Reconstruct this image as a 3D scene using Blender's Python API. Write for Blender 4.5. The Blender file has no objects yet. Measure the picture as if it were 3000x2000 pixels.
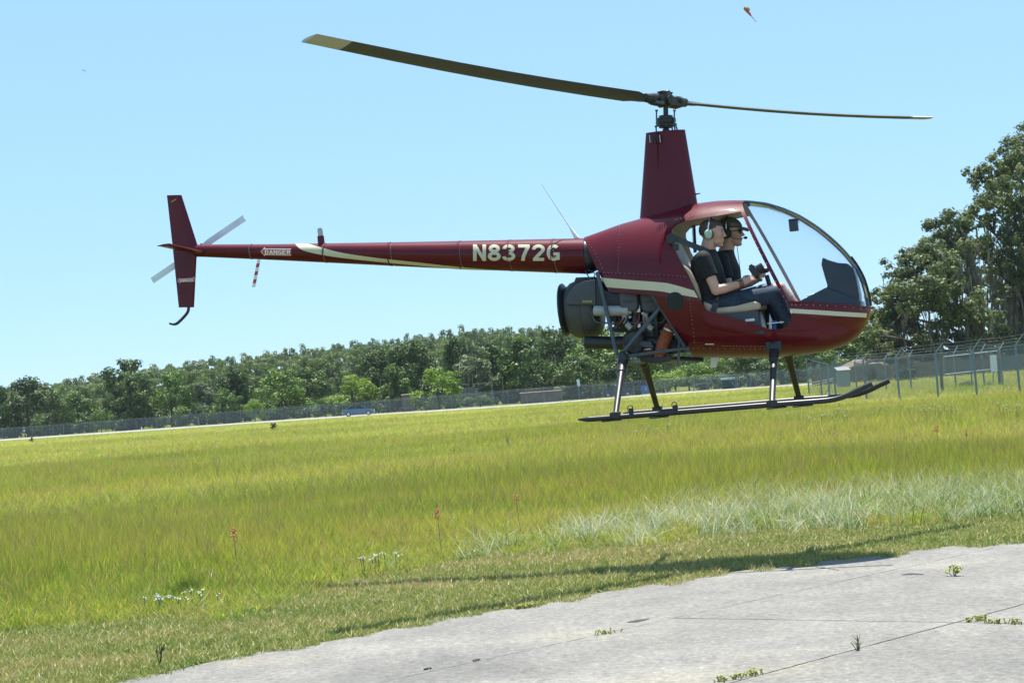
import bpy, bmesh, math, random
import numpy as np
from mathutils import Vector, Matrix, Euler, noise
R = math.radians
PI = math.pi
random.seed(7)
RNG = np.random.default_rng(7)
scene = bpy.context.scene
COL = scene.collection

# ------------------------------------------------------------------ camera
FPX = 6200.0            # focal length in photograph pixels (3000 wide)
EYE = 1.53              # camera height above the ground
ROLL, PITCH = R(4.2), math.atan(151.6 / FPX)
_r0, _u0, FWD = Vector((1, 0, 0)), Vector((0, -math.sin(PITCH), math.cos(PITCH))), Vector((0, math.cos(PITCH), math.sin(PITCH)))
RIGHT = _r0 * math.cos(ROLL) - _u0 * math.sin(ROLL)
UP = _r0 * math.sin(ROLL) + _u0 * math.cos(ROLL)
cd = bpy.data.cameras.new('camera')
cam = bpy.data.objects.new('camera', cd)
COL.objects.link(cam)
cd.sensor_width = 36.0
cd.lens = 36.0 * FPX / 3000.0
cd.clip_start, cd.clip_end = 0.1, 9000.0
cam.matrix_world = Matrix(((RIGHT.x, UP.x, -FWD.x, 0), (RIGHT.y, UP.y, -FWD.y, 0), (RIGHT.z, UP.z, -FWD.z, EYE), (0, 0, 0, 1)))
scene.camera = cam

# ------------------------------------------------------------------ sky, sun, exposure
SUN_EL, SUN_AZ = R(74.0), R(3.0)        # azimuth measured from +Y (straight ahead) towards +X
w = bpy.data.worlds.new('World')
scene.world = w
w.use_nodes = True
nt = w.node_tree
bg = nt.nodes['Background']
sky = nt.nodes.new('ShaderNodeTexSky')
sky.sky_type = 'NISHITA'
sky.sun_disc = False
sky.sun_elevation = SUN_EL
sky.sun_rotation = SUN_AZ
sky.altitude = 0.0
sky.air_density = 0.8
sky.dust_density = 0.0
sky.ozone_density = 6.0
pale = nt.nodes.new('ShaderNodeMix')          # constant colour blended in: evens the whole sky out towards a pale blue
pale.data_type = 'RGBA'
pale.inputs[0].default_value = 0.70
pale.inputs[7].default_value = (2.45, 4.3, 6.1, 1)
nt.links.new(sky.outputs[0], pale.inputs[6])
nt.links.new(pale.outputs[2], bg.inputs[0])
bg.inputs[1].default_value = 0.085
sl = bpy.data.lights.new('sun', 'SUN')
sl.energy = 4.7
sl.angle = R(0.55)
sl.color = (1.0, 0.955, 0.88)
sun = bpy.data.objects.new('sun', sl)
COL.objects.link(sun)
SUN_DIR = Vector((math.sin(SUN_AZ) * math.cos(SUN_EL), math.cos(SUN_AZ) * math.cos(SUN_EL), math.sin(SUN_EL)))
sun.rotation_euler = (-SUN_DIR).to_track_quat('-Z', 'Y').to_euler()
sun.location = (0, 60, 120)
vs = scene.view_settings
vs.view_transform = 'Standard'
vs.look = 'None'
vs.gamma = 1.0
vs.use_curve_mapping = False
vs.exposure = 1.1
cy = scene.cycles
cy.max_bounces = 8
cy.transparent_max_bounces = 24
cy.caustics_reflective = False
cy.caustics_refractive = False

# ------------------------------------------------------------------ pixel -> place helpers
def ray(px, py):
    return RIGHT * ((px - 1500.0) / FPX) + UP * ((1000.0 - py) / FPX) + FWD
def ground(px, py, z=0.0):
    d = ray(px, py)
    t = (z - EYE) / d.z
    return Vector((d.x * t, d.y * t, z))
def at(px, py, Y):
    d = ray(px, py)
    t = Y / d.y
    return Vector((d.x * t, Y, EYE + d.z * t))
def project(X, Y, Z):
    """numpy world -> photograph pixels"""
    X, Y, Z = np.asarray(X, float), np.asarray(Y, float), np.asarray(Z, float) - EYE
    a = X * RIGHT.x + Y * RIGHT.y + Z * RIGHT.z
    b = X * UP.x + Y * UP.y + Z * UP.z
    c = X * FWD.x + Y * FWD.y + Z * FWD.z
    return 1500 + FPX * a / c, 1000 - FPX * b / c
def yh(px):
    return 1152.0 - math.tan(ROLL) * (px - 1500.0)

# ------------------------------------------------------------------ object helpers
def tag(o, label=None, cat=None, group=None, kind=None):
    if label: o['label'] = label
    if cat: o['category'] = cat
    if group: o['group'] = group
    if kind: o['kind'] = kind
    return o
def thing(name, label, cat, loc=(0, 0, 0), rotz=0.0, group=None, matrix=None):
    o = bpy.data.objects.new(name, None)
    o.empty_display_size = 0.2
    COL.objects.link(o)
    if matrix is not None: o.matrix_world = matrix
    else:
        o.location = loc
        o.rotation_euler = (0, 0, rotz)
    return tag(o, label, cat, group)
def link(name, me, parent=None):
    o = bpy.data.objects.new(name, me)
    COL.objects.link(o)
    if parent is not None: o.parent = parent
    return o
def dup(o, parent=None):
    c = o.copy()
    COL.objects.link(c)
    if parent is not None: c.parent = parent
    for ch in o.children: dup(ch, c)
    return c

class MB:
    """collects geometry; build() links it as one mesh object"""
    def __init__(s): s.v, s.f, s.m = [], [], []
    def add(s, vs_, fs_, mi=0):
        b = len(s.v)
        s.v += [tuple(p) for p in vs_]
        s.f += [tuple(b + i for i in f) for f in fs_]
        s.m += [mi] * len(fs_)
        return s
    def box(s, c, size, rot=None, mi=0, taper=1.0):
        hx, hy, hz = [d / 2 for d in size]
        P = [Vector((sx * hx * (taper if sz > 0 else 1), sy * hy * (taper if sz > 0 else 1), sz * hz)) for sz in (-1, 1) for sy in (-1, 1) for sx in (-1, 1)]
        if rot is not None: P = [rot @ p for p in P]
        c = Vector(c)
        return s.add([c + p for p in P], [(0, 2, 3, 1), (4, 5, 7, 6), (0, 1, 5, 4), (2, 6, 7, 3), (0, 4, 6, 2), (1, 3, 7, 5)], mi)
    def rings(s, rings, closed=True, caps=True, mi=0):
        n = len(rings[0])
        vs_ = [p for r in rings for p in r]
        fs_ = []
        for i in range(len(rings) - 1):
            for j in range(n if closed else n - 1):
                k = (j + 1) % n
                fs_.append((i * n + j, i * n + k, (i + 1) * n + k, (i + 1) * n + j))
        if caps:
            fs_.append(tuple(range(n - 1, -1, -1)))
            fs_.append(tuple((len(rings) - 1) * n + j for j in range(n)))
        return s.add(vs_, fs_, mi)
    def tube(s, pts, rad, n=8, caps=True, mi=0, flat=1.0):
        pts = [Vector(p) for p in pts]
        if not hasattr(rad, '__len__'): rad = [rad] * len(pts)
        rs = []
        up = None
        for i, p in enumerate(pts):
            t = (pts[min(i + 1, len(pts) - 1)] - pts[max(i - 1, 0)])
            if t.length < 1e-9: t = Vector((0, 0, 1))
            t.normalize()
            if up is None:
                up = Vector((0, 0, 1)) if abs(t.z) < 0.9 else Vector((1, 0, 0))
            a = t.cross(up)
            if a.length < 1e-6: a = t.orthogonal()
            a.normalize()
            b = a.cross(t).normalized()
            up = b
            rs.append([p + (a * math.cos(2 * PI * j / n) + b * (flat * math.sin(2 * PI * j / n))) * rad[i] for j in range(n)])
        return s.rings(rs, True, caps, mi)
    def capsule(s, p0, p1, r0, r1, n=12, mi=0):
        p0, p1 = Vector(p0), Vector(p1)
        d = (p1 - p0).normalized()
        P, Q = [], []
        for k in range(4):
            a = PI / 2 * (1 - (k + 0.15) / 4)
            P.append(p0 - d * (r0 * math.sin(a))); Q.append(r0 * math.cos(a))
        P.append(p0); Q.append(r0); P.append(p1); Q.append(r1)
        for k in range(3, -1, -1):
            a = PI / 2 * (1 - (k + 0.15) / 4)
            P.append(p1 + d * (r1 * math.sin(a))); Q.append(r1 * math.cos(a))
        return s.tube(P, Q, n, True, mi)
    def ell(s, c, r, rot=None, nu=16, nv=10, mi=0, fn=None):
        c = Vector(c)
        rs = []
        for i in range(nv + 1):
            th = PI * (0.001 + 0.998 * i / nv)
            row = []
            for j in range(nu):
                ph = 2 * PI * j / nu
                u = Vector((math.sin(th) * math.cos(ph), math.sin(th) * math.sin(ph), -math.cos(th)))
                k = fn(u) if fn else 1.0
                p = Vector((u.x * r[0] * k, u.y * r[1] * k, u.z * r[2] * k))
                if rot is not None: p = rot @ p
                row.append(c + p)
            rs.append(row)
        return s.rings(rs, True, True, mi)
    def lathe(s, p0, axis, prof, n=20, mi=0, caps=True, ref=None):
        """prof: (distance along axis, radius)"""
        p0, axis = Vector(p0), Vector(axis).normalized()
        a = axis.orthogonal().normalized() if ref is None else (Vector(ref) - axis * axis.dot(Vector(ref))).normalized()
        b = axis.cross(a)
        return s.rings([[p0 + axis * d + (a * math.cos(2 * PI * j / n) + b * math.sin(2 * PI * j / n)) * max(r, 1e-4) for j in range(n)] for d, r in prof], True, caps, mi)
    def prism(s, poly, y0, y1, mi=0):
        """polygon of (x, z) extruded along y"""
        n = len(poly)
        vs_ = [(x, y0, z) for x, z in poly] + [(x, y1, z) for x, z in poly]
        fs_ = [tuple(range(n)), tuple(range(2 * n - 1, n - 1, -1))]
        fs_ += [(i, i + n, (i + 1) % n + n, (i + 1) % n) for i in range(n)]
        return s.add(vs_, fs_, mi)
    def mesh(s, name, mats, off=None):
        me = bpy.data.meshes.new(name)
        v = s.v if off is None else [(p[0] - off[0], p[1] - off[1], p[2] - off[2]) for p in s.v]
        me.from_pydata(v, [], s.f)
        if not isinstance(mats, (list, tuple)): mats = [mats]
        for m in mats: me.materials.append(m)
        if any(s.m): me.polygons.foreach_set('material_index', s.m)
        return me
    def build(s, name, mats, parent=None, smooth=35, off=None, fix=True, bevel=0.0):
        me = s.mesh(name, mats, off)
        if fix or bevel:
            bm = bmesh.new(); bm.from_mesh(me)
            bmesh.ops.recalc_face_normals(bm, faces=bm.faces)
            if bevel:
                ed = [e for e in bm.edges if len(e.link_faces) == 2 and e.calc_face_angle(0) > 0.6]
                bmesh.ops.bevel(bm, geom=ed, offset=bevel, segments=2, affect='EDGES', profile=0.6)
            bm.to_mesh(me); bm.free()
        if smooth:
            me.shade_smooth()
            me.set_sharp_from_angle(angle=R(smooth))
        return link(name, me, parent)

def evaluated(o):
    dg = bpy.context.evaluated_depsgraph_get()
    me = bpy.data.meshes.new_from_object(o.evaluated_get(dg))
    return me
def remeshed(mb, name, mats, voxel, smooth_it=3, parent=None, off=None, fac=0.5):
    o = link('tmp', mb.mesh('tmp', mats, off))
    bm = bmesh.new(); bm.from_mesh(o.data); bmesh.ops.recalc_face_normals(bm, faces=bm.faces); bm.to_mesh(o.data); bm.free()
    m = o.modifiers.new('r', 'REMESH'); m.mode = 'VOXEL'; m.voxel_size = voxel; m.use_smooth_shade = True
    sm = o.modifiers.new('s', 'SMOOTH'); sm.factor = fac; sm.iterations = smooth_it
    me = evaluated(o)
    me.name = name
    bpy.data.objects.remove(o)
    me.shade_smooth()
    return link(name, me, parent)
def boolean(base, cutter, op='DIFFERENCE'):
    """meshes in, new mesh out (material slots of both are kept by index)"""
    a, b = link('tmp_a', base), link('tmp_b', cutter)
    m = a.modifiers.new('b', 'BOOLEAN'); m.operation = op; m.object = b; m.solver = 'EXACT'
    me = evaluated(a)
    bpy.data.objects.remove(a); bpy.data.objects.remove(b)
    return me
def recalc(me):
    bm = bmesh.new(); bm.from_mesh(me); bmesh.ops.recalc_face_normals(bm, faces=bm.faces); bm.to_mesh(me); bm.free()
    return me
def smooth_line(P, n):
    """Catmull-Rom through 2-D or 3-D points"""
    P = [Vector(p) for p in P]
    out = []
    m = len(P) - 1
    for i in range(n):
        t = i / (n - 1) * m
        k = min(int(t), m - 1)
        u = t - k
        a, b, c, d = P[max(k - 1, 0)], P[k], P[k + 1], P[min(k + 2, m)]
        out.append(0.5 * ((2 * b) + (c - a) * u + (2 * a - 5 * b + 4 * c - d) * u * u + (3 * b - a - 3 * c + d) * u ** 3))
    return out

# ------------------------------------------------------------------ materials
def new_mat(name):
    m = bpy.data.materials.new(name)
    m.use_nodes = True
    return m, m.node_tree, m.node_tree.nodes['Principled BSDF']
def N(t, typ, **kw):
    n = t.nodes.new(typ)
    for k, v in kw.items():
        if hasattr(n, k) and not k.startswith('i_'): setattr(n, k, v)
    return n
def noise_node(t, scale, detail=4, rough=0.6, coord='Object', vec=None, stretch=None):
    tc = t.nodes.new('ShaderNodeTexCoord')
    nn = t.nodes.new('ShaderNodeTexNoise')
    nn.inputs['Scale'].default_value = scale
    nn.inputs['Detail'].default_value = detail
    nn.inputs['Roughness'].default_value = rough
    src = tc.outputs[coord]
    if stretch is not None:
        mp = t.nodes.new('ShaderNodeMapping')
        mp.inputs['Scale'].default_value = stretch
        t.links.new(src, mp.inputs[0]); src = mp.outputs[0]
    t.links.new(src, nn.inputs['Vector'])
    return nn
def ramp(t, src, stops):
    r = t.nodes.new('ShaderNodeValToRGB')
    el = r.color_ramp.elements
    while len(el) < len(stops): el.new(0.5)
    for e, (p, c) in zip(el, stops):
        e.position = p
        e.color = (c[0], c[1], c[2], 1)
    t.links.new(src, r.inputs[0])
    return r
def paint(name, col, rough=0.5, metal=0.0, var=0.12, scale=8.0, bump=0.0, bscale=60.0, coat=0.0, coord='Object', spec=None):
    m, t, b = new_mat(name)
    nn = noise_node(t, scale, 5, 0.65, coord)
    lo = [max(0, c * (1 - var)) for c in col]
    hi = [min(1, c * (1 + var)) for c in col]
    r = ramp(t, nn.outputs[0], [(0.3, lo), (0.7, hi)])
    t.links.new(r.outputs[0], b.inputs['Base Color'])
    b.inputs['Roughness'].default_value = rough
    b.inputs['Metallic'].default_value = metal
    if spec is not None: b.inputs['Specular IOR Level'].default_value = spec
    if coat:
        b.inputs['Coat Weight'].default_value = coat
        b.inputs['Coat Roughness'].default_value = 0.04
    if bump:
        n2 = noise_node(t, bscale, 4, 0.6, coord)
        bp = t.nodes.new('ShaderNodeBump')
        bp.inputs['Strength'].default_value = bump
        bp.inputs['Distance'].default_value = 0.01
        t.links.new(n2.outputs[0], bp.inputs['Height'])
        t.links.new(bp.outputs[0], b.inputs['Normal'])
    return m
M = {}
M['burgundy'] = paint('burgundy_paint', (0.102, 0.0078, 0.0155), 0.42, 0, 0.14, 3, 0.05, 1.6, coat=0.45, spec=0.05)
M['cream'] = paint('cream_paint', (0.58, 0.53, 0.37), 0.4, 0, 0.05, 6)
M['white'] = paint('white_paint', (0.78, 0.78, 0.76), 0.45, 0, 0.06, 9)
M['red'] = paint('red_print', (0.55, 0.035, 0.05), 0.45, 0, 0.06, 9)
M['black'] = paint('black_metal', (0.018, 0.019, 0.021), 0.38, 0, 0.25, 20)
M['charcoal'] = paint('charcoal_metal', (0.034, 0.037, 0.042), 0.5, 0.2, 0.2, 14, 0.05, 80)
M['shroud'] = paint('grey_shroud', (0.060, 0.064, 0.072), 0.5, 0.1, 0.18, 10, 0.03, 60)
M['steel'] = paint('grey_steel_tube', (0.070, 0.090, 0.108), 0.42, 0.3, 0.15, 14)
M['alu'] = paint('bare_aluminium', (0.55, 0.55, 0.54), 0.35, 0.8, 0.12, 30)
M['greasy'] = paint('greasy_metal', (0.045, 0.044, 0.042), 0.45, 0.5, 0.5, 25, 0.2, 70)
M['ceramic'] = paint('pale_pipe', (0.33, 0.335, 0.33), 0.45, 0.1, 0.12, 20)
M['orange'] = paint('orange_duct', (0.30, 0.075, 0.030), 0.7, 0, 0.2, 30)
M['tan'] = paint('tan_vinyl', (0.42, 0.33, 0.23), 0.55, 0, 0.10, 8, 0.05, 30)
M['beige'] = paint('beige_trim', (0.52, 0.48, 0.42), 0.7, 0, 0.10, 8, 0.06, 40)
M['console'] = paint('console_grey', (0.035, 0.040, 0.048), 0.33, 0, 0.15, 10)
M['rubber'] = paint('rubber', (0.020, 0.020, 0.020), 0.75, 0, 0.2, 30)
M['belt'] = paint('seat_belt_web', (0.040, 0.048, 0.056), 0.75, 0, 0.15, 90)
M['shirt'] = paint('black_cotton', (0.013, 0.013, 0.015), 0.8, 0, 0.35, 25, 0.9, 11, spec=0.35)
M['jeans'] = paint('dark_denim', (0.024, 0.036, 0.060), 0.8, 0, 0.5, 12, 0.8, 13, spec=0.3)
M['shorts'] = paint('blue_shorts', (0.10, 0.14, 0.21), 0.8, 0, 0.25, 16, 0.3, 16)
M['skin'] = paint('skin', (0.52, 0.29, 0.21), 0.5, 0, 0.10, 18, 0.04, 90)
M['hair'] = paint('brown_hair', (0.060, 0.034, 0.020), 0.6, 0, 0.3, 60, 0.5, 120)
M['cap'] = paint('olive_cap', (0.095, 0.085, 0.062), 0.85, 0, 0.15, 30)
M['mint'] = paint('pale_green_shell', (0.36, 0.46, 0.38), 0.4, 0, 0.05, 20)
M['chrome'] = paint('chrome', (0.75, 0.76, 0.78), 0.15, 1.0, 0.05, 20)
M['yellow'] = paint('yellow_print', (0.55, 0.47, 0.08), 0.5, 0, 0.05, 20)
M['blade'] = paint('blade_grey', (0.060, 0.066, 0.080), 0.5, 0.1, 0.12, 6)
M['blade_tip'] = paint('pale_blade_tip', (0.42, 0.40, 0.42), 0.5, 0, 0.08, 6)
M['leather'] = paint('leather_cord', (0.16, 0.075, 0.035), 0.7, 0, 0.2, 50)

def glass_mat(name, tint=(0.93, 0.95, 0.985), rough=0.015, ior=1.28, edge=None):
    m = bpy.data.materials.new(name)
    m.use_nodes = True
    t = m.node_tree
    t.nodes.clear()
    out = t.nodes.new('ShaderNodeOutputMaterial')
    tr = t.nodes.new('ShaderNodeBsdfTransparent'); tr.inputs[0].default_value = (*tint, 1)
    gl = t.nodes.new('ShaderNodeBsdfGlossy'); gl.inputs['Roughness'].default_value = rough
    fr = t.nodes.new('ShaderNodeFresnel'); fr.inputs[0].default_value = ior
    if edge:
        lw = t.nodes.new('ShaderNodeLayerWeight'); lw.inputs[0].default_value = 0.5
        pw = t.nodes.new('ShaderNodeMath'); pw.operation = 'POWER'; pw.inputs[1].default_value = 2.2
        t.links.new(lw.outputs['Facing'], pw.inputs[0])
        mc = t.nodes.new('ShaderNodeMix'); mc.data_type = 'RGBA'
        mc.inputs[6].default_value = (*tint, 1); mc.inputs[7].default_value = (*edge, 1)
        t.links.new(pw.outputs[0], mc.inputs[0]); t.links.new(mc.outputs[2], tr.inputs[0])
    mx = t.nodes.new('ShaderNodeMixShader')
    t.links.new(fr.outputs[0], mx.inputs[0]); t.links.new(tr.outputs[0], mx.inputs[1]); t.links.new(gl.outputs[0], mx.inputs[2])
    t.links.new(mx.outputs[0], out.inputs[0])
    return m
M['canopy'] = glass_mat('canopy_glass', ior=1.13, edge=(0.76, 0.86, 1.0))
M['car_glass'] = paint('car_window', (0.02, 0.025, 0.03), 0.08, 0, 0.1, 5)
M['lens_dark'] = paint('dark_lens', (0.008, 0.008, 0.010), 0.08, 0, 0.1, 5)

def leafy(name, dark, mid, light, trans=0.32, attr='tint', rough=0.55, spread=0.25):
    """leaf material: colour from the per-leaf attribute and the per-object random number; part of the light passes through"""
    m, t, b = new_mat(name)
    at_ = t.nodes.new('ShaderNodeAttribute'); at_.attribute_name = attr
    oi = t.nodes.new('ShaderNodeObjectInfo')
    ma = t.nodes.new('ShaderNodeMath'); ma.operation = 'MULTIPLY_ADD'
    ma.inputs[1].default_value = spread; ma.inputs[2].default_value = -spread / 2
    t.links.new(oi.outputs['Random'], ma.inputs[0])
    ad = t.nodes.new('ShaderNodeMath'); ad.operation = 'ADD'
    t.links.new(at_.outputs['Fac'], ad.inputs[0]); t.links.new(ma.outputs[0], ad.inputs[1])
    r = ramp(t, ad.outputs[0], [(0.0, dark), (0.5, mid), (1.0, light)])
    t.links.new(r.outputs[0], b.inputs['Base Color'])
    b.inputs['Roughness'].default_value = rough
    b.inputs['Specular IOR Level'].default_value = 0.3
    tl = t.nodes.new('ShaderNodeBsdfTranslucent')
    hs = t.nodes.new('ShaderNodeHueSaturation'); hs.inputs['Value'].default_value = 1.15; hs.inputs['Saturation'].default_value = 1.1
    t.links.new(r.outputs[0], hs.inputs['Color']); t.links.new(hs.outputs[0], tl.inputs[0])
    mx = t.nodes.new('ShaderNodeMixShader'); mx.inputs[0].default_value = trans
    t.links.new(b.outputs[0], mx.inputs[1]); t.links.new(tl.outputs[0], mx.inputs[2])
    t.links.new(mx.outputs[0], t.nodes['Material Output'].inputs[0])
    return m
M['leaf_dark'] = leafy('dark_leaves', (0.014, 0.034, 0.008), (0.052, 0.098, 0.018), (0.140, 0.205, 0.042), trans=0.18)
M['leaf_mid'] = leafy('green_leaves', (0.026, 0.062, 0.009), (0.092, 0.165, 0.024), (0.205, 0.290, 0.050), trans=0.2)
M['leaf_light'] = leafy('light_leaves', (0.060, 0.120, 0.014), (0.160, 0.255, 0.032), (0.280, 0.370, 0.060), trans=0.3)
M['leaf_grey'] = leafy('grey_green_leaves', (0.073, 0.114, 0.056), (0.130, 0.179, 0.089), (0.203, 0.251, 0.130))
M['leaf_oak'] = leafy('oak_leaves', (0.042, 0.064, 0.022), (0.110, 0.145, 0.050), (0.225, 0.265, 0.095), trans=0.28)
M['leaf_far_haze'] = leafy('far_wood_haze_leaves', (0.095, 0.145, 0.050), (0.160, 0.220, 0.075), (0.225, 0.285, 0.100))  # distance haze put into the leaf colour by lightening it
M['leaf_far_haze2'] = leafy('far_wood_grey_haze_leaves', (0.100, 0.140, 0.068), (0.160, 0.205, 0.095), (0.22, 0.26, 0.120))  # greyer variant, the same haze lightened into its colour
M['leaf_brown'] = leafy('brown_vine_leaves', (0.045, 0.035, 0.018), (0.085, 0.065, 0.032), (0.13, 0.11, 0.05))
M['moss'] = leafy('grey_moss', (0.060, 0.060, 0.046), (0.110, 0.108, 0.086), (0.17, 0.165, 0.135), trans=0.3)
M['bark'] = paint('bark', (0.085, 0.068, 0.052), 0.9, 0, 0.3, 3, 0.6, 8)
M['galv'] = paint('galvanised_post', (0.19, 0.235, 0.27), 0.5, 0.3, 0.15, 10)
M['old_timber'] = paint('old_timber', (0.15, 0.14, 0.12), 0.9, 0, 0.25, 3, 0.3, 20)
M['weathered'] = paint('weathered_pole', (0.30, 0.29, 0.27), 0.85, 0, 0.2, 3, 0.3, 20)

# ------------------------------------------------------------------ ground
def ground_mat():
    m, t, b = new_mat('field_soil_and_thatch')
    n1 = noise_node(t, 0.05, 5, 0.6, 'Object', stretch=(0.6, 1.6, 1))
    n2 = noise_node(t, 9.0, 6, 0.7, 'Object')
    r1 = ramp(t, n1.outputs[0], [(0.35, (0.110, 0.150, 0.018)), (0.5, (0.160, 0.185, 0.024)), (0.65, (0.220, 0.220, 0.032))])
    r2 = ramp(t, n2.outputs[0], [(0.3, (0.5, 0.5, 0.5)), (0.7, (1, 1, 1))])
    mx = t.nodes.new('ShaderNodeMix'); mx.data_type = 'RGBA'; mx.blend_type = 'MULTIPLY'; mx.inputs[0].default_value = 0.8
    t.links.new(r1.outputs[0], mx.inputs[6]); t.links.new(r2.outputs[0], mx.inputs[7])
    t.links.new(mx.outputs[2], b.inputs['Base Color'])
    b.inputs['Roughness'].default_value = 0.95
    b.inputs['Specular IOR Level'].default_value = 0.1
    return m
M['soil'] = ground_mat()
g = MB()
g.add([(-900, -40, -0.03), (900, -40, -0.03), (900, 1300, -0.03), (-900, 1300, -0.03)], [(0, 1, 2, 3)])
tag(g.build('ground', M['soil'], smooth=0), kind='structure')

def curve_y(pts):
    xs = [p[0] for p in pts]; ys = [p[1] for p in pts]
    return lambda px: np.interp(px, xs, ys)
PAVE = [(-600, 2235), (347, 2000), (510, 1965), (765, 1909), (1000, 1873), (1306, 1810), (1510, 1782), (1765, 1736), (2000, 1699), (2255, 1662), (2510, 1634), (2765, 1603), (3000, 1585), (3500, 1548)]
TALL = [(-600, 1955), (0, 1878), (306, 1838), (663, 1802), (1000, 1720), (1357, 1654), (1663, 1608), (2000, 1588), (2306, 1557), (2612, 1532), (3000, 1506), (3500, 1470)]
ROAD = [(-900, 1350), (0, 1291), (900, 1229), (1500, 1190), (2000, 1152), (2348, 1129), (2626, 1111), (3000, 1085), (3900, 1023)]
pave_y, tall_y, road_y = curve_y(PAVE), curve_y(TALL), curve_y(ROAD)

def concrete_mat():
    m, t, b = new_mat('worn_concrete')
    n1 = noise_node(t, 0.7, 6, 0.6)
    n2 = noise_node(t, 20.0, 6, 0.8)
    n3 = noise_node(t, 3.2, 5, 0.65, stretch=(1, 0.45, 1))
    n4 = noise_node(t, 0.55, 3, 0.5, stretch=(0.7, 1.3, 1))
    vo = t.nodes.new('ShaderNodeTexVoronoi'); vo.inputs['Scale'].default_value = 25.0; vo.inputs['Randomness'].default_value = 1.0
    tc = t.nodes.new('ShaderNodeTexCoord'); t.links.new(tc.outputs['Object'], vo.inputs['Vector'])
    r1 = ramp(t, n1.outputs[0], [(0.3, (0.155, 0.149, 0.138)), (0.55, (0.192, 0.184, 0.169)), (0.72, (0.238, 0.226, 0.203))])
    r2 = ramp(t, n2.outputs[0], [(0.34, (0.64, 0.64, 0.65)), (0.50, (0.98, 0.98, 0.98)), (0.64, (1.28, 1.28, 1.26))])
    r3 = ramp(t, n3.outputs[0], [(0.35, (0.88, 0.88, 0.885)), (0.65, (1.06, 1.06, 1.045))])
    r4 = ramp(t, vo.outputs['Distance'], [(0.08, (1.5, 1.49, 1.44)), (0.28, (1, 1, 1))])
    r5 = ramp(t, n4.outputs[0], [(0.30, (0.86, 0.86, 0.87)), (0.42, (1, 1, 1)), (0.58, (1, 1, 1)), (0.68, (1.18, 1.15, 1.06))])
    prev = r1.outputs[0]
    for r in (r2, r3, r4, r5):
        mx = t.nodes.new('ShaderNodeMix'); mx.data_type = 'RGBA'; mx.blend_type = 'MULTIPLY'; mx.inputs[0].default_value = 1.0
        t.links.new(prev, mx.inputs[6]); t.links.new(r.outputs[0], mx.inputs[7]); prev = mx.outputs[2]
    t.links.new(prev, b.inputs['Base Color'])
    b.inputs['Roughness'].default_value = 0.9
    b.inputs['Specular IOR Level'].default_value = 0.25
    bp = t.nodes.new('ShaderNodeBump'); bp.inputs['Strength'].default_value = 0.6; bp.inputs['Distance'].default_value = 0.006
    t.links.new(n2.outputs[0], bp.inputs['Height']); t.links.new(bp.outputs[0], b.inputs['Normal'])
    return m
M['concrete'] = concrete_mat()
M['joint'] = paint('joint_dirt', (0.045, 0.042, 0.036), 0.95, 0, 0.3, 10)

# the pavement: a bed of dirt with five cast slabs on it, cut along the joints that run 45 degrees to the view
def clip(poly, nx, ny, c):
    """keep the side nx*x + ny*y >= c"""
    out = []
    for i in range(len(poly)):
        a, b_ = poly[i], poly[(i + 1) % len(poly)]
        da, db = nx * a[0] + ny * a[1] - c, nx * b_[0] + ny * b_[1] - c
        if da >= 0: out.append(a)
        if (da >= 0) != (db >= 0):
            t_ = da / (da - db)
            out.append((a[0] + (b_[0] - a[0]) * t_, a[1] + (b_[1] - a[1]) * t_))
    return out
edge = []
for i, p in enumerate(smooth_line([(x, y, 0) for x, y in PAVE], 140)):
    q = ground(p.x, p.y)
    jit = 0.02 * noise.noise(Vector((q.x * 2.3, q.y * 2.3, 0))) + 0.012 * noise.noise(Vector((q.x * 9, q.y * 9, 3)))
    edge.append((q.x, q.y + jit))
pave_poly = [(edge[0][0] - 1, -6.0), (edge[-1][0] + 2, -6.0)] + edge[::-1]
bed = MB()
bed.add([(x, y, -0.012) for x, y in pave_poly], [tuple(range(len(pave_poly)))])
pav = tag(bed.build('pavement', M['joint'], smooth=0), kind='structure')
ju = (ground(2800, 1825) - ground(2150, 2000)); ju.normalize()
jn = Vector((ju.y, -ju.x, 0))          # towards the camera's right
c1 = jn.dot(ground(2030, 1800)); c2 = jn.dot(ground(2150, 2000)); cu = ju.dot(ground(2800, 1825))
gap, gap1 = 0.0075, 0.0035
def slab(poly):
    poly = [p for i, p in enumerate(poly) if (Vector(p) - Vector(poly[i - 1])).length > 1e-4]
    s = MB()
    fine = []
    for i, a in enumerate(poly):          # worn, slightly crooked edges
        b_ = poly[(i + 1) % len(poly)]
        L = math.hypot(b_[0] - a[0], b_[1] - a[1])
        k = max(1, int(L / 0.06)) if min(a[1], b_[1]) > 4 else 1
        for q in range(k):
            x, y = a[0] + (b_[0] - a[0]) * q / k, a[1] + (b_[1] - a[1]) * q / k
            e = 0.0045 * noise.noise(Vector((x * 7, y * 7, len(poly)))) + 0.004 * noise.noise(Vector((x * 31, y * 31, len(poly))))
            fine.append((x + e * 0.7, y - e * 0.7))
    poly = fine
    n = len(poly)
    s.add([(x, y, -0.011) for x, y in poly] + [(x, y, 0.006) for x, y in poly],
          [tuple(range(n, 2 * n))] + [(i, (i + 1) % n, (i + 1) % n + n, i + n) for i in range(n)])
    return s.build('slab', M['concrete'], pav, smooth=0)
A_ = clip(pave_poly, -jn.x, -jn.y, -(c1 - gap1))
mid_ = clip(clip(pave_poly, jn.x, jn.y, c1 + gap1), -jn.x, -jn.y, -(c2 - gap))
low_ = clip(pave_poly, jn.x, jn.y, c2 + gap)
for P in (A_, clip(mid_, ju.x, ju.y, cu + gap), clip(mid_, -ju.x, -ju.y, -(cu - gap)), clip(low_, ju.x, ju.y, cu + gap), clip(low_, -ju.x, -ju.y, -(cu - gap))):
    if len(P) > 2: slab(P)

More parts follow.
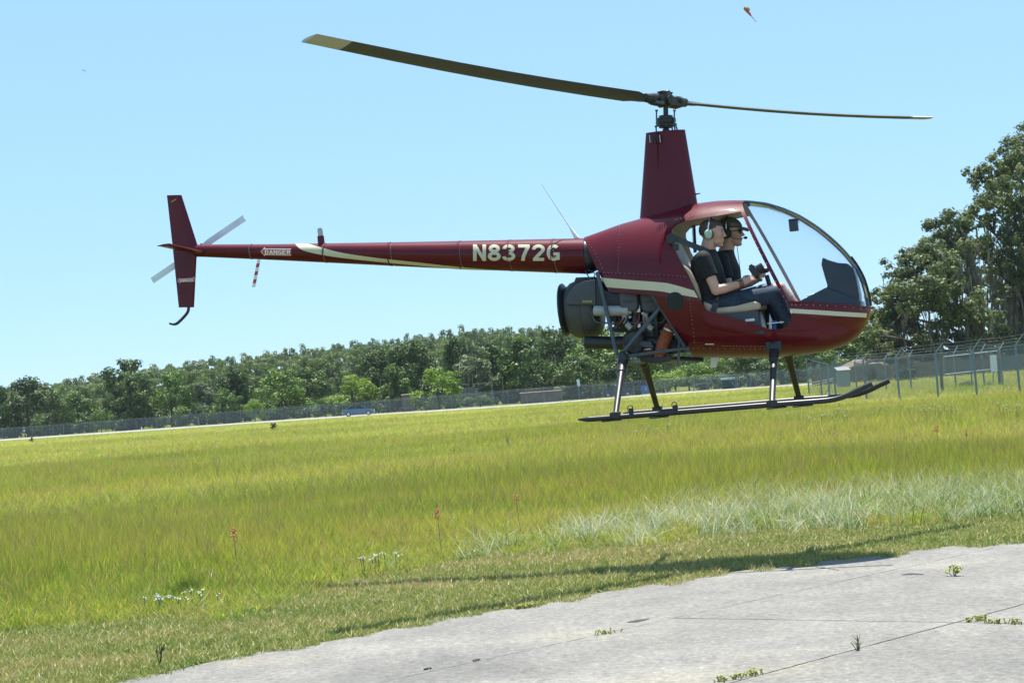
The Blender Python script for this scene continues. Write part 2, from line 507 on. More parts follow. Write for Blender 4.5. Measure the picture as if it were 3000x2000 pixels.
# perimeter road: pale strip in front of the far fence
rd = MB()
lo, hi = [], []
for p in smooth_line([(x, y, 0) for x, y in ROAD], 60):
    lo.append(ground(p.x, p.y, -0.02)); q = ground(p.x, p.y - 4.2, -0.02); hi.append(q)
rd.add([(p.x, p.y, -0.012) for p in lo] + [(p.x, p.y, -0.012) for p in hi], [(i, i + 1, i + 61, i + 60) for i in range(59)])
M['pale_road'] = paint('pale_road_sand', (0.25, 0.24, 0.22), 0.9, 0, 0.15, 0.3)
tag(rd.build('road', M['pale_road'], smooth=0), kind='structure')

# ------------------------------------------------------------------ grass (nobody could count it: points + geometry nodes)
def grass_mat(name, stops, tipmix, trans=0.45, scale=0.16, rough=0.5, spec=0.4):
    m, t, b = new_mat(name)
    ge = t.nodes.new('ShaderNodeNewGeometry')
    mp = t.nodes.new('ShaderNodeMapping'); mp.inputs['Scale'].default_value = (0.45, 1.0, 0.2)
    t.links.new(ge.outputs['Position'], mp.inputs[0])
    nn = t.nodes.new('ShaderNodeTexNoise'); nn.inputs['Scale'].default_value = scale; nn.inputs['Detail'].default_value = 5; nn.inputs['Roughness'].default_value = 0.62
    t.links.new(mp.outputs[0], nn.inputs['Vector'])
    nb = t.nodes.new('ShaderNodeTexNoise'); nb.inputs['Scale'].default_value = scale * 0.22; nb.inputs['Detail'].default_value = 3
    t.links.new(mp.outputs[0], nb.inputs['Vector'])
    mb_ = t.nodes.new('ShaderNodeMath'); mb_.operation = 'MULTIPLY_ADD'; mb_.inputs[1].default_value = 0.75; mb_.inputs[2].default_value = -0.375
    t.links.new(nb.outputs[0], mb_.inputs[0])
    nsum = t.nodes.new('ShaderNodeMath'); nsum.operation = 'ADD'
    t.links.new(nn.outputs[0], nsum.inputs[0]); t.links.new(mb_.outputs[0], nsum.inputs[1])
    nn = nsum
    oi = t.nodes.new('ShaderNodeObjectInfo')
    at_ = t.nodes.new('ShaderNodeAttribute'); at_.attribute_name = 'tint'
    ma = t.nodes.new('ShaderNodeMath'); ma.operation = 'MULTIPLY_ADD'; ma.inputs[1].default_value = 0.40; ma.inputs[2].default_value = -0.20
    t.links.new(oi.outputs['Random'], ma.inputs[0])
    ad = t.nodes.new('ShaderNodeMath'); ad.operation = 'ADD'
    t.links.new(nn.outputs[0], ad.inputs[0]); t.links.new(ma.outputs[0], ad.inputs[1])
    m2 = t.nodes.new('ShaderNodeMath'); m2.operation = 'MULTIPLY_ADD'; m2.inputs[1].default_value = 0.50; m2.inputs[2].default_value = -0.25
    t.links.new(at_.outputs['Fac'], m2.inputs[0])
    a2 = t.nodes.new('ShaderNodeMath'); a2.operation = 'ADD'
    t.links.new(ad.outputs[0], a2.inputs[0]); t.links.new(m2.outputs[0], a2.inputs[1])
    r = ramp(t, a2.outputs[0], stops)
    ah = t.nodes.new('ShaderNodeAttribute'); ah.attribute_name = 'tip'
    mx = t.nodes.new('ShaderNodeMix'); mx.data_type = 'RGBA'
    t.links.new(ah.outputs['Fac'], mx.inputs[0]); t.links.new(r.outputs[0], mx.inputs[6]); mx.inputs[7].default_value = (*tipmix, 1)
    t.links.new(mx.outputs[2], b.inputs['Base Color'])
    b.inputs['Roughness'].default_value = rough
    b.inputs['Specular IOR Level'].default_value = spec
    tl = t.nodes.new('ShaderNodeBsdfTranslucent'); t.links.new(mx.outputs[2], tl.inputs[0])
    ms = t.nodes.new('ShaderNodeMixShader'); ms.inputs[0].default_value = trans
    t.links.new(b.outputs[0], ms.inputs[1]); t.links.new(tl.outputs[0], ms.inputs[2])
    t.links.new(ms.outputs[0], t.nodes['Material Output'].inputs[0])
    return m
M['tall_grass'] = grass_mat('tall_field_grass', [(0.18, (0.086, 0.220, 0.018)), (0.34, (0.205, 0.335, 0.022)), (0.50, (0.350, 0.425, 0.032)), (0.66, (0.500, 0.480, 0.055)), (0.88, (0.42, 0.31, 0.09))], (0.40, 0.32, 0.08), 0.54)
M['dry_grass'] = grass_mat('dry_seed_stalks', [(0.25, (0.22, 0.20, 0.05)), (0.5, (0.36, 0.28, 0.09)), (0.75, (0.46, 0.36, 0.15))], (0.34, 0.20, 0.09), 0.35)
M['weed_grass'] = grass_mat('broad_weeds', [(0.25, (0.07, 0.15, 0.03)), (0.5, (0.12, 0.22, 0.04)), (0.75, (0.20, 0.28, 0.06))], (0.25, 0.30, 0.10), 0.35)
M['mown_grass'] = grass_mat('mown_turf', [(0.24, (0.110, 0.190, 0.026)), (0.44, (0.225, 0.275, 0.044)), (0.62, (0.350, 0.340, 0.085)), (0.82, (0.48, 0.40, 0.20)), (0.95, (0.42, 0.26, 0.14))], (0.36, 0.32, 0.13), 0.3, 0.9)
M['sheen_grass'] = grass_mat('painted_sheen_grass', [(0.26, (0.110, 0.215, 0.030)), (0.43, (0.215, 0.310, 0.060)), (0.55, (0.430, 0.470, 0.230)), (0.70, (0.660, 0.640, 0.500))], (0.56, 0.55, 0.38), 0.3, 0.8, 0.55, 0.3)  # sky reflected by bent blades, put into the colour as pale tones

def tuft(name, n, h, spread, wid, lean, mat, seg=3, head=0.0):
    vs_, fs_, tint, tip = [], [], [], []
    for i in range(n):
        a, r_ = random.uniform(0, 2 * PI), spread * math.sqrt(random.random())
        bx, by = r_ * math.cos(a), r_ * math.sin(a)
        L = h * random.uniform(0.55, 1.15)
        da = random.uniform(0, 2 * PI)
        ln = lean * random.uniform(0.2, 1.6)
        dx, dy = math.cos(da) * ln, math.sin(da) * ln
        fa = random.uniform(0, PI)
        wx, wy = math.cos(fa) * wid, math.sin(fa) * wid
        tt = random.random()
        ww = random.uniform(0.7, 1.3)
        b0 = len(vs_)
        hd = random.random() < head
        for k in range(seg + 1):
            u = k / seg
            cx, cy_, cz = bx + dx * L * u * u, by + dy * L * u * u, L * (u - 0.25 * ln * u * u)
            q = ww * (1 - u ** 1.6) * (1.0 if k < seg else 0.0) + 0.06
            if hd and k == seg - 1: q = ww * 1.1
            vs_ += [(cx - wx * q, cy_ - wy * q, cz), (cx + wx * q, cy_ + wy * q, cz)]
            tint += [tt, tt]
            tp = max(0.0, u - 0.45) * (1.2 if hd else 0.45)
            tip += [tp, tp]
        fs_ += [(b0 + 2 * k, b0 + 2 * k + 1, b0 + 2 * k + 3, b0 + 2 * k + 2) for k in range(seg)]
    me = bpy.data.meshes.new(name)
    me.from_pydata(vs_, [], fs_)
    me.materials.append(mat)
    for nm, val in (('tint', tint), ('tip', tip)):
        at_ = me.attributes.new(nm, 'FLOAT', 'POINT'); at_.data.foreach_set('value', val)
    return bpy.data.objects.new(name, me)
def scatter(name, protos, pts, rotz, scl, pick, tilt=None):
    pc = bpy.data.collections.new(name + '_prototypes')
    for p in protos: pc.objects.link(p)
    me = bpy.data.meshes.new(name)
    n = len(pts)
    me.vertices.add(n)
    me.vertices.foreach_set('co', np.asarray(pts, np.float32).ravel())
    rot = np.zeros((n, 3), np.float32); rot[:, 2] = rotz
    if tilt is not None: rot[:, 0], rot[:, 1] = tilt[0], tilt[1]
    at_ = me.attributes.new('g_rot', 'FLOAT_VECTOR', 'POINT'); at_.data.foreach_set('vector', rot.ravel())
    at_ = me.attributes.new('g_scl', 'FLOAT_VECTOR', 'POINT'); at_.data.foreach_set('vector', np.asarray(scl, np.float32).ravel())
    at_ = me.attributes.new('g_pick', 'INT', 'POINT'); at_.data.foreach_set('value', np.asarray(pick, np.int32))
    o = link(name, me)
    ng = bpy.data.node_groups.new(name + '_nodes', 'GeometryNodeTree')
    ng.interface.new_socket('Geometry', in_out='INPUT', socket_type='NodeSocketGeometry')
    ng.interface.new_socket('Geometry', in_out='OUTPUT', socket_type='NodeSocketGeometry')
    gi, go = ng.nodes.new('NodeGroupInput'), ng.nodes.new('NodeGroupOutput')
    ci = ng.nodes.new('GeometryNodeCollectionInfo')
    ci.inputs['Collection'].default_value = pc
    ci.inputs['Separate Children'].default_value = True
    ci.inputs['Reset Children'].default_value = True
    ip = ng.nodes.new('GeometryNodeInstanceOnPoints')
    ip.inputs['Pick Instance'].default_value = True
    def named(nm, dt):
        a = ng.nodes.new('GeometryNodeInputNamedAttribute'); a.data_type = dt; a.inputs[0].default_value = nm
        return [s for s in a.outputs if s.enabled and s.name == 'Attribute'][0]
    ng.links.new(gi.outputs[0], ip.inputs['Points'])
    ng.links.new(ci.outputs[0], ip.inputs['Instance'])
    ng.links.new(named('g_pick', 'INT'), ip.inputs['Instance Index'])
    er = ng.nodes.new('FunctionNodeEulerToRotation')
    ng.links.new(named('g_rot', 'FLOAT_VECTOR'), er.inputs[0])
    ng.links.new(er.outputs[0], ip.inputs['Rotation'])
    ng.links.new(named('g_scl', 'FLOAT_VECTOR'), ip.inputs['Scale'])
    ng.links.new(ip.outputs[0], go.inputs[0])
    md = o.modifiers.new('scatter', 'NODES'); md.node_group = ng
    return o
def polar(n, r0, r1, a0=-17.5, a1=17.5, p=1.0):
    """n ground points in a sector before the camera; p = 1 spreads them evenly over the radius"""
    a = np.radians(RNG.uniform(a0, a1, n))
    u = RNG.random(n)
    e = 2 - p
    r = (r0 ** e + u * (r1 ** e - r0 ** e)) ** (1 / e) if abs(e) > 1e-6 else r0 * (r1 / r0) ** u
    return r * np.sin(a), r * np.cos(a)
def vnoise(x, y, s, z=0.0):
    return np.array([noise.noise(Vector((a * s, b * s, z))) for a, b in zip(x, y)])

def build_grass():
    # tall field grass, thinner and in wider clumps the farther away it stands
    X, Y, S = [], [], []
    for (n, r0, r1, sxy, sz) in ((60000, 13, 34, 1.0, 1.0), (56000, 34, 80, 1.6, 0.95), (50000, 80, 170, 2.9, 0.9), (40000, 170, 330, 5.2, 0.85)):
        x, y = polar(n, r0, r1, p=1.0 if r1 < 50 else 0.7)
        X.append(x); Y.append(y)
        S.append(np.stack([np.full(n, sxy), np.full(n, sxy), np.full(n, sz)], 1))
    X, Y, S = np.concatenate(X), np.concatenate(Y), np.concatenate(S)
    px, py = project(X, Y, 0 * X)
    wob = 14 * np.sin(X * 2.1) + 9 * np.sin(X * 5.3 + 1.0)
    keep = (py < tall_y(px) + wob - 8) & (py > road_y(px) + 8.0)
    X, Y, S, px, py = X[keep], Y[keep], S[keep], px[keep], py[keep]
    n = len(X)
    edge_d = (tall_y(px) - py)
    hh = 0.34 + 0.66 * np.clip(edge_d / 150, 0, 1)
    S *= RNG.uniform(0.8, 1.2, (n, 1))
    S[:, 2] *= hh * (0.9 + 0.35 * np.sin(X * 0.35 + 1.3 * np.sin(Y * 0.21)) * 0.5)
    pr = [tuft('field_tuft', 22, 0.38, 0.14, 0.0027, 0.28, M['tall_grass'], 3, hd) for hd in (0.0, 0.2, 0.35, 0.1)]
    pr += [tuft('field_stalks', 9, 0.50, 0.10, 0.0022, 0.22, M['dry_grass'], 3, 0.8), tuft('field_weed', 16, 0.30, 0.11, 0.0060, 0.5, M['weed_grass'], 3, 0.0)]
    pk_ = RNG.integers(0, 4, n)
    rz_ = RNG.random(n)
    patch = np.array([noise.noise(Vector((a * 0.16, b * 0.10, 21))) for a, b in zip(X, Y)])
    pk_[rz_ < 0.05 + 0.20 * np.clip(patch, -0.25, 1)] = 4
    pk_[rz_ > 0.965 + 0.05 * patch] = 5
    o = scatter('field_grass', pr, np.stack([X, Y, 0 * X - 0.03], 1), RNG.uniform(0, 6.28, n), S, pk_, (RNG.normal(-0.02, 0.1, n), RNG.normal(0.10, 0.12, n)))
    tag(o, 'tall yellow-green field grass between the pavement and the far fence', 'grass', kind='stuff')
    # bent grass along the border, its sky sheen painted pale, mostly on the right
    x, y = polar(46000, 13, 28, -10, 17.5)
    px, py = project(x, y, 0 * x)
    top = np.interp(px, [700, 1200, 1650, 2000, 2300, 2600, 3000, 3400], [1790, 1650, 1560, 1480, 1452, 1432, 1415, 1400])
    mid = (tall_y(px) + top) / 2
    half = (tall_y(px) + 14 - top) / 2 + 1e-3
    prob = np.clip(1.25 - np.abs(py - mid) / half, 0, 1) * np.interp(px, [600, 1200, 1600, 2000, 2300, 3000], [0.0, 0.02, 0.10, 0.26, 0.42, 0.50])
    pn = 0.75 + 0.7 * np.array([noise.noise(Vector((a * 1.2, b * 0.9, 5))) for a, b in zip(x, y)])
    keep = RNG.random(len(x)) < prob * pn
    keep &= (py > top) & (py < tall_y(px) + 14)
    x, y = x[keep], y[keep]
    n = len(x)
    pr = [tuft('sheen_tuft', 15, 0.27, 0.11, 0.0034, 0.6, M['sheen_grass'], 3, 0.15) for _ in range(3)]
    s = RNG.uniform(0.7, 1.35, (n, 1)) * np.ones((1, 3))
    o = scatter('sheen_grass', pr, np.stack([x, y, 0 * x - 0.03], 1), RNG.uniform(0, 6.28, n), s, RNG.integers(0, 3, n), (RNG.normal(0.0, 0.15, n), RNG.normal(0.35, 0.2, n)))
    tag(o, 'grass with a painted pale sky sheen, bent over along the edge of the mown strip', 'grass', kind='stuff')
    # mown turf between the tall grass and the pavement
    x, y = polar(210000, 9.5, 22, -17, 17)
    px, py = project(x, y, 0 * x)
    keep = (py > tall_y(px) - 30) & (py < pave_y(px) + 5 + 5 * np.sin(x * 7.0) + 4 * np.sin(x * 17 + 2))
    x, y, px, py = x[keep], y[keep], px[keep], py[keep]
    pn = np.array([noise.noise(Vector((a * 1.6, b * 1.6, 9))) for a, b in zip(x, y)])
    keep = RNG.random(len(x)) < np.clip(0.8 + 0.7 * pn, 0.25, 1)
    x, y = x[keep], y[keep]
    n = len(x)
    pr = [tuft('turf_tuft', 13, hh_, 0.050, 0.0036, 0.75, M['mown_grass'], 2) for hh_ in (0.045, 0.058, 0.072)]
    s = RNG.uniform(0.7, 1.3, (n, 1)) * np.ones((1, 3))
    o = scatter('mown_grass', pr, np.stack([x, y, 0 * x - 0.03], 1), RNG.uniform(0, 6.28, n), s, RNG.integers(0, 3, n), (RNG.normal(0, 0.25, n), RNG.normal(0.0, 0.25, n)))
    tag(o, 'short dry mown turf along the pavement edge', 'grass', kind='stuff')
build_grass()
# ------------------------------------------------------------------ trees
def leaf_mesh(name, pos, nrm, size, tint, mat, stretch=1.5):
    """one rhombic leaf clump per point"""
    n = len(pos)
    nrm = nrm / (np.linalg.norm(nrm, axis=1, keepdims=True) + 1e-9)
    ref = RNG.normal(size=(n, 3))
    a = np.cross(nrm, ref); a /= (np.linalg.norm(a, axis=1, keepdims=True) + 1e-9)
    b = np.cross(nrm, a)
    s = size[:, None]
    bend = nrm * s * 0.25
    v = np.stack([pos + a * s * stretch * 0.5, pos + b * s * 0.5 + bend, pos - a * s * stretch * 0.5, pos - b * s * 0.5 + bend], 1).reshape(-1, 3)
    me = bpy.data.meshes.new(name)
    me.vertices.add(4 * n); me.loops.add(4 * n); me.polygons.add(n)
    me.vertices.foreach_set('co', v.astype(np.float32).ravel())
    me.loops.foreach_set('vertex_index', np.arange(4 * n, dtype=np.int32))
    me.polygons.foreach_set('loop_start', np.arange(0, 4 * n, 4, dtype=np.int32))
    me.polygons.foreach_set('loop_total', np.full(n, 4, np.int32))
    at_ = me.attributes.new('tint', 'FLOAT', 'POINT'); at_.data.foreach_set('value', np.repeat(tint, 4).astype(np.float32))
    me.materials.append(mat)
    me.update(calc_edges=True)
    return me
def lobes_to_leaves(lobes, n, size, up=0.35, fill=0.35, sub=5, reach=1.0):
    """lobes: (centre, radii). Every lobe is a cloud of smaller clumps; leaves lie on their outsides"""
    C_, R_ = [], []
    for c, r in lobes:
        C_.append(c); R_.append(np.asarray(r, float) * (0.80 if reach == 1.0 else 0.55))
        for _ in range(sub):
            d = RNG.normal(size=3); d /= np.linalg.norm(d)
            d[2] = d[2] * 0.9 + 0.15
            C_.append(np.asarray(c) + d * np.asarray(r) * RNG.uniform(0.6, reach))
            R_.append(np.asarray(r, float) * RNG.uniform(0.26, 0.5) * (1.0 if reach == 1.0 else 0.72))
    C_, R_ = np.array(C_, float), np.array(R_, float)
    wgt = R_.mean(1) ** 2; wgt /= wgt.sum()
    k = RNG.choice(len(C_), n, p=wgt)
    d = RNG.normal(size=(n, 3)); d /= np.linalg.norm(d, axis=1, keepdims=True)
    rr = 1.0 - fill * RNG.random(n) ** 1.5
    pos = C_[k] + d * R_[k] * rr[:, None]
    nrm = d + np.array([0, 0, up]) + RNG.normal(size=(n, 3)) * 0.38
    tl = RNG.normal(0.5, 0.17, len(C_))
    tint = np.clip(tl[k] + RNG.normal(0, 0.10, n), 0, 1)
    return pos, nrm, size * RNG.uniform(0.6, 1.35, n), tint
def trunk_mesh(name, base_r, lobes, top, mat, n=7, lean=(0, 0)):
    mb = MB()
    P = [Vector((0, 0, -0.02)), Vector((0.006, 0.0, top * 0.3)), Vector((lean[0] * 0.6, lean[1] * 0.6, top * 0.65)), Vector((lean[0], lean[1], top))]
    mb.tube(smooth_line(P, 8), [base_r * (1.25 - 0.13 * k) for k in range(8)], n)
    for c, r in lobes:
        c = Vector(c)
        s = P[1].lerp(P[2], random.uniform(0.2, 1.0))
        m_ = s.lerp(c, 0.5) + Vector((0, 0, -0.03 * top))
        mb.tube(smooth_line([s, m_, c], 6), [base_r * (0.5 - 0.07 * k) for k in range(6)], 5)
    return mb.mesh(name, mat)
def R3(a, b): return random.uniform(a, b)
def proto_lobes(kind):
    L = []
    if kind == 'broad':
        for k in range(13):
            a = 2 * PI * k / 6.5 + R3(-0.3, 0.3); z = R3(0.22, 0.8)
            q = 0.34 * math.sin(PI * min(1, z * 1.05 + 0.12)) + 0.05
            L.append(((q * math.cos(a), q * math.sin(a), z), (R3(0.15, 0.24),) * 2 + (R3(0.13, 0.2),)))
        L.append(((0, 0, 0.80), (0.18, 0.18, 0.18)))
        for k in range(5): L.append(((0.3 * math.cos(k * 1.26), 0.3 * math.sin(k * 1.26), 0.10), (0.18, 0.18, 0.13)))
    elif kind == 'tall':
        for k in range(15):
            a = R3(0, 6.28); z = 0.12 + 0.76 * k / 14
            q = 0.20 * math.sin(PI * min(1, z + 0.1)) ** 0.7
            L.append(((q * math.cos(a), q * math.sin(a), z), (R3(0.12, 0.18),) * 2 + (R3(0.10, 0.16),)))
        L.append(((0.02, 0, 0.90), (0.09, 0.09, 0.10)))
        for k in range(4): L.append(((0.2 * math.cos(k * 1.57), 0.2 * math.sin(k * 1.57), 0.09), (0.14, 0.14, 0.11)))
    elif kind == 'fork':
        for k in range(16):
            s = -1 if k % 2 else 1
            z = 0.12 + (0.80 if s > 0 else 0.62) * k / 15
            L.append(((s * 0.17 + R3(-0.08, 0.08), R3(-0.2, 0.2), z), (R3(0.11, 0.19),) * 2 + (R3(0.10, 0.17),)))
        for k in range(5): L.append(((R3(-0.28, 0.28), R3(-0.2, 0.2), 0.09), (0.16, 0.16, 0.11)))
    elif kind == 'flat':
        for k in range(11):
            a = R3(0, 6.28); q = R3(0.03, 0.32); z = R3(0.50, 0.94) - q * 0.25
            L.append(((q * math.cos(a), q * math.sin(a), z), (R3(0.12, 0.2),) * 2 + (R3(0.045, 0.09),)))
        for k in range(6):
            L.append(((R3(-0.25, 0.25), R3(-0.25, 0.25), R3(0.15, 0.5)), (0.16, 0.16, 0.12)))
    elif kind == 'shrub':
        for k in range(9):
            a = R3(0, 6.28); q = R3(0.1, 0.5)
            L.append(((q * math.cos(a), q * math.sin(a), R3(0.25, 0.7)), (R3(0.22, 0.32),) * 2 + (R3(0.2, 0.3),)))
    elif kind == 'cone':
        for k in range(16):
            z = 0.10 + 0.80 * k / 15; a = k * 2.4
            q = 0.34 * (1 - z) ** 0.8
            L.append(((q * math.cos(a), q * math.sin(a), z), (0.07 + 0.16 * (1 - z),) * 2 + (R3(0.08, 0.13),)))
    return L
_trees = {}
def tree_meshes(kind, var, mat, n, size):
    key = (kind, var, mat)
    if key not in _trees:
        random.seed(hash(kind) % 1 + var * 31 + len(kind) * 7)
        L = proto_lobes(kind)
        p, q, s, t = lobes_to_leaves(L, n, size)
        p[:, 2] = np.maximum(p[:, 2], 0.01)
        _trees[key] = (leaf_mesh('crown', p, q, s, t, M[mat]), trunk_mesh('trunk', 0.022, L[::2], 0.72, M['bark']))
    return _trees[key]
def place_tree(name, label, loc, height, width, kind, var, mat, n=6500, size=0.028, group=None, cat='tree'):
    cm, tm = tree_meshes(kind, var, mat, n, size)
    r = thing(name, label, cat, loc, random.uniform(0, 6.28), group)
    nat = {'broad': 1.05, 'tall': 0.68, 'fork': 0.82, 'flat': 0.85, 'shrub': 1.35, 'cone': 0.72}[kind]
    sx = width / nat
    r.scale = (sx, sx, height)
    link('crown', cm, r); link('trunk', tm, r)
    return r
def fence_Y(px): return ground(px, float(road_y(px)) - 4.5).y
FRONT = [  # name, label, px, top y, width px, metres behind the fence, kind, variant, leaves
 ('broad_tree', 'dark bushy tree standing at the far end of the fence in the picture corner', 12, 1128, 100, 22, 'broad', 0, 'leaf_dark'),
 ('broad_tree', 'big dark dense tree near the far fence end, wider than it is tall', 84, 1100, 165, 26, 'broad', 1, 'leaf_dark'),
 ('broad_tree', 'dark round tree on the inner flank of the big dark dense tree', 165, 1142, 100, 16, 'broad', 2, 'leaf_dark'),
 ('leafy_tree', 'paler loose tree between the big dark tree and the tall forked tree', 232, 1150, 120, 32, 'broad', 0, 'leaf_mid'),
 ('leafy_shrub', 'low light green shrub at the foot of the tall forked tree', 298, 1192, 60, 10, 'shrub', 0, 'leaf_mid'),
 ('forked_tree', 'tallest tree of the left group with a forked uneven top', 388, 1050, 145, 28, 'fork', 0, 'leaf_dark'),
 ('tall_tree', 'dark narrow tree in front of the forked tree', 385, 1105, 95, 12, 'tall', 0, 'leaf_dark'),
 ('broad_tree', 'dark tree with a sunlit top beside the forked tree', 505, 1090, 125, 22, 'broad', 1, 'leaf_mid'),
 ('tall_tree', 'grey-green slim tree behind the low shrubs of the left group', 600, 1122, 80, 26, 'tall', 1, 'leaf_grey'),
 ('leafy_tree', 'rounded green tree next to the grey-green slim tree', 655, 1130, 100, 12, 'broad', 2, 'leaf_mid'),
 ('tall_tree', 'upright dark tree with a pointed top in the middle of the left group', 700, 1078, 105, 30, 'tall', 2, 'leaf_dark'),
 ('leafy_shrub', 'yellowish shrub by the fence under the upright dark tree', 748, 1155, 60, 6, 'shrub', 1, 'leaf_light'),
 ('broad_tree', 'wide mid green tree left of the driving car with leaves to the ground', 830, 1085, 150, 20, 'broad', 0, 'leaf_mid'),
 ('broad_tree', 'dense green tree with a lumpy crown straight behind the wide mid green tree', 905, 1072, 130, 34, 'broad', 1, 'leaf_dark'),
 ('leafy_shrub', 'olive shrub close to the fence behind the tail of the driving car', 955, 1160, 80, 6, 'shrub', 2, 'leaf_mid'),
 ('leafy_tree', 'light green slanting tree right above the driving car', 1035, 1090, 150, 16, 'broad', 2, 'leaf_light'),
 ('tall_tree', 'dark tree with a bushy top behind the pair of wooden poles', 1112, 1026, 130, 30, 'broad', 0, 'leaf_dark'),
 ('leafy_tree', 'pale green tree filling the gap between the poles and the tall dark tree', 1160, 1075, 90, 22, 'tall', 0, 'leaf_mid'),
 ('tall_tree', 'tall dark full tree behind the bright green round tree', 1218, 994, 175, 36, 'broad', 1, 'leaf_dark'),
 ('bright_tree', 'bright green round tree standing alone close to the fence', 1287, 1070, 138, 8, 'broad', 2, 'leaf_light'),
 ('tall_tree', 'slim tree with a ragged top behind the bright green round tree', 1345, 995, 85, 34, 'tall', 1, 'leaf_dark'),
 ('leafy_tree', 'grey-green feathery tree above the pipe rack', 1400, 1035, 110, 34, 'fork', 1, 'leaf_grey'),
 ('tall_tree', 'dark leafy tree beyond the pipe rack', 1455, 1000, 110, 44, 'broad', 0, 'leaf_dark'),
 ('leafy_shrub', 'rounded low bush at the fence in front of the pipe rack', 1408, 1153, 86, 4, 'shrub', 0, 'leaf_mid'),
 ('tall_tree', 'hazy green tree beyond the flat grey hut', 1530, 990, 120, 40, 'tall', 2, 'leaf_mid'),
 ('broad_tree', 'large dark tree just behind the exhaust pipe of the helicopter', 1630, 955, 170, 30, 'broad', 2, 'leaf_dark'),
 ('broad_tree', 'large spreading tree seen through the engine bay frame', 1752, 958, 190, 26, 'broad', 1, 'leaf_mid'),
 ('broad_tree', 'dark tree with a low crown behind the rear skid legs', 1700, 1040, 140, 14, 'broad', 0, 'leaf_dark'),
 ('broad_tree', 'dark tree shading the parked black car', 1830, 1030, 130, 16, 'broad', 1, 'leaf_dark'),
 ('leafy_tree', 'tall green tree behind the air ducts under the helicopter', 1890, 985, 120, 40, 'tall', 0, 'leaf_mid'),
 ('leafy_shrub', 'yellow-green scrub beside the blue sign', 1945, 1072, 110, 22, 'shrub', 1, 'leaf_light'),
 ('leafy_shrub', 'olive scrub behind the chain-link gate', 2020, 1058, 120, 30, 'shrub', 2, 'leaf_mid'),
 ('leafy_tree', 'pale green bush tree behind the green utility box', 2095, 1045, 130, 30, 'broad', 2, 'leaf_light'),
 ('tall_tree', 'dark tree with a visible trunk under the belly of the helicopter', 2192, 1030, 130, 12, 'broad', 0, 'leaf_dark'),
 ('leafy_tree', 'green tree between the front skid legs', 2290, 1020, 130, 30, 'broad', 1, 'leaf_mid'),
 ('leafy_tree', 'light green tree beyond the corner post of the near fence', 2390, 1000, 130, 34, 'broad', 0, 'leaf_mid'),
 ('leafy_tree', 'leafy tree under the helicopter nose beyond the tan house', 2480, 975, 150, 44, 'tall', 2, 'leaf_mid'),
 ('broad_tree', 'dark tree behind the tan house at the edge of the big oak', 2560, 950, 140, 60, 'broad', 2, 'leaf_dark'),
 ('broad_tree', 'green tree in the distance between the two oak trunks', 2925, 915, 150, 90, 'broad', 1, 'leaf_light'),
 ('broad_tree', 'green tree in the distance at the right edge below the oaks', 3040, 900, 190, 90, 'broad', 0, 'leaf_mid'),
]
for nm, lab, px, ty, wpx, dz, kind, var, mat in FRONT:
    Y = fence_Y(px) + dz
    base = at(px, 1000, Y); 
    # ground point under that bearing
    xg = ray(px, yh(px) + FPX * EYE / Y)
    gp_ = Vector((xg.x / xg.y * Y, Y, -0.03))
    h = (at(px, ty, Y).z + 0.03) / 0.97
    place_tree(nm, lab, gp_, h, 1.22 * wpx * Y / FPX, kind, var, mat, cat='shrub' if 'shrub' in nm else 'tree')
# understorey: low bushes that close the foot of the wood
und = [(40, 1195), (120, 1205), (200, 1200), (262, 1205), (330, 1190), (450, 1180), (540, 1175), (610, 1175), (680, 1165), (770, 1160), (860, 1150), (985, 1145), (1080, 1140), (1180, 1130), (1320, 1115), (1480, 1105), (1570, 1100), (1660, 1095), (1780, 1090), (1870, 1080), (1980, 1085), (2060, 1080), (2240, 1070), (2340, 1060), (2440, 1050)]
for k, (px, ty) in enumerate(und):
    Y = fence_Y(px) + 46 + (k * 37 % 23)
    xg = ray(px, yh(px) + FPX * EYE / Y)
    place_tree('wood_bush', 'dense bush closing the foot of the wood between the front trees', (xg.x / xg.y * Y, Y, -0.03), at(px, ty, Y).z, 150 * Y / FPX, 'shrub', k % 3, ('leaf_mid', 'leaf_dark')[k % 2], group='bushes at the foot of the wood', cat='shrub')
# the far wood along the skyline
SKY = [(-300, 1140), (0, 1122), (100, 1125), (180, 1112), (280, 1103), (400, 1075), (480, 1062), (560, 1055), (700, 1038), (800, 1024), (900, 1014), (1000, 999), (1100, 992), (1200, 983), (1300, 972), (1400, 952), (1470, 958), (1600, 955), (1700, 950), (1900, 950), (2100, 955), (2300, 950), (2500, 935), (3300, 900)]
sky_y = curve_y(SKY)
rr = random.Random(11)
k = 0
px = -150.0
while px < 2420:
    for lay in range(3):
        Y = 520 + 55 * lay + rr.uniform(-20, 20)
        q = px + rr.uniform(-12, 12)
        ty = float(sky_y(q)) + rr.uniform(-3, 8) + (14 if lay == 0 else 0)
        xg = ray(q, yh(q) + FPX * EYE / Y)
        place_tree('skyline_tree', 'distant grey-green tree of the far wood along the skyline', (xg.x / xg.y * Y, Y, -0.03), at(q, ty, Y).z / 0.97, rr.uniform(75, 115) * Y / FPX, 'flat', k % 4, ('leaf_far_haze', 'leaf_far_haze2', 'leaf_far_haze')[k % 3], n=4200, size=0.026, group='trees of the far wood')
        k += 1
    px += 40

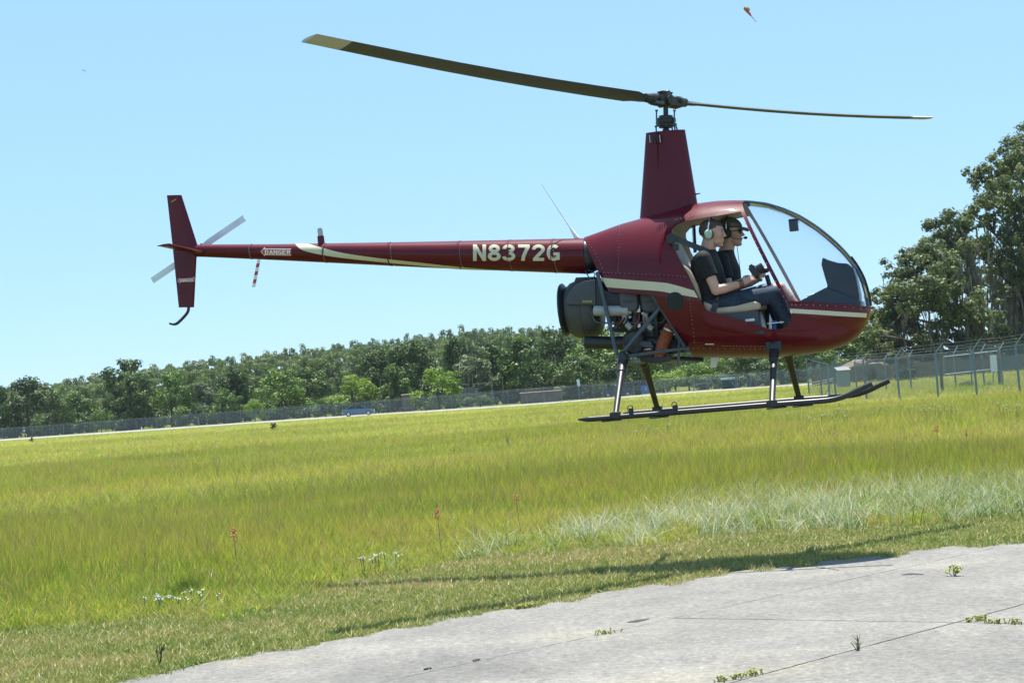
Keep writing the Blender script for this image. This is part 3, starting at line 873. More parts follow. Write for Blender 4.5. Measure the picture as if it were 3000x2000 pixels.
# the two live oaks with hanging moss
def oak(name, label, base_px, Y0, lobes, n, moss_pts, seed, trunk_r, trunk_path):
    random.seed(seed)
    xg = ray(base_px, yh(base_px) + FPX * EYE / Y0)
    loc = Vector((xg.x / xg.y * Y0, Y0, -0.03))
    r = thing(name, label, 'tree', loc)
    L = []
    for (px, py, rp) in lobes:
        Y = Y0 + random.uniform(-7, 7)
        c = at(px, py, Y) - loc
        rad = rp * Y / FPX
        L.append(((c.x, c.y, c.z), (rad, rad * 1.25, rad * 0.78)))
    p, q, s, t = lobes_to_leaves(L, n, 0.21, fill=0.9, sub=26, reach=1.28)
    link('crown', leaf_mesh('crown', p, q, s, t, M['leaf_oak']), r)
    mb = MB()
    tp = [at(x, y, Y0) - loc for x, y in trunk_path]
    tp[0].z = -0.05
    tp = smooth_line(tp, 10)
    mb.tube(tp, [trunk_r * (1.15 - 0.075 * k) for k in range(10)], 10)
    for c, rd_ in L:
        c = Vector(c)
        j = min(9, max(2, int(9 * min(1.0, max(0.2, (c.z - 2.0) / (tp[-1].z + 0.1))))))
        s0 = tp[j - 1]
        m1, m2 = s0.lerp(c, 0.35) + Vector((0, 0, 0.5)), s0.lerp(c, 0.7) + Vector((random.uniform(-0.6, 0.6), 0, random.uniform(-0.5, 0.6)))
        mb.tube(smooth_line([s0, m1, m2, c], 10), [trunk_r * 0.30 * (1 - 0.088 * k) for k in range(10)], 6)
        for _ in range(4):
            e = c + Vector((random.uniform(-1, 1) * rd_[0], random.uniform(-1, 1) * rd_[1], random.uniform(-0.4, 0.9) * rd_[2]))
            mb.tube([m2, m2.lerp(e, 0.5) + Vector((0, 0, 0.2)), e], [trunk_r * 0.16, trunk_r * 0.10, trunk_r * 0.04], 5)
    mb.build('trunk', M['bark'], r, smooth=60)
    # moss: strands hanging from the limbs
    pos, nr, sz, ti = [], [], [], []
    vsm, fsm, tm = [], [], []
    for (px, py, ln, sp, cnt) in moss_pts:
        for _ in range(cnt):
            Y = Y0 + random.uniform(-6, 5)
            c = at(px + random.gauss(0, sp), py + random.gauss(0, sp * 0.6), Y) - loc
            if random.random() < 0.35: continue
            l_ = ln * Y / FPX * random.uniform(0.15, 1.0)
            wv = random.uniform(0.05, 0.16)
            a = random.uniform(0, PI)
            dx, dy = math.cos(a) * wv, math.sin(a) * wv
            b0 = len(vsm)
            tn = random.uniform(0.2, 0.9)
            sw_ = random.uniform(-0.5, 0.5)
            for kk, q_ in enumerate((0.6, 1.0, 0.75, 0.15)):
                z = c.z - l_ * kk / 3
                ox = sw_ * kk / 3
                vsm += [(c.x - dx * q_ + ox, c.y - dy * q_, z), (c.x + dx * q_ + ox, c.y + dy * q_, z)]
                tm += [tn, tn]
            fsm += [(b0 + 2 * i, b0 + 2 * i + 1, b0 + 2 * i + 3, b0 + 2 * i + 2) for i in range(3)]
    me = bpy.data.meshes.new('spanish_moss'); me.from_pydata(vsm, [], fsm); me.materials.append(M['moss'])
    at_ = me.attributes.new('tint', 'FLOAT', 'POINT'); at_.data.foreach_set('value', tm)
    tag(link('spanish_moss', me, r), kind='stuff')
    return r
oak('live_oak', 'wide live oak hung with grey moss, the lower of the two beyond the near fence', 2862, 200,
    [(2600, 870, 50), (2650, 795, 55), (2700, 745, 52), (2770, 680, 62), (2825, 650, 52), (2610, 945, 70), (2700, 860, 80), (2780, 790, 85), (2845, 730, 75), (2572, 935, 42), (2690, 965, 75), (2785, 905, 80), (2595, 1000, 50), (2735, 1010, 48), (2660, 1035, 45), (2830, 985, 55), (2545, 985, 45), (2560, 1030, 45), (2620, 1055, 45), (2700, 1055, 48), (2775, 1050, 52), (2850, 1045, 50), (2900, 985, 50), (2870, 915, 55), (2640, 900, 60), (2740, 850, 70)],
    46000, [(2760, 840, 60, 60, 160), (2700, 930, 55, 60, 130), (2840, 900, 80, 40, 160), (2620, 985, 45, 40, 70), (2800, 980, 60, 50, 120), (2830, 790, 60, 30, 80)], 5, 0.75,
    [(2862, 1100), (2860, 1000), (2868, 900), (2850, 800), (2830, 720)])
oak('live_oak', 'tall live oak rising highest at the edge of the picture', 3020, 212,
    [(2872, 520, 42), (2920, 508, 52), (2962, 455, 45), (3000, 430, 62), (2945, 585, 68), (3005, 565, 85), (3065, 480, 110), (2962, 680, 66), (3045, 680, 95), (2925, 745, 55), (3005, 790, 80), (2885, 640, 40), (3095, 820, 110), (2950, 850, 42), (3050, 930, 80), (3130, 650, 120), (2990, 1010, 55), (3060, 1020, 70), (2925, 1030, 50), (2900, 820, 50), (2985, 880, 70), (2900, 570, 45)],
    48000, [(2960, 780, 90, 50, 200), (2930, 860, 90, 35, 170), (3010, 900, 110, 50, 200), (2900, 700, 70, 40, 90), (2985, 960, 80, 40, 120)], 9, 0.8,
    [(3020, 1085), (3015, 960), (3000, 840), (3010, 700), (3030, 560)])
# ------------------------------------------------------------------ fences
def link_mat(name, col, cover, cell=None):
    m = bpy.data.materials.new(name); m.use_nodes = True
    t = m.node_tree; t.nodes.clear()
    out = t.nodes.new('ShaderNodeOutputMaterial')
    tr = t.nodes.new('ShaderNodeBsdfTransparent'); df = t.nodes.new('ShaderNodeBsdfDiffuse'); df.inputs[0].default_value = (*col, 1)
    mx = t.nodes.new('ShaderNodeMixShader'); mx.inputs[0].default_value = cover
    if cell:
        uv = t.nodes.new('ShaderNodeUVMap')
        sp = t.nodes.new('ShaderNodeSeparateXYZ'); t.links.new(uv.outputs[0], sp.inputs[0])
        def mth(op, a, b=None):
            n = t.nodes.new('ShaderNodeMath'); n.operation = op
            for i, q in enumerate((a, b)):
                if q is None: continue
                if isinstance(q, (int, float)): n.inputs[i].default_value = q
                else: t.links.new(q, n.inputs[i])
            return n.outputs[0]
        u, v = mth('DIVIDE', sp.outputs[0], cell), mth('DIVIDE', sp.outputs[1], cell)
        hits = []
        for s in ('ADD', 'SUBTRACT'):
            f = mth('FRACT', mth(s, u, v))
            hits.append(mth('LESS_THAN', f, cover))
        t.links.new(mth('MAXIMUM', hits[0], hits[1]), mx.inputs[0])
    t.links.new(tr.outputs[0], mx.inputs[1]); t.links.new(df.outputs[0], mx.inputs[2]); t.links.new(mx.outputs[0], out.inputs[0])
    return m
M['link_far'] = link_mat('far_chain_link', (0.23, 0.25, 0.27), 0.27)
M['link_near'] = link_mat('near_chain_link', (0.34, 0.36, 0.37), 0.105, 0.085)
M['wire'] = paint('fence_wire', (0.17, 0.19, 0.21), 0.5, 0.3, 0.1, 10)
def mesh_panel(name, a, b, z0, z1, mat, parent):
    a, b = Vector(a), Vector(b)
    L = (Vector((b.x, b.y, 0)) - Vector((a.x, a.y, 0))).length
    me = bpy.data.meshes.new(name)
    me.from_pydata([(a.x, a.y, z0 + a.z), (b.x, b.y, z0 + b.z), (b.x, b.y, z1 + b.z), (a.x, a.y, z1 + a.z)], [], [(0, 1, 2, 3)])
    uvl = me.uv_layers.new(name='UVMap')
    for i, q in enumerate([(0, z0), (L, z0), (L, z1), (0, z1)]): uvl.data[i].uv = q
    me.materials.append(mat)
    return link(name, me, parent)
def post_mesh(h, r, arm=None, n=8):
    mb = MB().tube([(0, 0, -0.1), (0, 0, h)], r, n)
    if arm is not None: mb.tube([(0, 0, h - 0.02), (arm[0], arm[1], h + arm[2])], [r * 0.62, r * 0.45], 6)
    return mb.mesh('post', M['galv'])
# the long perimeter fence behind the pale road
ff = thing('perimeter_fence', 'long grey chain-link fence running along the far side of the field', 'fence', ground(0, 1285))
pts = []
for p in smooth_line([(x, y, 0) for x, y in ROAD if -900 <= x <= 3900], 500):
    q = ground(p.x, p.y - 4.6)
    pts.append(Vector((q.x, q.y, -0.03)))
o0 = ff.location.copy()
pm = post_mesh(1.85, 0.028, (0.0, -0.22, 0.24), 6)
acc, last, posts = 0.0, pts[0], [pts[0]]
for q in pts[1:]:
    if (q - last).length >= 2.35:
        posts.append(q); last = q
for q in posts:
    px_, _ = project(q.x, q.y, 0.0)
    if -60 < px_ < 2340: 
        o = link('post', pm, ff); o.location = q - o0
for i in range(0, len(posts) - 1):
    a, b = posts[i], posts[i + 1]
    px_, _ = project(a.x, a.y, 0.0)
    if -120 < px_ < 2345 and i % 8 == 0:
        seg = posts[i:i + 9]
        mb = MB()
        mb.rings([[p - o0, p - o0 + Vector((0, 0, 1.83))] for p in seg], closed=False, caps=False)
        mb.build('chain_link', M['link_far'], ff, smooth=0, fix=False)
        MB().tube([p - o0 + Vector((0, 0, 1.84)) for p in seg], 0.014, 5).build('top_rail', M['galv'], ff)
        for kk in range(2):
            MB().tube([p - o0 + Vector((0, -0.09 - 0.1 * kk, 1.95 + 0.11 * kk)) for p in seg], 0.008, 4).build('barbed_wire', M['wire'], ff)
# the near compound: its front, side and back runs
nf = thing('compound_fence', 'tall chain-link compound fence with outward barbed wire arms beyond the field', 'fence', ground(2450, 1193))
o1 = nf.location.copy()
def gpt(px, Y):
    xg = ray(px, yh(px) + FPX * EYE / Y)
    return Vector((xg.x / xg.y * Y, Y, 0))
FR = [gpt(2452, 89), gpt(2541, 86.3), gpt(2637, 83.5), gpt(2750, 80.6), gpt(2864, 77.8), gpt(2990, 75), gpt(3125, 72.2)]
FRH = [1.82, 1.83, 1.86, 1.88, 1.90, 1.94, 1.97]
def fence_run(P, H, arm, arms=True, wires=3, rail=True):
    for i, p in enumerate(P):
        o = link('post', post_mesh(H[i], 0.042 if arms else 0.045, arm if arms else None), nf)
        o.location = p - o1
        o.rotation_euler = (R(random.uniform(-1, 1)), R(random.uniform(-1.5, 0.5)), 0)
        if i + 1 < len(P):
            a, b = p - o1, P[i + 1] - o1
            me_a, me_b = Vector((a.x, a.y, 0)), Vector((b.x, b.y, 0))
            mesh_panel('chain_link', me_a, me_b, 0.03, (H[i] + H[i + 1]) / 2 - 0.03, M['link_near'], nf)
            if rail: MB().tube([a + Vector((0, 0, H[i] - 0.02)), b + Vector((0, 0, H[i + 1] - 0.02))], 0.009, 6).build('top_rail', M['galv'], nf)
            if i == 0: MB().tube([a + Vector((0, 0, 0.07)), b + Vector((0, 0, 0.07))], 0.015, 6).build('bottom_rail', M['weathered'], nf)
            for k in range(wires):
                f = (k + 0.9) / wires
                sag = Vector((0, 0, -0.025))
                d = Vector(arm) * f if arms else Vector((0, 0, 0.12 + 0.12 * k))
                MB().tube([a + Vector((0, 0, H[i])) + d, (a + b) / 2 + Vector((0, 0, (H[i] + H[i + 1]) / 2)) + d + sag, b + Vector((0, 0, H[i + 1])) + d], 0.0042, 4).build('barbed_wire', M['wire'], nf)
random.seed(4)
fence_run(FR, FRH, (0.28, -0.15, 0.36))
SIDE = [gpt(2452, 89), gpt(2432, 98), gpt(2409, 110), gpt(2372, 124)]
fence_run(SIDE[1:], [1.85, 2.0, 2.30], (-0.25, 0.1, 0.32), arms=False, wires=2)
mesh_panel('chain_link', SIDE[0] - o1, SIDE[1] - o1, 0.03, 1.8, M['link_near'], nf)
BK = [gpt(2372, 124), gpt(2512, 117), gpt(2598, 113), gpt(2672, 108), gpt(2802, 104), gpt(2886, 101), gpt(2940, 98), gpt(3060, 95)]
fence_run(BK[1:], [1.9] * 7, (0.28, 0.18, 0.33))
mesh_panel('chain_link', BK[0] - o1, BK[1] - o1, 0.03, 1.9, M['link_near'], nf)
# leaning gate leaf by the corner post
for (p, q) in (((2375, 1122), (2444, 1108)), ((2375, 1130), (2440, 1114)), ((2410, 1165), (2440, 1118))):
    MB().tube([at(*p, 116) - o1, at(*q, 104) - o1], 0.022, 6).build('gate_rail', M['weathered'], nf)
# weathered timber posts and a rail frame inside the compound
def pole(px, ty, by, Y, r, label, name='timber_post', cat='post', mat='old_timber', group=None):
    b = gpt(px, Y)
    t = at(px - 5, ty, Y)
    o = MB().tube([(0, 0, -0.1), (0, 0, t.z * 0.5), (t.x - b.x, 0, t.z)], [r * 1.05, r, r * 0.92], 10).build(name, M[mat])
    o.location = b
    return tag(o, label, cat, group)
pole(2762, 1022, 1150, 95, 0.068, 'thick weathered timber post beside the rail frame in the compound')
pole(2931, 1005, 1123, 99, 0.072, 'thick weathered timber post in front of the white pickup')
rf = thing('rail_frame', 'grey pipe frame with two rails between the timber posts', 'gate', gpt(2800, 100))
o2 = rf.location.copy()
for a, b in (((2764, 1046), (2925, 1028)), ((2764, 1098), (2925, 1080)), ((2764, 1046), (2766, 1098)), ((2842, 1018), (2848, 1128)), ((2922, 1028), (2925, 1082))):
    MB().tube([at(*a, 100) - o2, at(*b, 100) - o2], 0.035, 8).build('rail', M['galv'], rf)
sg = thing('notice_board', 'pale blank notice board on the compound gate beside the timber post', 'sign', gpt(2910, 98))
MB().box(at(2911, 1064, 98) - sg.location, (0.31, 0.02, 0.78)).build('board', M['white'], sg)
MB().tube([at(2911, 1040, 98.1) - sg.location, Vector((0, 0.1, 0))], 0.025, 6).build('post', M['galv'], sg)
# broken branch and vine-grown stump in the compound
random.seed(21)
def bush(px, ty, wpx, Y, mat, label, name, n=1800, cat='shrub', kind='shrub', var=0):
    return place_tree(name, label, gpt(px, Y) + Vector((0, 0, -0.03)), at(px, ty, Y).z, wpx * Y / FPX, kind, var, mat, n=3600, cat=cat)
bush(2655, 1036, 78, 178, 'leaf_brown', 'brown vine-covered trunk mass behind the compound fence', 'vine_thicket', kind='tall', var=1, cat='thicket')
bush(2838, 1105, 60, 104, 'leaf_brown', 'low tangled brown brush inside the compound', 'brush', var=1)
bush(2893, 1112, 46, 102, 'leaf_grey', 'dry grey weeds at the foot of the second timber post', 'brush', var=2)
bush(2960, 1060, 50, 190, 'leaf_brown', 'brown hedge behind the white pickup', 'hedge', var=0)
bush(2560, 1058, 44, 184, 'leaf_brown', 'dry brown bush overhanging the tan house', 'dry_bush', var=2)

# ------------------------------------------------------------------ houses, sheds and roadside things beyond the fences
M['tan_wall'] = paint('tan_wall', (0.30, 0.26, 0.21), 0.85, 0, 0.08, 1)
M['brown_roof'] = paint('brown_shingle', (0.17, 0.125, 0.098), 0.9, 0, 0.15, 2)
M['pale_wall'] = paint('pale_wall', (0.27, 0.275, 0.275), 0.8, 0, 0.06, 1)
M['timber_wall'] = paint('brown_timber', (0.165, 0.125, 0.095), 0.9, 0, 0.3, 1.5)
M['grey_wall'] = paint('grey_block', (0.13, 0.135, 0.14), 0.85, 0, 0.12, 1)
M['window'] = paint('dark_window', (0.03, 0.035, 0.04), 0.15, 0, 0.1, 2)
M['green_box'] = paint('dark_green_paint', (0.018, 0.055, 0.045), 0.5, 0, 0.1, 1)
M['mint_top'] = paint('pale_green_lid', (0.42, 0.55, 0.48), 0.6, 0, 0.05, 1)
M['blue_sign'] = paint('blue_board', (0.030, 0.16, 0.52), 0.5, 0, 0.06, 1)
def house(name, label, px0, px1, top, eave, base_px, Y, wall, roof, depth=7.0, windows=(), gable=True, cat='house'):
    c = gpt((px0 + px1) / 2, Y)
    r = thing(name, label, cat, c)
    x0, x1 = at(px0, eave, Y).x - c.x, at(px1, eave, Y).x - c.x
    ze, zt_ = at((px0 + px1) / 2, eave, Y).z, at((px0 + px1) / 2, top, Y).z
    MB().box(((x0 + x1) / 2, depth / 2, ze / 2 - 0.03), (x1 - x0, depth, ze + 0.06)).build('wall', M[wall], r, smooth=0)
    if gable:
        ov = 0.3
        rp = [(x0 - ov, -ov, ze - 0.05), (x1 + ov, -ov, ze - 0.05), (x1 + ov, depth + ov, ze - 0.05), (x0 - ov, depth + ov, ze - 0.05), (x0 + (x1 - x0) * 0.3, depth / 2, zt_), (x1 - (x1 - x0) * 0.3, depth / 2, zt_)]
        MB().add(rp, [(0, 1, 5, 4), (2, 3, 4, 5), (1, 2, 5), (3, 0, 4), (3, 2, 1, 0)]).build('roof', M[roof], r, smooth=0)
    else:
        MB().add([(x0 - 0.1, -0.1, ze), (x1 + 0.1, -0.1, ze), (x1 + 0.1, depth, zt_), (x0 - 0.1, depth, zt_), (x0 - 0.1, -0.1, ze + 0.08), (x1 + 0.1, -0.1, ze + 0.08), (x1 + 0.1, depth, zt_ + 0.08), (x0 - 0.1, depth, zt_ + 0.08)], [(3, 2, 1, 0), (4, 5, 6, 7), (0, 1, 5, 4), (1, 2, 6, 5), (2, 3, 7, 6), (3, 0, 4, 7)]).build('roof', M[roof], r, smooth=0)
    for (a, b, t_, u_) in windows:
        wx0, wx1, wz0, wz1 = x0 + (x1 - x0) * a, x0 + (x1 - x0) * b, ze * t_, ze * u_
        f = MB().box(((wx0 + wx1) / 2, -0.02, (wz0 + wz1) / 2), (wx1 - wx0, 0.08, wz1 - wz0)).build('window', M['white'], r, smooth=0)
        MB().box(((wx0 + wx1) / 2, -0.065, (wz0 + wz1) / 2), ((wx1 - wx0) * 0.8, 0.012, (wz1 - wz0) * 0.84)).build('pane', M['window'], f, smooth=0)
    return r
house('house', 'low tan house with a brown shingle roof behind the compound', 2484, 2612, 1050, 1076, 1112, 192, 'tan_wall', 'brown_roof', 8, [(0.12, 0.26, 0.35, 0.8), (0.55, 0.72, 0.3, 0.8)])
house('shed', 'small pale shed with a sloping white roof in front of the tan house', 2457, 2489, 1077, 1087, 1115, 150, 'pale_wall', 'pale_wall', 1.4, [], False, 'shed')
house('house', 'white house showing between the vine thicket and the first timber post', 2692, 2745, 1042, 1052, 1105, 205, 'pale_wall', 'grey_wall', 6, [(0.2, 0.4, 0.35, 0.75)])
house('house', 'white house behind the rail frame of the compound', 2784, 2824, 1020, 1030, 1095, 200, 'pale_wall', 'white', 6, [(0.35, 0.6, 0.4, 0.8)])
# board fence: panels one by one
bf = thing('board_fence', 'brown and grey board fence of tall panels behind the compound', 'fence', gpt(2600, 186))
for k in range(16):
    px0 = 2380 + k * 40
    if px0 > 3010: break
    Yk = 188
    a, b = gpt(px0, Yk), gpt(px0 + 39.3, Yk)
    tz = 1.75 + 0.1 * math.sin(k * 2.1)
    c = (a + b) / 2 - bf.location
    MB().box((c.x, c.y + 0.04 * (k % 2), tz / 2 - 0.03), ((b - a).length, 0.06, tz)).build('panel', M['timber_wall'] if k % 5 not in (1, 4) else M['grey_wall'], bf, smooth=0)

def car(name, label, loc, rotz, col, sedan=True, lights=True):
    r = thing(name, label, 'car', loc, rotz)
    pnt = paint(name + '_paint', col, 0.25, 0.3, 0.05, 3, coat=0.6)
    prof_ = [(-2.25, 0.45), (-2.28, 0.75), (-2.15, 0.95), (-1.5, 1.02), (0.75, 0.98), (1.6, 0.86), (2.15, 0.70), (2.27, 0.5), (2.2, 0.28), (-2.15, 0.28)]
    mb = MB()
    mb.rings([[Vector((x * (1 - abs(t) ** 6 * 0.06), 0.88 * t * (1.0 if z < 0.8 else 0.96), z)) for x, z in prof_] for t in (-1, -0.85, -0.4, 0.4, 0.85, 1)], True, True)
    mb.build('body', pnt, r, smooth=40)
    gh = [(-1.75, 0.98), (-1.05, 1.38), (-0.3, 1.45), (0.35, 1.40), (1.25, 0.93)]
    MB().rings([[Vector((x * (0.97 if abs(t) > 0.9 else 1), t * (0.80 if z < 1.1 else 0.62), z)) for x, z in gh] for t in (-1, -0.5, 0.5, 1)], True, True).build('windows', M['car_glass'], r, smooth=25)
    rp = [(-1.12, 1.375), (-0.3, 1.455), (0.38, 1.405)]
    MB().rings([[Vector((x, t * 0.60, z + 0.012)) for x, z in rp] + [Vector((x, t * 0.60, z - 0.02)) for x, z in rp[::-1]] for t in (-1, 0, 1)], True, True).build('roof', pnt, r)
    for sy in (-1, 1):
        for (p, q) in (((-1.75, 0.80, 0.985), (-1.08, 0.62, 1.39)), ((-0.35, 0.80, 0.985), (-0.32, 0.635, 1.43)), ((1.25, 0.79, 0.94), (0.36, 0.62, 1.40))):
            MB().tube([(p[0], p[1] * sy, p[2]), (q[0], q[1] * sy, q[2])], 0.035, 6).build('pillar', pnt, r)
        MB().box((0.95, sy * 0.93, 0.98), (0.12, 0.14, 0.1)).build('mirror', pnt, r, bevel=0.02)
        for x in (-1.38, 1.38):
            wh = MB().lathe((x, sy * 0.70, 0.32), (0, sy, 0), [(0, 0.30), (0.02, 0.32), (0.17, 0.32), (0.19, 0.29), (0.192, 0.2)], 20).build('wheel', M['rubber'], r)
            MB().lathe((x, sy * 0.885, 0.32), (0, sy, 0), [(0, 0.205), (0.008, 0.20), (0.01, 0.05), (0.014, 0.0)], 14).build('rim', M['alu'], wh)
        MB().box((2.16, sy * 0.62, 0.66), (0.14, 0.34, 0.12)).build('headlight', M['white'], r, bevel=0.02)
        MB().box((-2.22, sy * 0.64, 0.82), (0.10, 0.32, 0.14)).build('taillight', M['red'], r, bevel=0.02)
    return r
cp_ = ground(1051, float(road_y(1051)) - 1.5)
car('moving_car', 'blue-grey sedan driving along the pale road in front of the far fence', (cp_.x, cp_.y, -0.01), R(2.5), (0.10, 0.15, 0.22))
cp_ = gpt(1811, fence_Y(1811) + 5)
car('parked_car', 'black sedan parked in the grass behind the fence near the blue sign', (cp_.x, cp_.y, -0.03), R(176), (0.012, 0.012, 0.014))
cp_ = gpt(2938, 236)
pk = thing('pickup_truck', 'white pickup truck parked behind the compound at the edge of the picture', 'truck', (cp_.x, cp_.y, -0.03), R(-78))
MB().rings([[Vector((x, 0.9 * t, z)) for x, z in ((-1.0, 0.45), (-1.0, 1.0), (-0.2, 1.05), (0.1, 1.65), (0.3, 1.7), (0.9, 1.7), (1.0, 0.45))] for t in (-1, 1)], True, True).build('cab', M['white'], pk, smooth=0, bevel=0.05)
MB().box((1.9, 0, 0.75), (1.75, 1.8, 0.6)).build('cargo_bed', M['white'], pk, bevel=0.03)
MB().box((0.42, -0.905, 1.38), (0.7, 0.02, 0.42)).build('window', M['car_glass'], pk)
for x in (-0.5, 2.0):
    for sy in (-1, 1):
        MB().lathe((x, sy * 0.7, 0.36), (0, sy, 0), [(0, 0.34), (0.02, 0.36), (0.2, 0.36), (0.22, 0.3), (0.221, 0)], 16).build('wheel', M['rubber'], pk)
# green utility cabinet with a pale lid
c = gpt(2134, fence_Y(2134) + 4)
ub = thing('utility_box', 'dark green utility box with a pale lid behind the chain-link gate', 'utility box', c)
MB().box((0, 0, 0.62), (1.72, 1.3, 1.25)).build('cabinet', M['green_box'], ub, bevel=0.03)
MB().box((0, 0, 1.40), (1.80, 1.4, 0.32)).build('lid', M['mint_top'], ub, bevel=0.03)
MB().box((0, -0.655, 0.6), (0.02, 0.01, 1.1)).build('door_seam', M['black'], ub)
# blue board with a pale emblem
c = gpt(1894, fence_Y(1894) + 2.5)
bs = thing('blue_sign', 'bright blue board with a pale shield emblem near the parked black car', 'sign', c)
MB().box((0, 0, 0.72), (1.36, 0.08, 1.12)).build('board', M['blue_sign'], bs, bevel=0.01)
MB().rings([[Vector((x, y, 0.78 + z)) for x, z in ((-0.13, 0.2), (0.13, 0.2), (0.14, 0.0), (0.08, -0.15), (0, -0.22), (-0.08, -0.15), (-0.14, 0.0))] for y in (-0.046, -0.060)], True, True).build('emblem', paint('pale_gold', (0.5, 0.46, 0.3), 0.5), bs)
MB().rings([[Vector((x, y, 0.78 + z)) for x, z in ((-0.06, 0.1), (0.06, 0.1), (0.06, 0.0), (0, -0.1), (-0.06, 0.0))] for y in (-0.061, -0.066)], True, True).build('emblem_centre', M['blue_sign'], bs)
for sx in (-0.6, 0.6): MB().tube([(sx, 0.03, -0.1), (sx, 0.03, 1.2)], 0.03, 6).build('post', M['galv'], bs)
# white tilted road sign beyond the fence
c = gpt(1699, fence_Y(1699) + 8)
ws = thing('road_sign', 'small white rectangular sign on a post under the dark trees', 'sign', c)
MB().box((-0.05, 0, 2.35), (0.40, 0.03, 0.95), Euler((0, R(-6), 0)).to_matrix()).build('panel', M['white'], ws)
MB().tube([(0, 0.03, -0.1), (-0.02, 0.03, 2.6)], 0.03, 6).build('post', M['galv'], ws)
# chain-link double gate with diagonal braces in the far fence
gt = thing('chain_link_gate', 'pair of chain-link gate leaves with diagonal braces in the far fence', 'gate', gpt(2090, fence_Y(2090) - 0.5))
og = gt.location.copy()
for (a, b) in (((1948, 1120), (1948, 1158)), ((2032, 1113), (2032, 1152)), ((2034, 1113), (2034, 1152)), ((2072, 1103), (2072, 1148)), ((2160, 1103), (2160, 1142)), ((2200, 1100), (2200, 1139)), ((2072, 1110), (2160, 1105)), ((2076, 1108), (2108, 1143)), ((2132, 1106), (2160, 1138)), ((2040, 1126), (2070, 1122)), ((2162, 1108), (2198, 1136))):
    Yg = og.y
    pa, pb = at(*a, Yg) - og, at(*b, Yg) - og
    MB().tube([pa, pb], 0.045 if a[0] == b[0] else 0.03, 6).build('rail', M['galv'], gt)
# wooden poles, pipe rack and hut between the trees
pole(1119, 1110, 1190, fence_Y(1119) + 8, 0.085, 'grey wooden pole nearest to the driving car')
pole(1144, 1120, 1190, fence_Y(1144) + 10, 0.075, 'thinner grey wooden pole next to the brick hut')
pr = thing('pipe_rack', 'rusty pipe rack on posts between the bright tree and the flat hut', 'rack', gpt(1410, fence_Y(1410) + 14))
op = pr.location.copy()
for (a, b, r_) in (((1352, 1126), (1375, 1126), 0.06), ((1385, 1125), (1437, 1121), 0.06), ((1437, 1107), (1475, 1105), 0.05), ((1373, 1095), (1374, 1170), 0.08), ((1384, 1095), (1385, 1168), 0.08), ((1440, 1105), (1441, 1166), 0.1), ((1472, 1105), (1474, 1160), 0.08), ((1352, 1126), (1353, 1172), 0.06)):
    MB().tube([at(*a, op.y) - op, at(*b, op.y) - op], r_ * 0.8, 7).build('pipe', M['old_timber'], pr)
for px_ in (1362, 1378, 1395):
    q = at(px_, 1150, op.y + 0.5) - op
    MB().box(q, (0.7, 0.6, 1.3)).build('transformer', M['grey_wall'], pr, bevel=0.05)
house('hut', 'flat grey block hut behind the fence under the hazy tree', 1524, 1645, 1147, 1149, 1175, fence_Y(1580) + 7, 'timber_wall', 'timber_wall', 2.5, [], False, 'hut')
house('brick_hut', 'little grey-brown hut with an open top frame beside the bright tree', 1176, 1209, 1155, 1157, 1205, fence_Y(1190) + 6, 'timber_wall', 'timber_wall', 2, [], False, 'hut')
bn = thing('bench', 'pale low bench in front of the little hut', 'bench', gpt(1190, fence_Y(1190) + 3))
ob = bn.location.copy()
MB().box((0, 0, 0.55), (2.2, 0.4, 0.08)).build('seat', M['pale_wall'], bn)
for sx in (-0.9, 0, 0.9): MB().box((sx, 0, 0.25), (0.08, 0.35, 0.55)).build('leg', M['pale_wall'], bn)
#@@TREES_END
# ------------------------------------------------------------------ helicopter
HY, HP = R(-14.0), R(-1.5)
HORG = at(2008, 1212, 18.0)
HM = Matrix.Translation(HORG) @ Matrix.Rotation(HY, 4, 'Z') @ Matrix.Rotation(HP, 4, 'Y')
HMI = HM.inverted()
_hc = HMI @ Vector((0, 0, EYE))
def hp(px, py, y=0.0):
    """photograph pixel -> helicopter coordinates (x forward, y to port, z up) on the plane at that y"""
    d = HMI.to_3x3() @ ray(px, py)
    t = (y - _hc.y) / d.y
    p = _hc + d * t
    return Vector((p.x, y, p.z))
def za(u, v): return 1600 + u / 2.0905, 500 + v / 2.0905       # close-up of the cabin
def zb(u, v): return 1600 + u / 4.612, 780 + v / 4.612         # close-up of the engine
def zt(u, v): return 400 + u / 3.408, 520 + v / 3.408          # close-up of the tail
def zm(u, v): return 1780 + u / 3.92, 240 + v / 3.92           # close-up of the mast
def A(u, v, y=-0.5): return hp(*za(u, v), y)
def B(u, v, y=-0.3): return hp(*zb(u, v), y)
def T(u, v, y=0.0): return hp(*zt(u, v), y)
def K(u, v, y=0.0): return hp(*zm(u, v), y)
def xz(p): return (p.x, p.z)

heli = thing('helicopter', 'dark red two-seat helicopter with open doors hovering over the field edge', 'helicopter', matrix=HM)

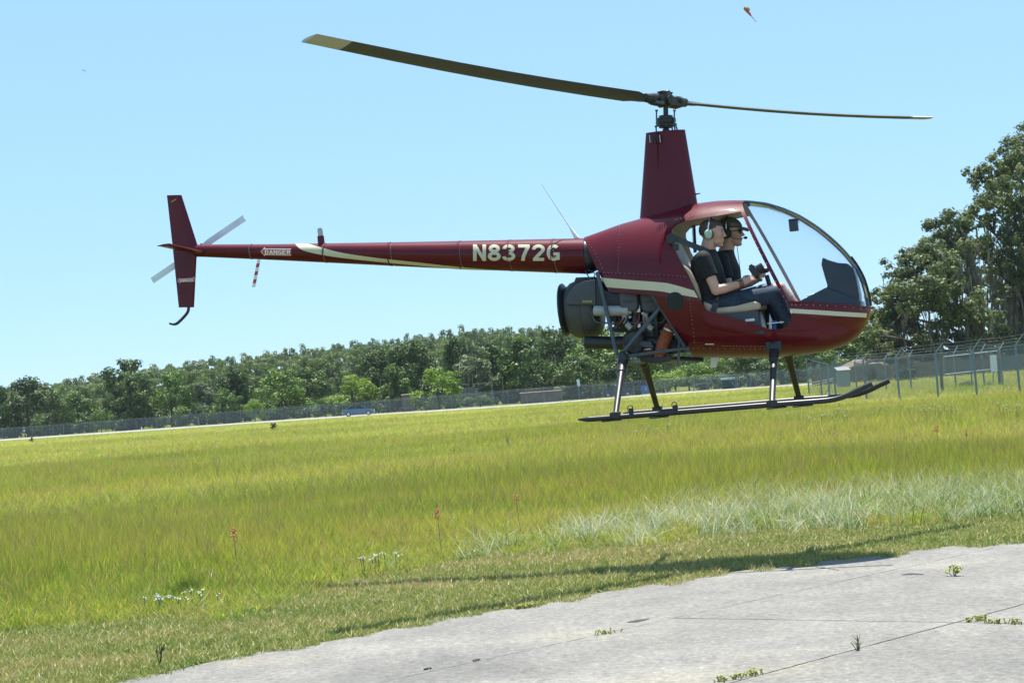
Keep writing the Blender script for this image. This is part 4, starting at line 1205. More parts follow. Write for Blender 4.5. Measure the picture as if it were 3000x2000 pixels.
# --- the cabin pod as an analytic surface
TOP = [A(u, v, 0) for u, v in [(205, 418), (300, 385), (450, 330), (600, 288), (740, 250), (850, 218), (930, 200), (1050, 185), (1160, 181), (1250, 182), (1350, 194), (1450, 224), (1550, 267), (1650, 328), (1750, 407), (1830, 484), (1900, 572), (1950, 664), (1978, 760), (1988, 820)]]
BOT = [A(u, v, 0) for u, v in [(205, 900), (500, 1120), (760, 1140), (890, 1141), (1000, 1143), (1200, 1145), (1400, 1141), (1500, 1135), (1600, 1126), (1700, 1110), (1800, 1080), (1880, 1040), (1920, 1005), (1955, 955), (1976, 912), (1988, 865)]]
NOSE = A(1992, 842, 0)
XN = NOSE.x
def prof(P):
    s_ = np.array([math.sqrt(max(0, XN - p.x)) for p in P] + [0.0])[::-1]
    z_ = np.array([p.z for p in P] + [NOSE.z])[::-1]
    o = np.argsort(s_)
    s_, z_ = s_[o], z_[o]
    sm = np.linspace(0, s_[-1], 400)
    zz = np.interp(sm, s_, z_)
    k = np.hanning(15); k /= k.sum()
    zz2 = np.convolve(np.pad(zz, 7, mode='edge'), k, 'valid')
    blend = np.clip(sm / 0.25, 0, 1)
    return lambda x: float(np.interp(math.sqrt(max(0, XN - x)), sm, zz * (1 - blend) + zz2 * blend))
ZT, ZB = prof(TOP), prof(BOT)
_wx = np.array([A(205, 500, 0).x, A(450, 500, 0).x, A(660, 500, 0).x, A(760, 500, 0).x, A(985, 500, 0).x, A(1200, 500, 0).x, A(1450, 500, 0).x])
_ww = np.array([0.165, 0.33, 0.455, 0.50, 0.545, 0.555, 0.54])
def WID(x):
    d = max(XN - x, 1e-5)
    nose = 0.555 * (1 - (1 - min(d / 1.05, 1.0)) ** 2.1) ** 0.56
    return min(nose, float(np.interp(x, _wx, _ww)) if x < _wx[-1] else 0.555)
_z1, _z2 = A(1992, 842, 0).z, A(400, 700, 0).z
_xz1, _xz2 = XN, A(500, 700, 0).x
def ZMID(x):
    t = (x - _xz2) / (_xz1 - _xz2)
    zm_ = _z2 + (_z1 - _z2) * max(0, min(1, t * 1.25)) - 0.02
    return min(max(zm_, ZB(x) + 0.12 * (ZT(x) - ZB(x))), ZT(x) - 0.2 * (ZT(x) - ZB(x)))
NU_, NL_ = 2.05, 2.5
def ypod(x, z):
    """half width of the pod at (x, z)"""
    w_, zm_ = WID(x), ZMID(x)
    if z >= zm_: t, n = (z - zm_) / max(1e-4, ZT(x) - zm_), NU_
    else: t, n = (zm_ - z) / max(1e-4, zm_ - ZB(x)), NL_
    t = min(abs(t), 1.0)
    return w_ * (1 - t ** n) ** (1 / n)
def pod(inset=0.0, mi=0, flip=False, nseg=72):
    xs = [XN - (XN - _wx[0]) * (k / 70.0) ** 1.7 for k in range(1, 71)]
    rings = []
    for x in [XN - 0.0006] + xs:
        w_, zm_, a, b = WID(x), ZMID(x), ZT(x), ZB(x)
        ring = []
        for j in range(nseg):
            th = 2 * PI * j / nseg
            c, s_ = math.cos(th), math.sin(th)
            n = NU_ if s_ >= 0 else NL_
            k = (abs(c) ** n + abs(s_) ** n) ** (-1 / n)
            hy, hz = c * k, s_ * k
            yy = hy * max(w_ - inset, 0.002)
            zz = zm_ + (hz * max(a - zm_ - inset, 0.001) if hz >= 0 else hz * max(zm_ - b - inset, 0.001))
            ring.append((x - inset * 1.0 if x > XN - 0.3 else x, yy, zz))
        rings.append(ring)
    if inset: rings[-1] = [(p[0] + 0.015, p[1], p[2]) for p in rings[-1]]
    mb = MB().rings(rings, True, True, mi)
    return mb
def outward(mb):
    me = mb.mesh('pod', [M['burgundy'], M['beige'], M['charcoal']])
    return recalc(me)
def prism_mesh(pts, y0, y1, mi=2):
    me = MB().prism([xz(p) for p in pts], y0, y1, mi).mesh('cut', [M['burgundy'], M['beige'], M['charcoal']])
    return recalc(me)
DOOR = [(748, 372), (750, 348), (776, 320), (822, 301), (900, 287), (1000, 271), (1100, 252), (1166, 240), (1182, 266), (1240, 378), (1300, 493), (1380, 645), (1463, 800), (1486, 835), (1500, 865), (1502, 895), (1490, 930), (1465, 955), (1430, 970), (1400, 973), (1366, 968), (1310, 950), (1250, 930), (1100, 889), (985, 856), (962, 822), (940, 780), (905, 712), (870, 640), (835, 580), (800, 522), (770, 462)]
DOORP = [A(u, v, -0.53) for u, v in DOOR]
GLASS = [A(u, v, -0.5) for u, v in [(1164, 100), (1170, 190), (1192, 240), (1490, 803), (1600, 810), (1990, 838), (2120, 846), (2120, 100)]]
BAY = [A(u, v, y) for u, v, y in [(-200, 380, -0.1), (216, 400, -0.12), (226, 425, -0.13), (310, 600, -0.24), (375, 740, -0.36), (660, 765, -0.42), (862, 1078, -0.42), (880, 1300, -0.42), (-200, 1300, -0.42)]]
outer = outward(pod())
inner = pod(0.022, 1).mesh('podi', [M['burgundy'], M['beige'], M['charcoal']])
inner = recalc(inner)
shell = boolean(outer, inner)
shell = boolean(shell, prism_mesh(DOORP, -1.2, 1.2))
shell = boolean(shell, prism_mesh(GLASS, -1.2, 1.2))
shell = boolean(shell, prism_mesh(BAY, -1.2, 1.2))
shell.shade_smooth(); shell.set_sharp_from_angle(angle=R(30))
body = link('cabin_shell', shell, heli)
can = boolean(outward(pod()), prism_mesh(GLASS, -1.2, 1.2), 'INTERSECT')
bm = bmesh.new(); bm.from_mesh(can)
bmesh.ops.delete(bm, geom=[f for f in bm.faces if f.material_index == 2], context='FACES')
for f in bm.faces: f.material_index = 0
bm.to_mesh(can); bm.free()
can.materials.clear(); can.materials.append(M['canopy'])
can.shade_smooth()
link('canopy', can, heli)

def onpod(u, v, off=0.003):
    y = -0.5
    for _ in range(8):
        p = A(u, v, y)
        y = -ypod(p.x, p.z)
    return Vector((p.x, y - off, p.z))
def strip_on(fn, top, bot, n, m, name, mat, parent):
    a, b = smooth_line([(*p, 0) for p in top], n), smooth_line([(*p, 0) for p in bot], n)
    rows = [[fn(*(a[i].lerp(b[i], k / m).xy)) for k in range(m + 1)] for i in range(n)]
    mb = MB().rings(rows, closed=False, caps=False)
    return mb.build(name, mat, parent, fix=False)
strip_on(onpod, [(340, 655), (500, 669), (690, 683), (770, 695), (906, 734)], [(370, 713), (510, 724), (690, 737), (765, 750), (931, 778)], 40, 5, 'cream_stripe', M['cream'], body)
strip_on(onpod, [(1493, 844), (1650, 853), (1800, 863), (1966, 873)], [(1504, 871), (1650, 880), (1800, 890), (1962, 899)], 40, 4, 'cream_stripe', M['cream'], body)
# lapped sheet seams, screws
def seam(pts, name='panel_seam', r=0.0022):
    P = [onpod(q.x, q.y, 0.0005) for q in smooth_line([(*p, 0) for p in pts], 24)]
    MB().tube(P, r, 5).build(name, M['burgundy'], body)
seam([(450, 335), (440, 520), (436, 620)])
seam([(868, 755), (885, 870), (905, 1060)])
seam([(350, 630), (600, 640), (860, 655)])
seam([(1340, 985), (1342, 1065)])
seam([(905, 1062), (1100, 1066), (1340, 1066)])
rv = MB()
def rivets(pts, n, r=0.0042):
    for q in smooth_line([(*p, 0) for p in pts], n):
        rv.ell(onpod(q.x, q.y, 0.001), (r, r, r), nu=6, nv=4)
rivets([(790, 300), (900, 276), (1000, 262), (1100, 245), (1160, 234)], 22)
rivets([(1183, 250), (1300, 473), (1470, 800)], 15)
rivets([(1505, 820), (1700, 825), (1960, 842)], 12)
rivets([(450, 340), (440, 620)], 18, 0.003)
rivets([(905, 1085), (1200, 1092), (1400, 1088)], 16, 0.003)
rivets([(250, 428), (330, 560), (385, 730)], 16, 0.003)
rivets([(875, 760), (890, 880), (908, 1050)], 16, 0.003)
rivets([(350, 624), (600, 634), (855, 649)], 22, 0.003)
rivets([(1080, 1072), (1200, 1074), (1330, 1074)], 14, 0.003)
tag(rv.build('rivets', M['alu'], body), kind='stuff')
# vent grille on the flank
ctr = onpod(790, 800, 0.0)
ex, ez = (onpod(800, 800, 0) - onpod(780, 800, 0)).normalized(), (onpod(790, 790, 0) - onpod(790, 810, 0)).normalized()
nrm = ex.cross(ez).normalized()
if nrm.y > 0: nrm = -nrm
vb = MB().lathe(ctr - nrm * 0.004, nrm, [(0, 0.078), (0.010, 0.078), (0.011, 0.072), (0.006, 0.066), (0.006, 0.0)], 24)
vent = vb.build('vent', M['black'], body)
gr = MB()
for k in range(-3, 4):
    h = math.sqrt(max(0, 0.066 ** 2 - (k * 0.018) ** 2)) * 0.95
    for a, b in ((ex, ez), (ez, ex)):
        gr.tube([ctr + nrm * 0.009 + a * (k * 0.018) - b * h, ctr + nrm * 0.009 + a * (k * 0.018) + b * h], 0.0022, 4)
gr.build('grille', M['charcoal'], heli)
# door latch, step light, placard
lp = onpod(1310, 990, 0.002)
MB().ell(lp, (0.045, 0.008, 0.018), nu=14, nv=8).build('latch', M['black'], body)
MB().lathe(lp + Vector((0.02, -0.004, 0)), (0, -1, 0), [(0, 0.018), (0.012, 0.016), (0.014, 0.0)], 12).build('latch_button', M['charcoal'], body)
strip_on(onpod, [(974, 1059), (1027, 1059)], [(974, 1066), (1027, 1066)], 4, 1, 'placard', M['white'], body)

# pillars of the canopy frame, split post along the middle of the bubble, lower sill
def podtop(x, y=0.0, off=0.0): return Vector((x, y, ZT(x) + off))
cp = MB()
xs = np.linspace(A(1868, 530, 0).x, XN - 0.001, 30)
cp.tube([podtop(x, 0, 0.002) for x in xs], 0.011, 6)
cp.build('centre_post', M['rubber'], heli)
fm = MB()
zc = A(1990, 838, 0).z
for sgn in (-1, 1):
    P = []
    for k in range(60):
        q = A(1490, 803, -0.5).lerp(A(1988, 837, -0.2), k / 59)
        P.append(Vector((q.x, sgn * (ypod(q.x, q.z) - 0.004), q.z)))
    fm.tube(P, 0.011, 6)
fm.build('canopy_sill', M['burgundy'], heli)
# dark upholstered inside of the canopy pillars
# nose landing light, belly antenna blade
MB().lathe(A(1962, 930, 0) + Vector((-0.01, -0.06, 0)), (1, -0.15, -0.5), [(-0.03, 0.05), (0.0, 0.052), (0.012, 0.04), (0.014, 0.0)], 18).build('landing_light', M['lens_dark'], heli)
ba = MB(); q = [A(1008, 1140, 0), A(1062, 1140, 0), A(1040, 1205, 0), A(1010, 1205, 0)]
ba.prism([xz(p) for p in q], -0.008, 0.008).build('belly_antenna', M['white'], heli)
# skid-step and yaw string are left to the small parts below

# --- firewall, bulkhead, floor, seats
def slab_between(p, q, y0, y1, th, name, mat, parent=heli, bevel=0.0):
    p, q = Vector((p.x, 0, p.z)), Vector((q.x, 0, q.z))
    d = (q - p).normalized()
    n = Vector((-d.z, 0, d.x)) * th / 2
    return MB().prism([xz(p + n), xz(q + n), xz(q - n), xz(p - n)], y0, y1).build(name, mat, parent, bevel=bevel)
slab_between(A(655, 762, -0.4), A(858, 1080, -0.4), -0.47, 0.47, 0.02, 'firewall', M['charcoal'])
slab_between(A(380, 735, -0.4), A(660, 760, -0.4), -0.33, 0.33, 0.015, 'bay_ceiling', M['charcoal'])
# bulkhead behind the seats, its outline following the pod
b0, b1 = A(720, 330, -0.2), A(965, 900, -0.2)
rows = []
for k in range(14):
    q = b0.lerp(b1, k / 13)
    hw = max(0.05, ypod(q.x, q.z) - 0.03)
    rows.append([Vector((q.x + dx, s_ * hw, q.z)) for dx in (0.0, -0.02) for s_ in (-1, 1)][:2] + [Vector((q.x - 0.02, hw, q.z)), Vector((q.x - 0.02, -hw, q.z))])
MB().rings(rows, True, True).build('bulkhead', M['beige'], heli)
fz = A(1300, 1005, -0.3).z
MB().box(((A(960, 0, 0).x + A(1580, 0, 0).x) / 2, 0, fz), (A(1580, 0, 0).x - A(960, 0, 0).x, 0.72, 0.02)).build('floor_panel', M['charcoal'], heli)
for sy in (-1, 1):
    yc = 0.255 * sy
    s0 = A(985, 880, -0.27).x; s1 = A(1318, 880, -0.27).x
    ztop = A(1200, 868, -0.27).z
    bx = MB()
    q = [A(985, 850, -0.27), A(1315, 858, -0.27), A(1335, 985, -0.27), A(1000, 985, -0.27)]
    bx.prism([xz(p) for p in q], yc - 0.21, yc + 0.21)
    sb = bx.build('seat_base', M['console'], heli, bevel=0.008)
    cs = MB()
    q = [A(985, 800, -0.27), A(1080, 842, -0.27), A(1180, 830, -0.27), A(1300, 800, -0.27), A(1332, 815, -0.27), A(1330, 850, -0.27), A(1240, 866, -0.27), A(1060, 884, -0.27), A(985, 862, -0.27)]
    cs.prism([xz(p) for p in q], yc - 0.215, yc + 0.215)
    cs.build('seat_cushion', M['tan'], heli, bevel=0.02, smooth=60)
    bk = MB()
    q = [A(838, 585, -0.27), A(860, 575, -0.27), A(905, 615, -0.27), A(950, 700, -0.27), A(968, 770, -0.27), A(975, 850, -0.27), A(940, 850, -0.27), A(925, 760, -0.27), A(885, 680, -0.27)]
    bk.prism([xz(p) for p in q], yc - 0.225, yc + 0.225)
    bk.build('seat_back', M['tan'], heli, bevel=0.018, smooth=60)
    if sy < 0:
        pl = A(1248, 914, -0.47)
        MB().box((pl.x, yc - 0.213, pl.z), (0.075, 0.003, 0.020)).build('placard', M['white'], sb)
# shoulder harness reels and straps
def belt(pts, name='seat_belt', wdt=0.024):
    P = smooth_line(pts, 16)
    rows = []
    for i, p in enumerate(P):
        t = (P[min(i + 1, 15)] - P[max(i - 1, 0)]).normalized()
        s_ = Vector((0, 0, 1)) - t * t.z if abs(t.z) < 0.8 else Vector((1, 0, 0)) - t * t.x
        s_.normalize()
        n = s_.cross(t) * 0.0015
        rows.append([p + s_ * wdt - n, p - s_ * wdt - n, p - s_ * wdt + n, p + s_ * wdt + n])
    MB().rings(rows, True, True).build(name, M['belt'], heli)
belt([A(768, 405, -0.46), A(850, 440, -0.43), A(940, 475, -0.38), A(1005, 505, -0.365), A(1035, 540, -0.34)])
belt([A(1042, 560, -0.33), A(1070, 620, -0.32), A(1092, 690, -0.30)], wdt=0.022)
belt([A(1022, 862, -0.475), A(1040, 815, -0.47), A(1060, 775, -0.44)])
rl = MB()
rl.lathe(A(768, 415, -0.47), (0, 1, 0), [(0, 0.045), (0.03, 0.045), (0.031, 0.0)], 16)
rl.box(A(795, 468, -0.45), (0.05, 0.03, 0.055))
rl.build('belt_reel', M['black'], heli, bevel=0.003)
# coiled headset cord hanging at the back
cc = MB()
p0, p1 = A(903, 320, 0.30), A(912, 500, 0.30)
cc.tube([p0.lerp(p1, k / 200) + Vector((math.cos(k * 0.8) * 0.014, math.sin(k * 0.8) * 0.014, 0)) for k in range(201)], 0.004, 5)
cc.build('coiled_cord', M['rubber'], heli)
# instrument console: tower with a hood, sloping base
q = [A(1702, 532, 0), A(1730, 548, 0), A(1800, 568, 0), A(1850, 572, 0), A(1885, 600, 0), A(1905, 660, 0), A(1925, 760, 0), A(1930, 830, 0), A(1928, 900, 0), A(1560, 900, 0), A(1580, 800, 0), A(1640, 760, 0), A(1735, 715, 0), A(1715, 650, 0), A(1695, 580, 0)]
con = MB().prism([xz(p) for p in q], -0.15, 0.15).build('instrument_console', M['console'], heli, bevel=0.02, smooth=50)
q = [A(1555, 812, 0), A(1570, 800, 0), A(1725, 720, 0), A(1760, 730, 0), A(1940, 800, 0), A(1940, 860, 0), A(1555, 860, 0)]
MB().prism([xz(p) for p in q], -0.20, 0.20).build('console_base', M['console'], heli, bevel=0.012)
kn = MB()
for u, v in ((1604, 768), (1620, 762), (1635, 760), (1597, 780)):
    kn.tube([A(u, v + 14, -0.05), A(u, v, -0.05)], 0.004, 6); kn.ell(A(u, v, -0.05), (0.009, 0.009, 0.009), nu=8, nv=6)
kn.build('knob', M['alu'], heli)
# compass hanging under the bubble
cmp_ = MB().box(A(1516, 333, 0), (0.075, 0.06, 0.105)).build('compass', M['console'], heli, bevel=0.008)
MB().tube([A(1530, 305, 0), A(1548, 300, 0), A(1550, 318, 0), A(1535, 318, 0)], 0.003, 5).build('bracket', M['rubber'], cmp_)
MB().box(A(1516, 305, 0), (0.082, 0.066, 0.012)).build('compass_cap', M['black'], cmp_)
# cyclic: post from the floor, teeter bar and grip
cyc = MB()
cyc.tube([A(1350, 980, 0), A(1355, 850, 0), A(1368, 700, 0), A(1350, 640, 0)], 0.020, 10)
cyc.build('cyclic_stick', M['black'], heli)
gp = MB().tube([A(1322, 612, -0.20), A(1345, 612, 0.0), A(1355, 612, 0.2)], 0.010, 8)
gp.capsule(A(1308, 612, -0.12), A(1350, 608, -0.12), 0.026, 0.024)
gp.build('cyclic_grip', M['black'], heli)
# pedals and a small blue can on the floor
pd = MB()
for u in (1440, 1475):
    pd.tube([A(u, 985, -0.2), A(u + 4, 925, -0.2)], 0.008, 6); pd.box(A(u + 6, 918, -0.2), (0.02, 0.09, 0.05))
pd.build('pedal', M['alu'], heli)
sl_ = MB().box(A(1415, 930, -0.40), (0.16, 0.02, 0.008)); sl_.build('door_sill_rail', M['alu'], heli)
MB().lathe(A(1402, 985, -0.36), (0, 0, 1), [(0, 0.022), (0.085, 0.022), (0.088, 0.016), (0.089, 0)], 14).build('fluid_can', paint('blue_can', (0.03, 0.10, 0.26), 0.4), heli)
# grab strip of the inner pillar (far side frame is the shell's own)

# --- tail boom
BX0, BX1 = T(607, 720).x, hp(1711, 750, -0.13).x + 0.02
def boom_edge(P):
    x_ = [p.x for p in P]; z_ = [p.z for p in P]
    return lambda x: float(np.interp(x, x_, z_))
bt = boom_edge([T(600, 668), hp(820, 715), hp(1270, 707.5), A(222, 417, 0) + Vector((0.05, 0, 0))])
bb = boom_edge([T(600, 790), hp(820, 762.6), hp(1270, 785), A(240, 638, 0) + Vector((0.05, 0, 0))])
def bc(x): return (bt(x) + bb(x)) / 2
def br(x): return (bt(x) - bb(x)) / 2
n = 40
boom = MB().rings([[(x, br(x) * math.sin(2 * PI * j / 40), bc(x) + br(x) * math.cos(2 * PI * j / 40)) for j in range(40)] for x in np.linspace(BX0 - 0.03, BX1 - 0.02, n)], True, True).build('tail_boom', M['burgundy'], heli)
for px in (738, 955, 1145, 1350, 1497, 1625):
    x = hp(px, 740).x
    MB().lathe((x, 0, bc(x)), (1, 0, 0), [(-0.012, br(x) + 0.0005), (-0.010, br(x) + 0.0022), (0.010, br(x) + 0.0022), (0.012, br(x) + 0.0005)], 40, caps=False).build('boom_seam', M['burgundy'], boom, fix=False)
rb = MB()
for px in (738, 955, 1155, 1357, 1500, 1632):
    x = hp(px, 740).x
    for k in range(16):
        a = PI * (0.05 + 0.9 * k / 15)
        rb.ell((x, -br(x) * math.sin(a), bc(x) + br(x) * math.cos(a)), (0.004, 0.004, 0.004), nu=6, nv=4)
for k in range(90):
    x = BX0 + (BX1 - BX0) * (k + 0.5) / 90
    a = PI * 0.93
    rb.ell((x, -br(x) * math.sin(a), bc(x) + br(x) * math.cos(a)), (0.0035, 0.0035, 0.0035), nu=5, nv=3)
tag(rb.build('rivets', M['alu'], boom), kind='stuff')
MB().lathe((BX1 - 0.02, 0, bc(BX1 - 0.02)), (1, 0, 0), [(-0.012, 0.10), (0.004, br(BX1) * 0.97), (0.03, br(BX1) * 0.97), (0.06, br(BX1) * 0.86), (0.16, br(BX1) * 0.8), (0.3, br(BX1) * 0.7)], 30).build('boom_collar', M['black'], heli)
def onboom(px, py, off=0.002):
    y = -0.12
    for _ in range(10):
        p = hp(px, py, y)
        r_ = br(p.x)
        y = -math.sqrt(max(1e-6, r_ * r_ - (p.z - bc(p.x)) ** 2))
    d = Vector((0, y, p.z - bc(p.x))).normalized()
    return Vector((p.x, y, p.z)) + d * off
strip_on(onboom, [(866, 715.5), (900, 715), (930, 722), (1000, 740), (1100, 755), (1220, 768), (1340, 781), (1460, 791)], [(866, 716.5), (885, 732), (930, 744), (1000, 755), (1100, 766), (1220, 777), (1340, 788), (1460, 792)], 70, 6, 'cream_swoosh', M['cream'], boom)

GLYPH = {
 'N': [[(.1, 0), (.1, 1)], [(.1, .97), (.6, .03)], [(.6, 0), (.6, 1)]],
 '8': [('arc', .35, .745, .205, .160, 0, 360), ('arc', .35, .285, .245, .190, 0, 360)],
 '3': [('arc', .33, .745, .225, .160, 185, -80), ('arc', .33, .285, .255, .190, 85, -175)],
 '7': [[(.05, .905), (.66, .905)], [(.60, .90), (.44, .55), (.34, .28), (.30, 0)]],
 '2': [('arc', .35, .705, .245, .200, 185, -40), [(.54, .58), (.30, .30), (.14, .10)], [(.06, .09), (.65, .09)]],
 'G': [('arc', .37, .5, .275, .410, 48, 325), [(.36, .425), (.68, .425)], [(.60, .43), (.60, .06)]],
 'D': [[(.1, 0), (.1, 1)], [(.1, .91), (.32, .91)], ('arc', .32, .5, .27, .41, 90, -90), [(.1, .09), (.32, .09)]],
 'A': [[(.07, 0), (.33, .96)], [(.37, .96), (.63, 0)], [(.17, .27), (.53, .27)]],
 'E': [[(.1, 0), (.1, 1)], [(.1, .91), (.6, .91)], [(.1, .51), (.56, .51)], [(.1, .09), (.62, .09)]],
 'R': [[(.1, 0), (.1, 1)], [(.1, .91), (.4, .91)], ('arc', .4, .70, .17, .21, 90, -90), [(.1, .49), (.4, .49)], [(.36, .47), (.60, 0)]],
}
def text_mesh(s_, wd=0.19):
    """bold plain capitals and figures built stroke by stroke (each stroke a hair above the one before)"""
    vs_, fs_ = [], []
    X = 0.0
    for ch in s_:
        for si, st in enumerate(GLYPH[ch]):
            if st[0] == 'arc':
                _, cx, cy_, rx, ry, a0, a1 = st
                P = [Vector((cx + rx * math.cos(R(a0 + (a1 - a0) * k / 26)), cy_ + ry * math.sin(R(a0 + (a1 - a0) * k / 26)), 0)) for k in range(27)]
            else: P = [Vector((x, y, 0)) for x, y in st]
            b0 = len(vs_)
            closed = (P[0] - P[-1]).length < 1e-6
            for k, p in enumerate(P):
                if closed: t = (P[(k + 1) % 26] - P[(k - 1) % 26])
                else: t = (P[min(k + 1, len(P) - 1)] - P[max(k - 1, 0)])
                t.normalize()
                n = Vector((-t.y, t.x, 0)) * wd / 2
                z = si * 0.0003
                vs_ += [(X + p.x + n.x, min(1, max(0, p.y + n.y)), z), (X + p.x - n.x, min(1, max(0, p.y - n.y)), z)]
            fs_ += [(b0 + 2 * k, b0 + 2 * k + 1, b0 + 2 * k + 3, b0 + 2 * k + 2) for k in range(len(P) - 1)]
        X += 0.78
    me = bpy.data.meshes.new('lettering')
    me.from_pydata(vs_, [], fs_)
    return me
def decal(me, fn, box, name, mat, parent, cuts=10, vert_cuts=0):
    """flat mesh -> box (x0, y0, x1, y1) in picture units of fn, laid on the surface that fn returns"""
    bm = bmesh.new(); bm.from_mesh(me)
    xs_ = [v.co.x for v in bm.verts]; ys_ = [v.co.y for v in bm.verts]
    x0, x1, y0, y1 = min(xs_), max(xs_), min(ys_), max(ys_)
    for k in range(1, cuts):
        bmesh.ops.bisect_plane(bm, geom=bm.verts[:] + bm.edges[:] + bm.faces[:], plane_co=(0, y0 + (y1 - y0) * k / cuts, 0), plane_no=(0, 1, 0))
    for k in range(1, vert_cuts):
        bmesh.ops.bisect_plane(bm, geom=bm.verts[:] + bm.edges[:] + bm.faces[:], plane_co=(x0 + (x1 - x0) * k / vert_cuts, 0, 0), plane_no=(1, 0, 0))
    for v in bm.verts:
        a, b_ = (v.co.x - x0) / (x1 - x0), (v.co.y - y0) / (y1 - y0)
        zx = v.co.z
        v.co = fn(box[0] + a * (box[2] - box[0]), box[3] + b_ * (box[1] - box[3]), zx)
    m2 = bpy.data.meshes.new(name); bm.to_mesh(m2); bm.free()
    m2.materials.append(mat)
    return link(name, m2, parent)
def flat(poly):
    me = bpy.data.meshes.new('flat')
    me.from_pydata([(x, -y, 0) for x, y in poly], [], [tuple(range(len(poly)))])
    return me
def boxof(poly): return (min(p[0] for p in poly), min(p[1] for p in poly), max(p[0] for p in poly), max(p[1] for p in poly))
decal(text_mesh('N8372G'), lambda x, y, e: onboom(x, y, 0.002 + e), (1386, 716.5, 1640, 764), 'registration_lettering', M['cream'], boom, 14)
def arrow_decal(fn, outer_, inner_, tbox, parent, border=M['white'], fill=M['red'], txt=M['white'], name='danger_sign', off=0.002):
    f1 = lambda x, y, e: fn(x, y, off); f2 = lambda x, y, e: fn(x, y, off + 0.0015); f3 = lambda x, y, e: fn(x, y, off + 0.003 + e * 0.5)
    o = decal(flat(outer_), f1, boxof(outer_), name, border, parent, 8)
    decal(flat(inner_), f2, boxof(inner_), 'sign_field', fill, parent, 8)
    decal(text_mesh('DANGER'), f3, tbox, 'sign_lettering', txt, parent, 8)
    return o
ar = [(764, 737), (776, 724), (776, 728), (853, 728.5), (853, 748.5), (776, 747), (776, 750.5)]
ai = [(766.5, 737), (774.5, 728.5), (774.5, 730.2), (853, 730.7), (853, 746.6), (774.5, 745.2), (774.5, 747)]
arrow_decal(onboom, ar, ai, (776.5, 732.5, 851.5, 744.6), boom)
# beacon on the boom
q = onboom(937, 716, 0); x = q.x
bcn = MB().lathe((x, 0, bt(x) - 0.01), (0, 0, 1), [(0, 0.032), (0.075, 0.030), (0.078, 0.024)], 18).build('beacon_base', M['burgundy'], heli)
MB().lathe((x, 0, bt(x) + 0.068), (0, 0, 1), [(0, 0.024), (0.055, 0.024), (0.07, 0.018), (0.074, 0.0)], 16).build('beacon_lens', paint('beacon_glass', (0.42, 0.40, 0.38), 0.12, 0.2), bcn)
# whip antenna
an = MB()
a0, a1 = A(190, 415, 0), hp(1587, 540, 0)
an.tube([a0, a0.lerp(a1, 0.16), a0.lerp(a1, 0.2), a1], [0.022, 0.012, 0.006, 0.0035], 8)
an.build('whip_antenna', M['white'], heli)
# hanging marker stick under the boom, banded
for k in range(7):
    t0, t1 = k / 7, (k + 1) / 7
    pA, pB = hp(758.5, 760, -0.05), hp(743, 841, -0.05)
    u0, u1 = pA.lerp(pB, t0), pA.lerp(pB, t1)
    if k == 0: stick = MB().rings([[u + Vector((dx, dy, 0)) for dx, dy in ((-0.014, -0.006), (0.014, -0.006), (0.014, 0.006), (-0.014, 0.006))] for u in (u0, u1)], True, True).build('marker_stick', M['white'], heli)
    else: MB().rings([[u + Vector((dx, dy, 0)) for dx, dy in ((-0.014, -0.006), (0.014, -0.006), (0.014, 0.006), (-0.014, 0.006))] for u in (u0, u1)], True, True).build('band', M['red'] if k % 2 else M['white'], stick)

# --- tail surfaces
def fin(poly, yth, name, par=heli):
    """airfoil-like plate from (trailing top, leading top, leading bottom, trailing bottom)"""
    tt, lt, lb, tb = poly
    rows = []
    for k in range(9):
        t = k / 8
        a, b_ = tt.lerp(tb, t), lt.lerp(lb, t)
        ring = []
        up_ = []
        for c_, h_ in ((0.0, 0.03), (0.25, 0.45), (0.5, 0.8), (0.75, 1.0), (0.9, 0.8), (0.97, 0.45), (1.0, 0.0)):
            up_.append((a.lerp(b_, c_), h_ * yth))
        ring = [p + Vector((0, h_, 0)) for p, h_ in up_] + [p - Vector((0, h_, 0)) for p, h_ in up_[-2::-1]]
        rows.append(ring)
    return MB().rings(rows, True, True).build(name, M['burgundy'], par, smooth=50)
FY = -0.02
upf = fin([T(303, 178, FY), T(450, 176, FY), T(607, 668, FY), T(358, 668, FY)], 0.022, 'upper_fin')
lof = fin([T(358, 668, FY), T(607, 668, FY), T(575, 1295, FY), T(422, 1297, FY)], 0.022, 'lower_fin')
onfin = lambda x, y, off=0.002: hp(x, y, FY - 0.024 - off)
dd = lambda u, v: zt(u, v)
fo = [dd(407, 1030), dd(428, 1002), dd(428, 1012), dd(566, 1002), dd(566, 990), dd(594, 1016), dd(570, 1042), dd(570, 1034), dd(432, 1046), dd(432, 1058)]
fi = [dd(411, 1030), dd(426, 1010), dd(426, 1015), dd(568, 1005), dd(568, 999), dd(589, 1016), dd(572, 1035), dd(572, 1031), dd(430, 1043), dd(430, 1051)]
arrow_decal(lambda x, y, off: onfin(x, y, off), fo, fi, (*dd(432, 1012), *dd(566, 1040)), lof)
# yellow scratch on the fin top
MB().tube([T(345, 247, FY - 0.026), T(395, 218, FY - 0.026)], 0.004, 4).build('scratch', M['yellow'], upf)
# tail stinger
MB().tube(smooth_line([T(520, 1285), T(516, 1330), T(490, 1372), T(430, 1435), T(395, 1460), T(365, 1462), T(332, 1452)], 24), 0.0135, 10).build('tail_guard', M['charcoal'], heli)
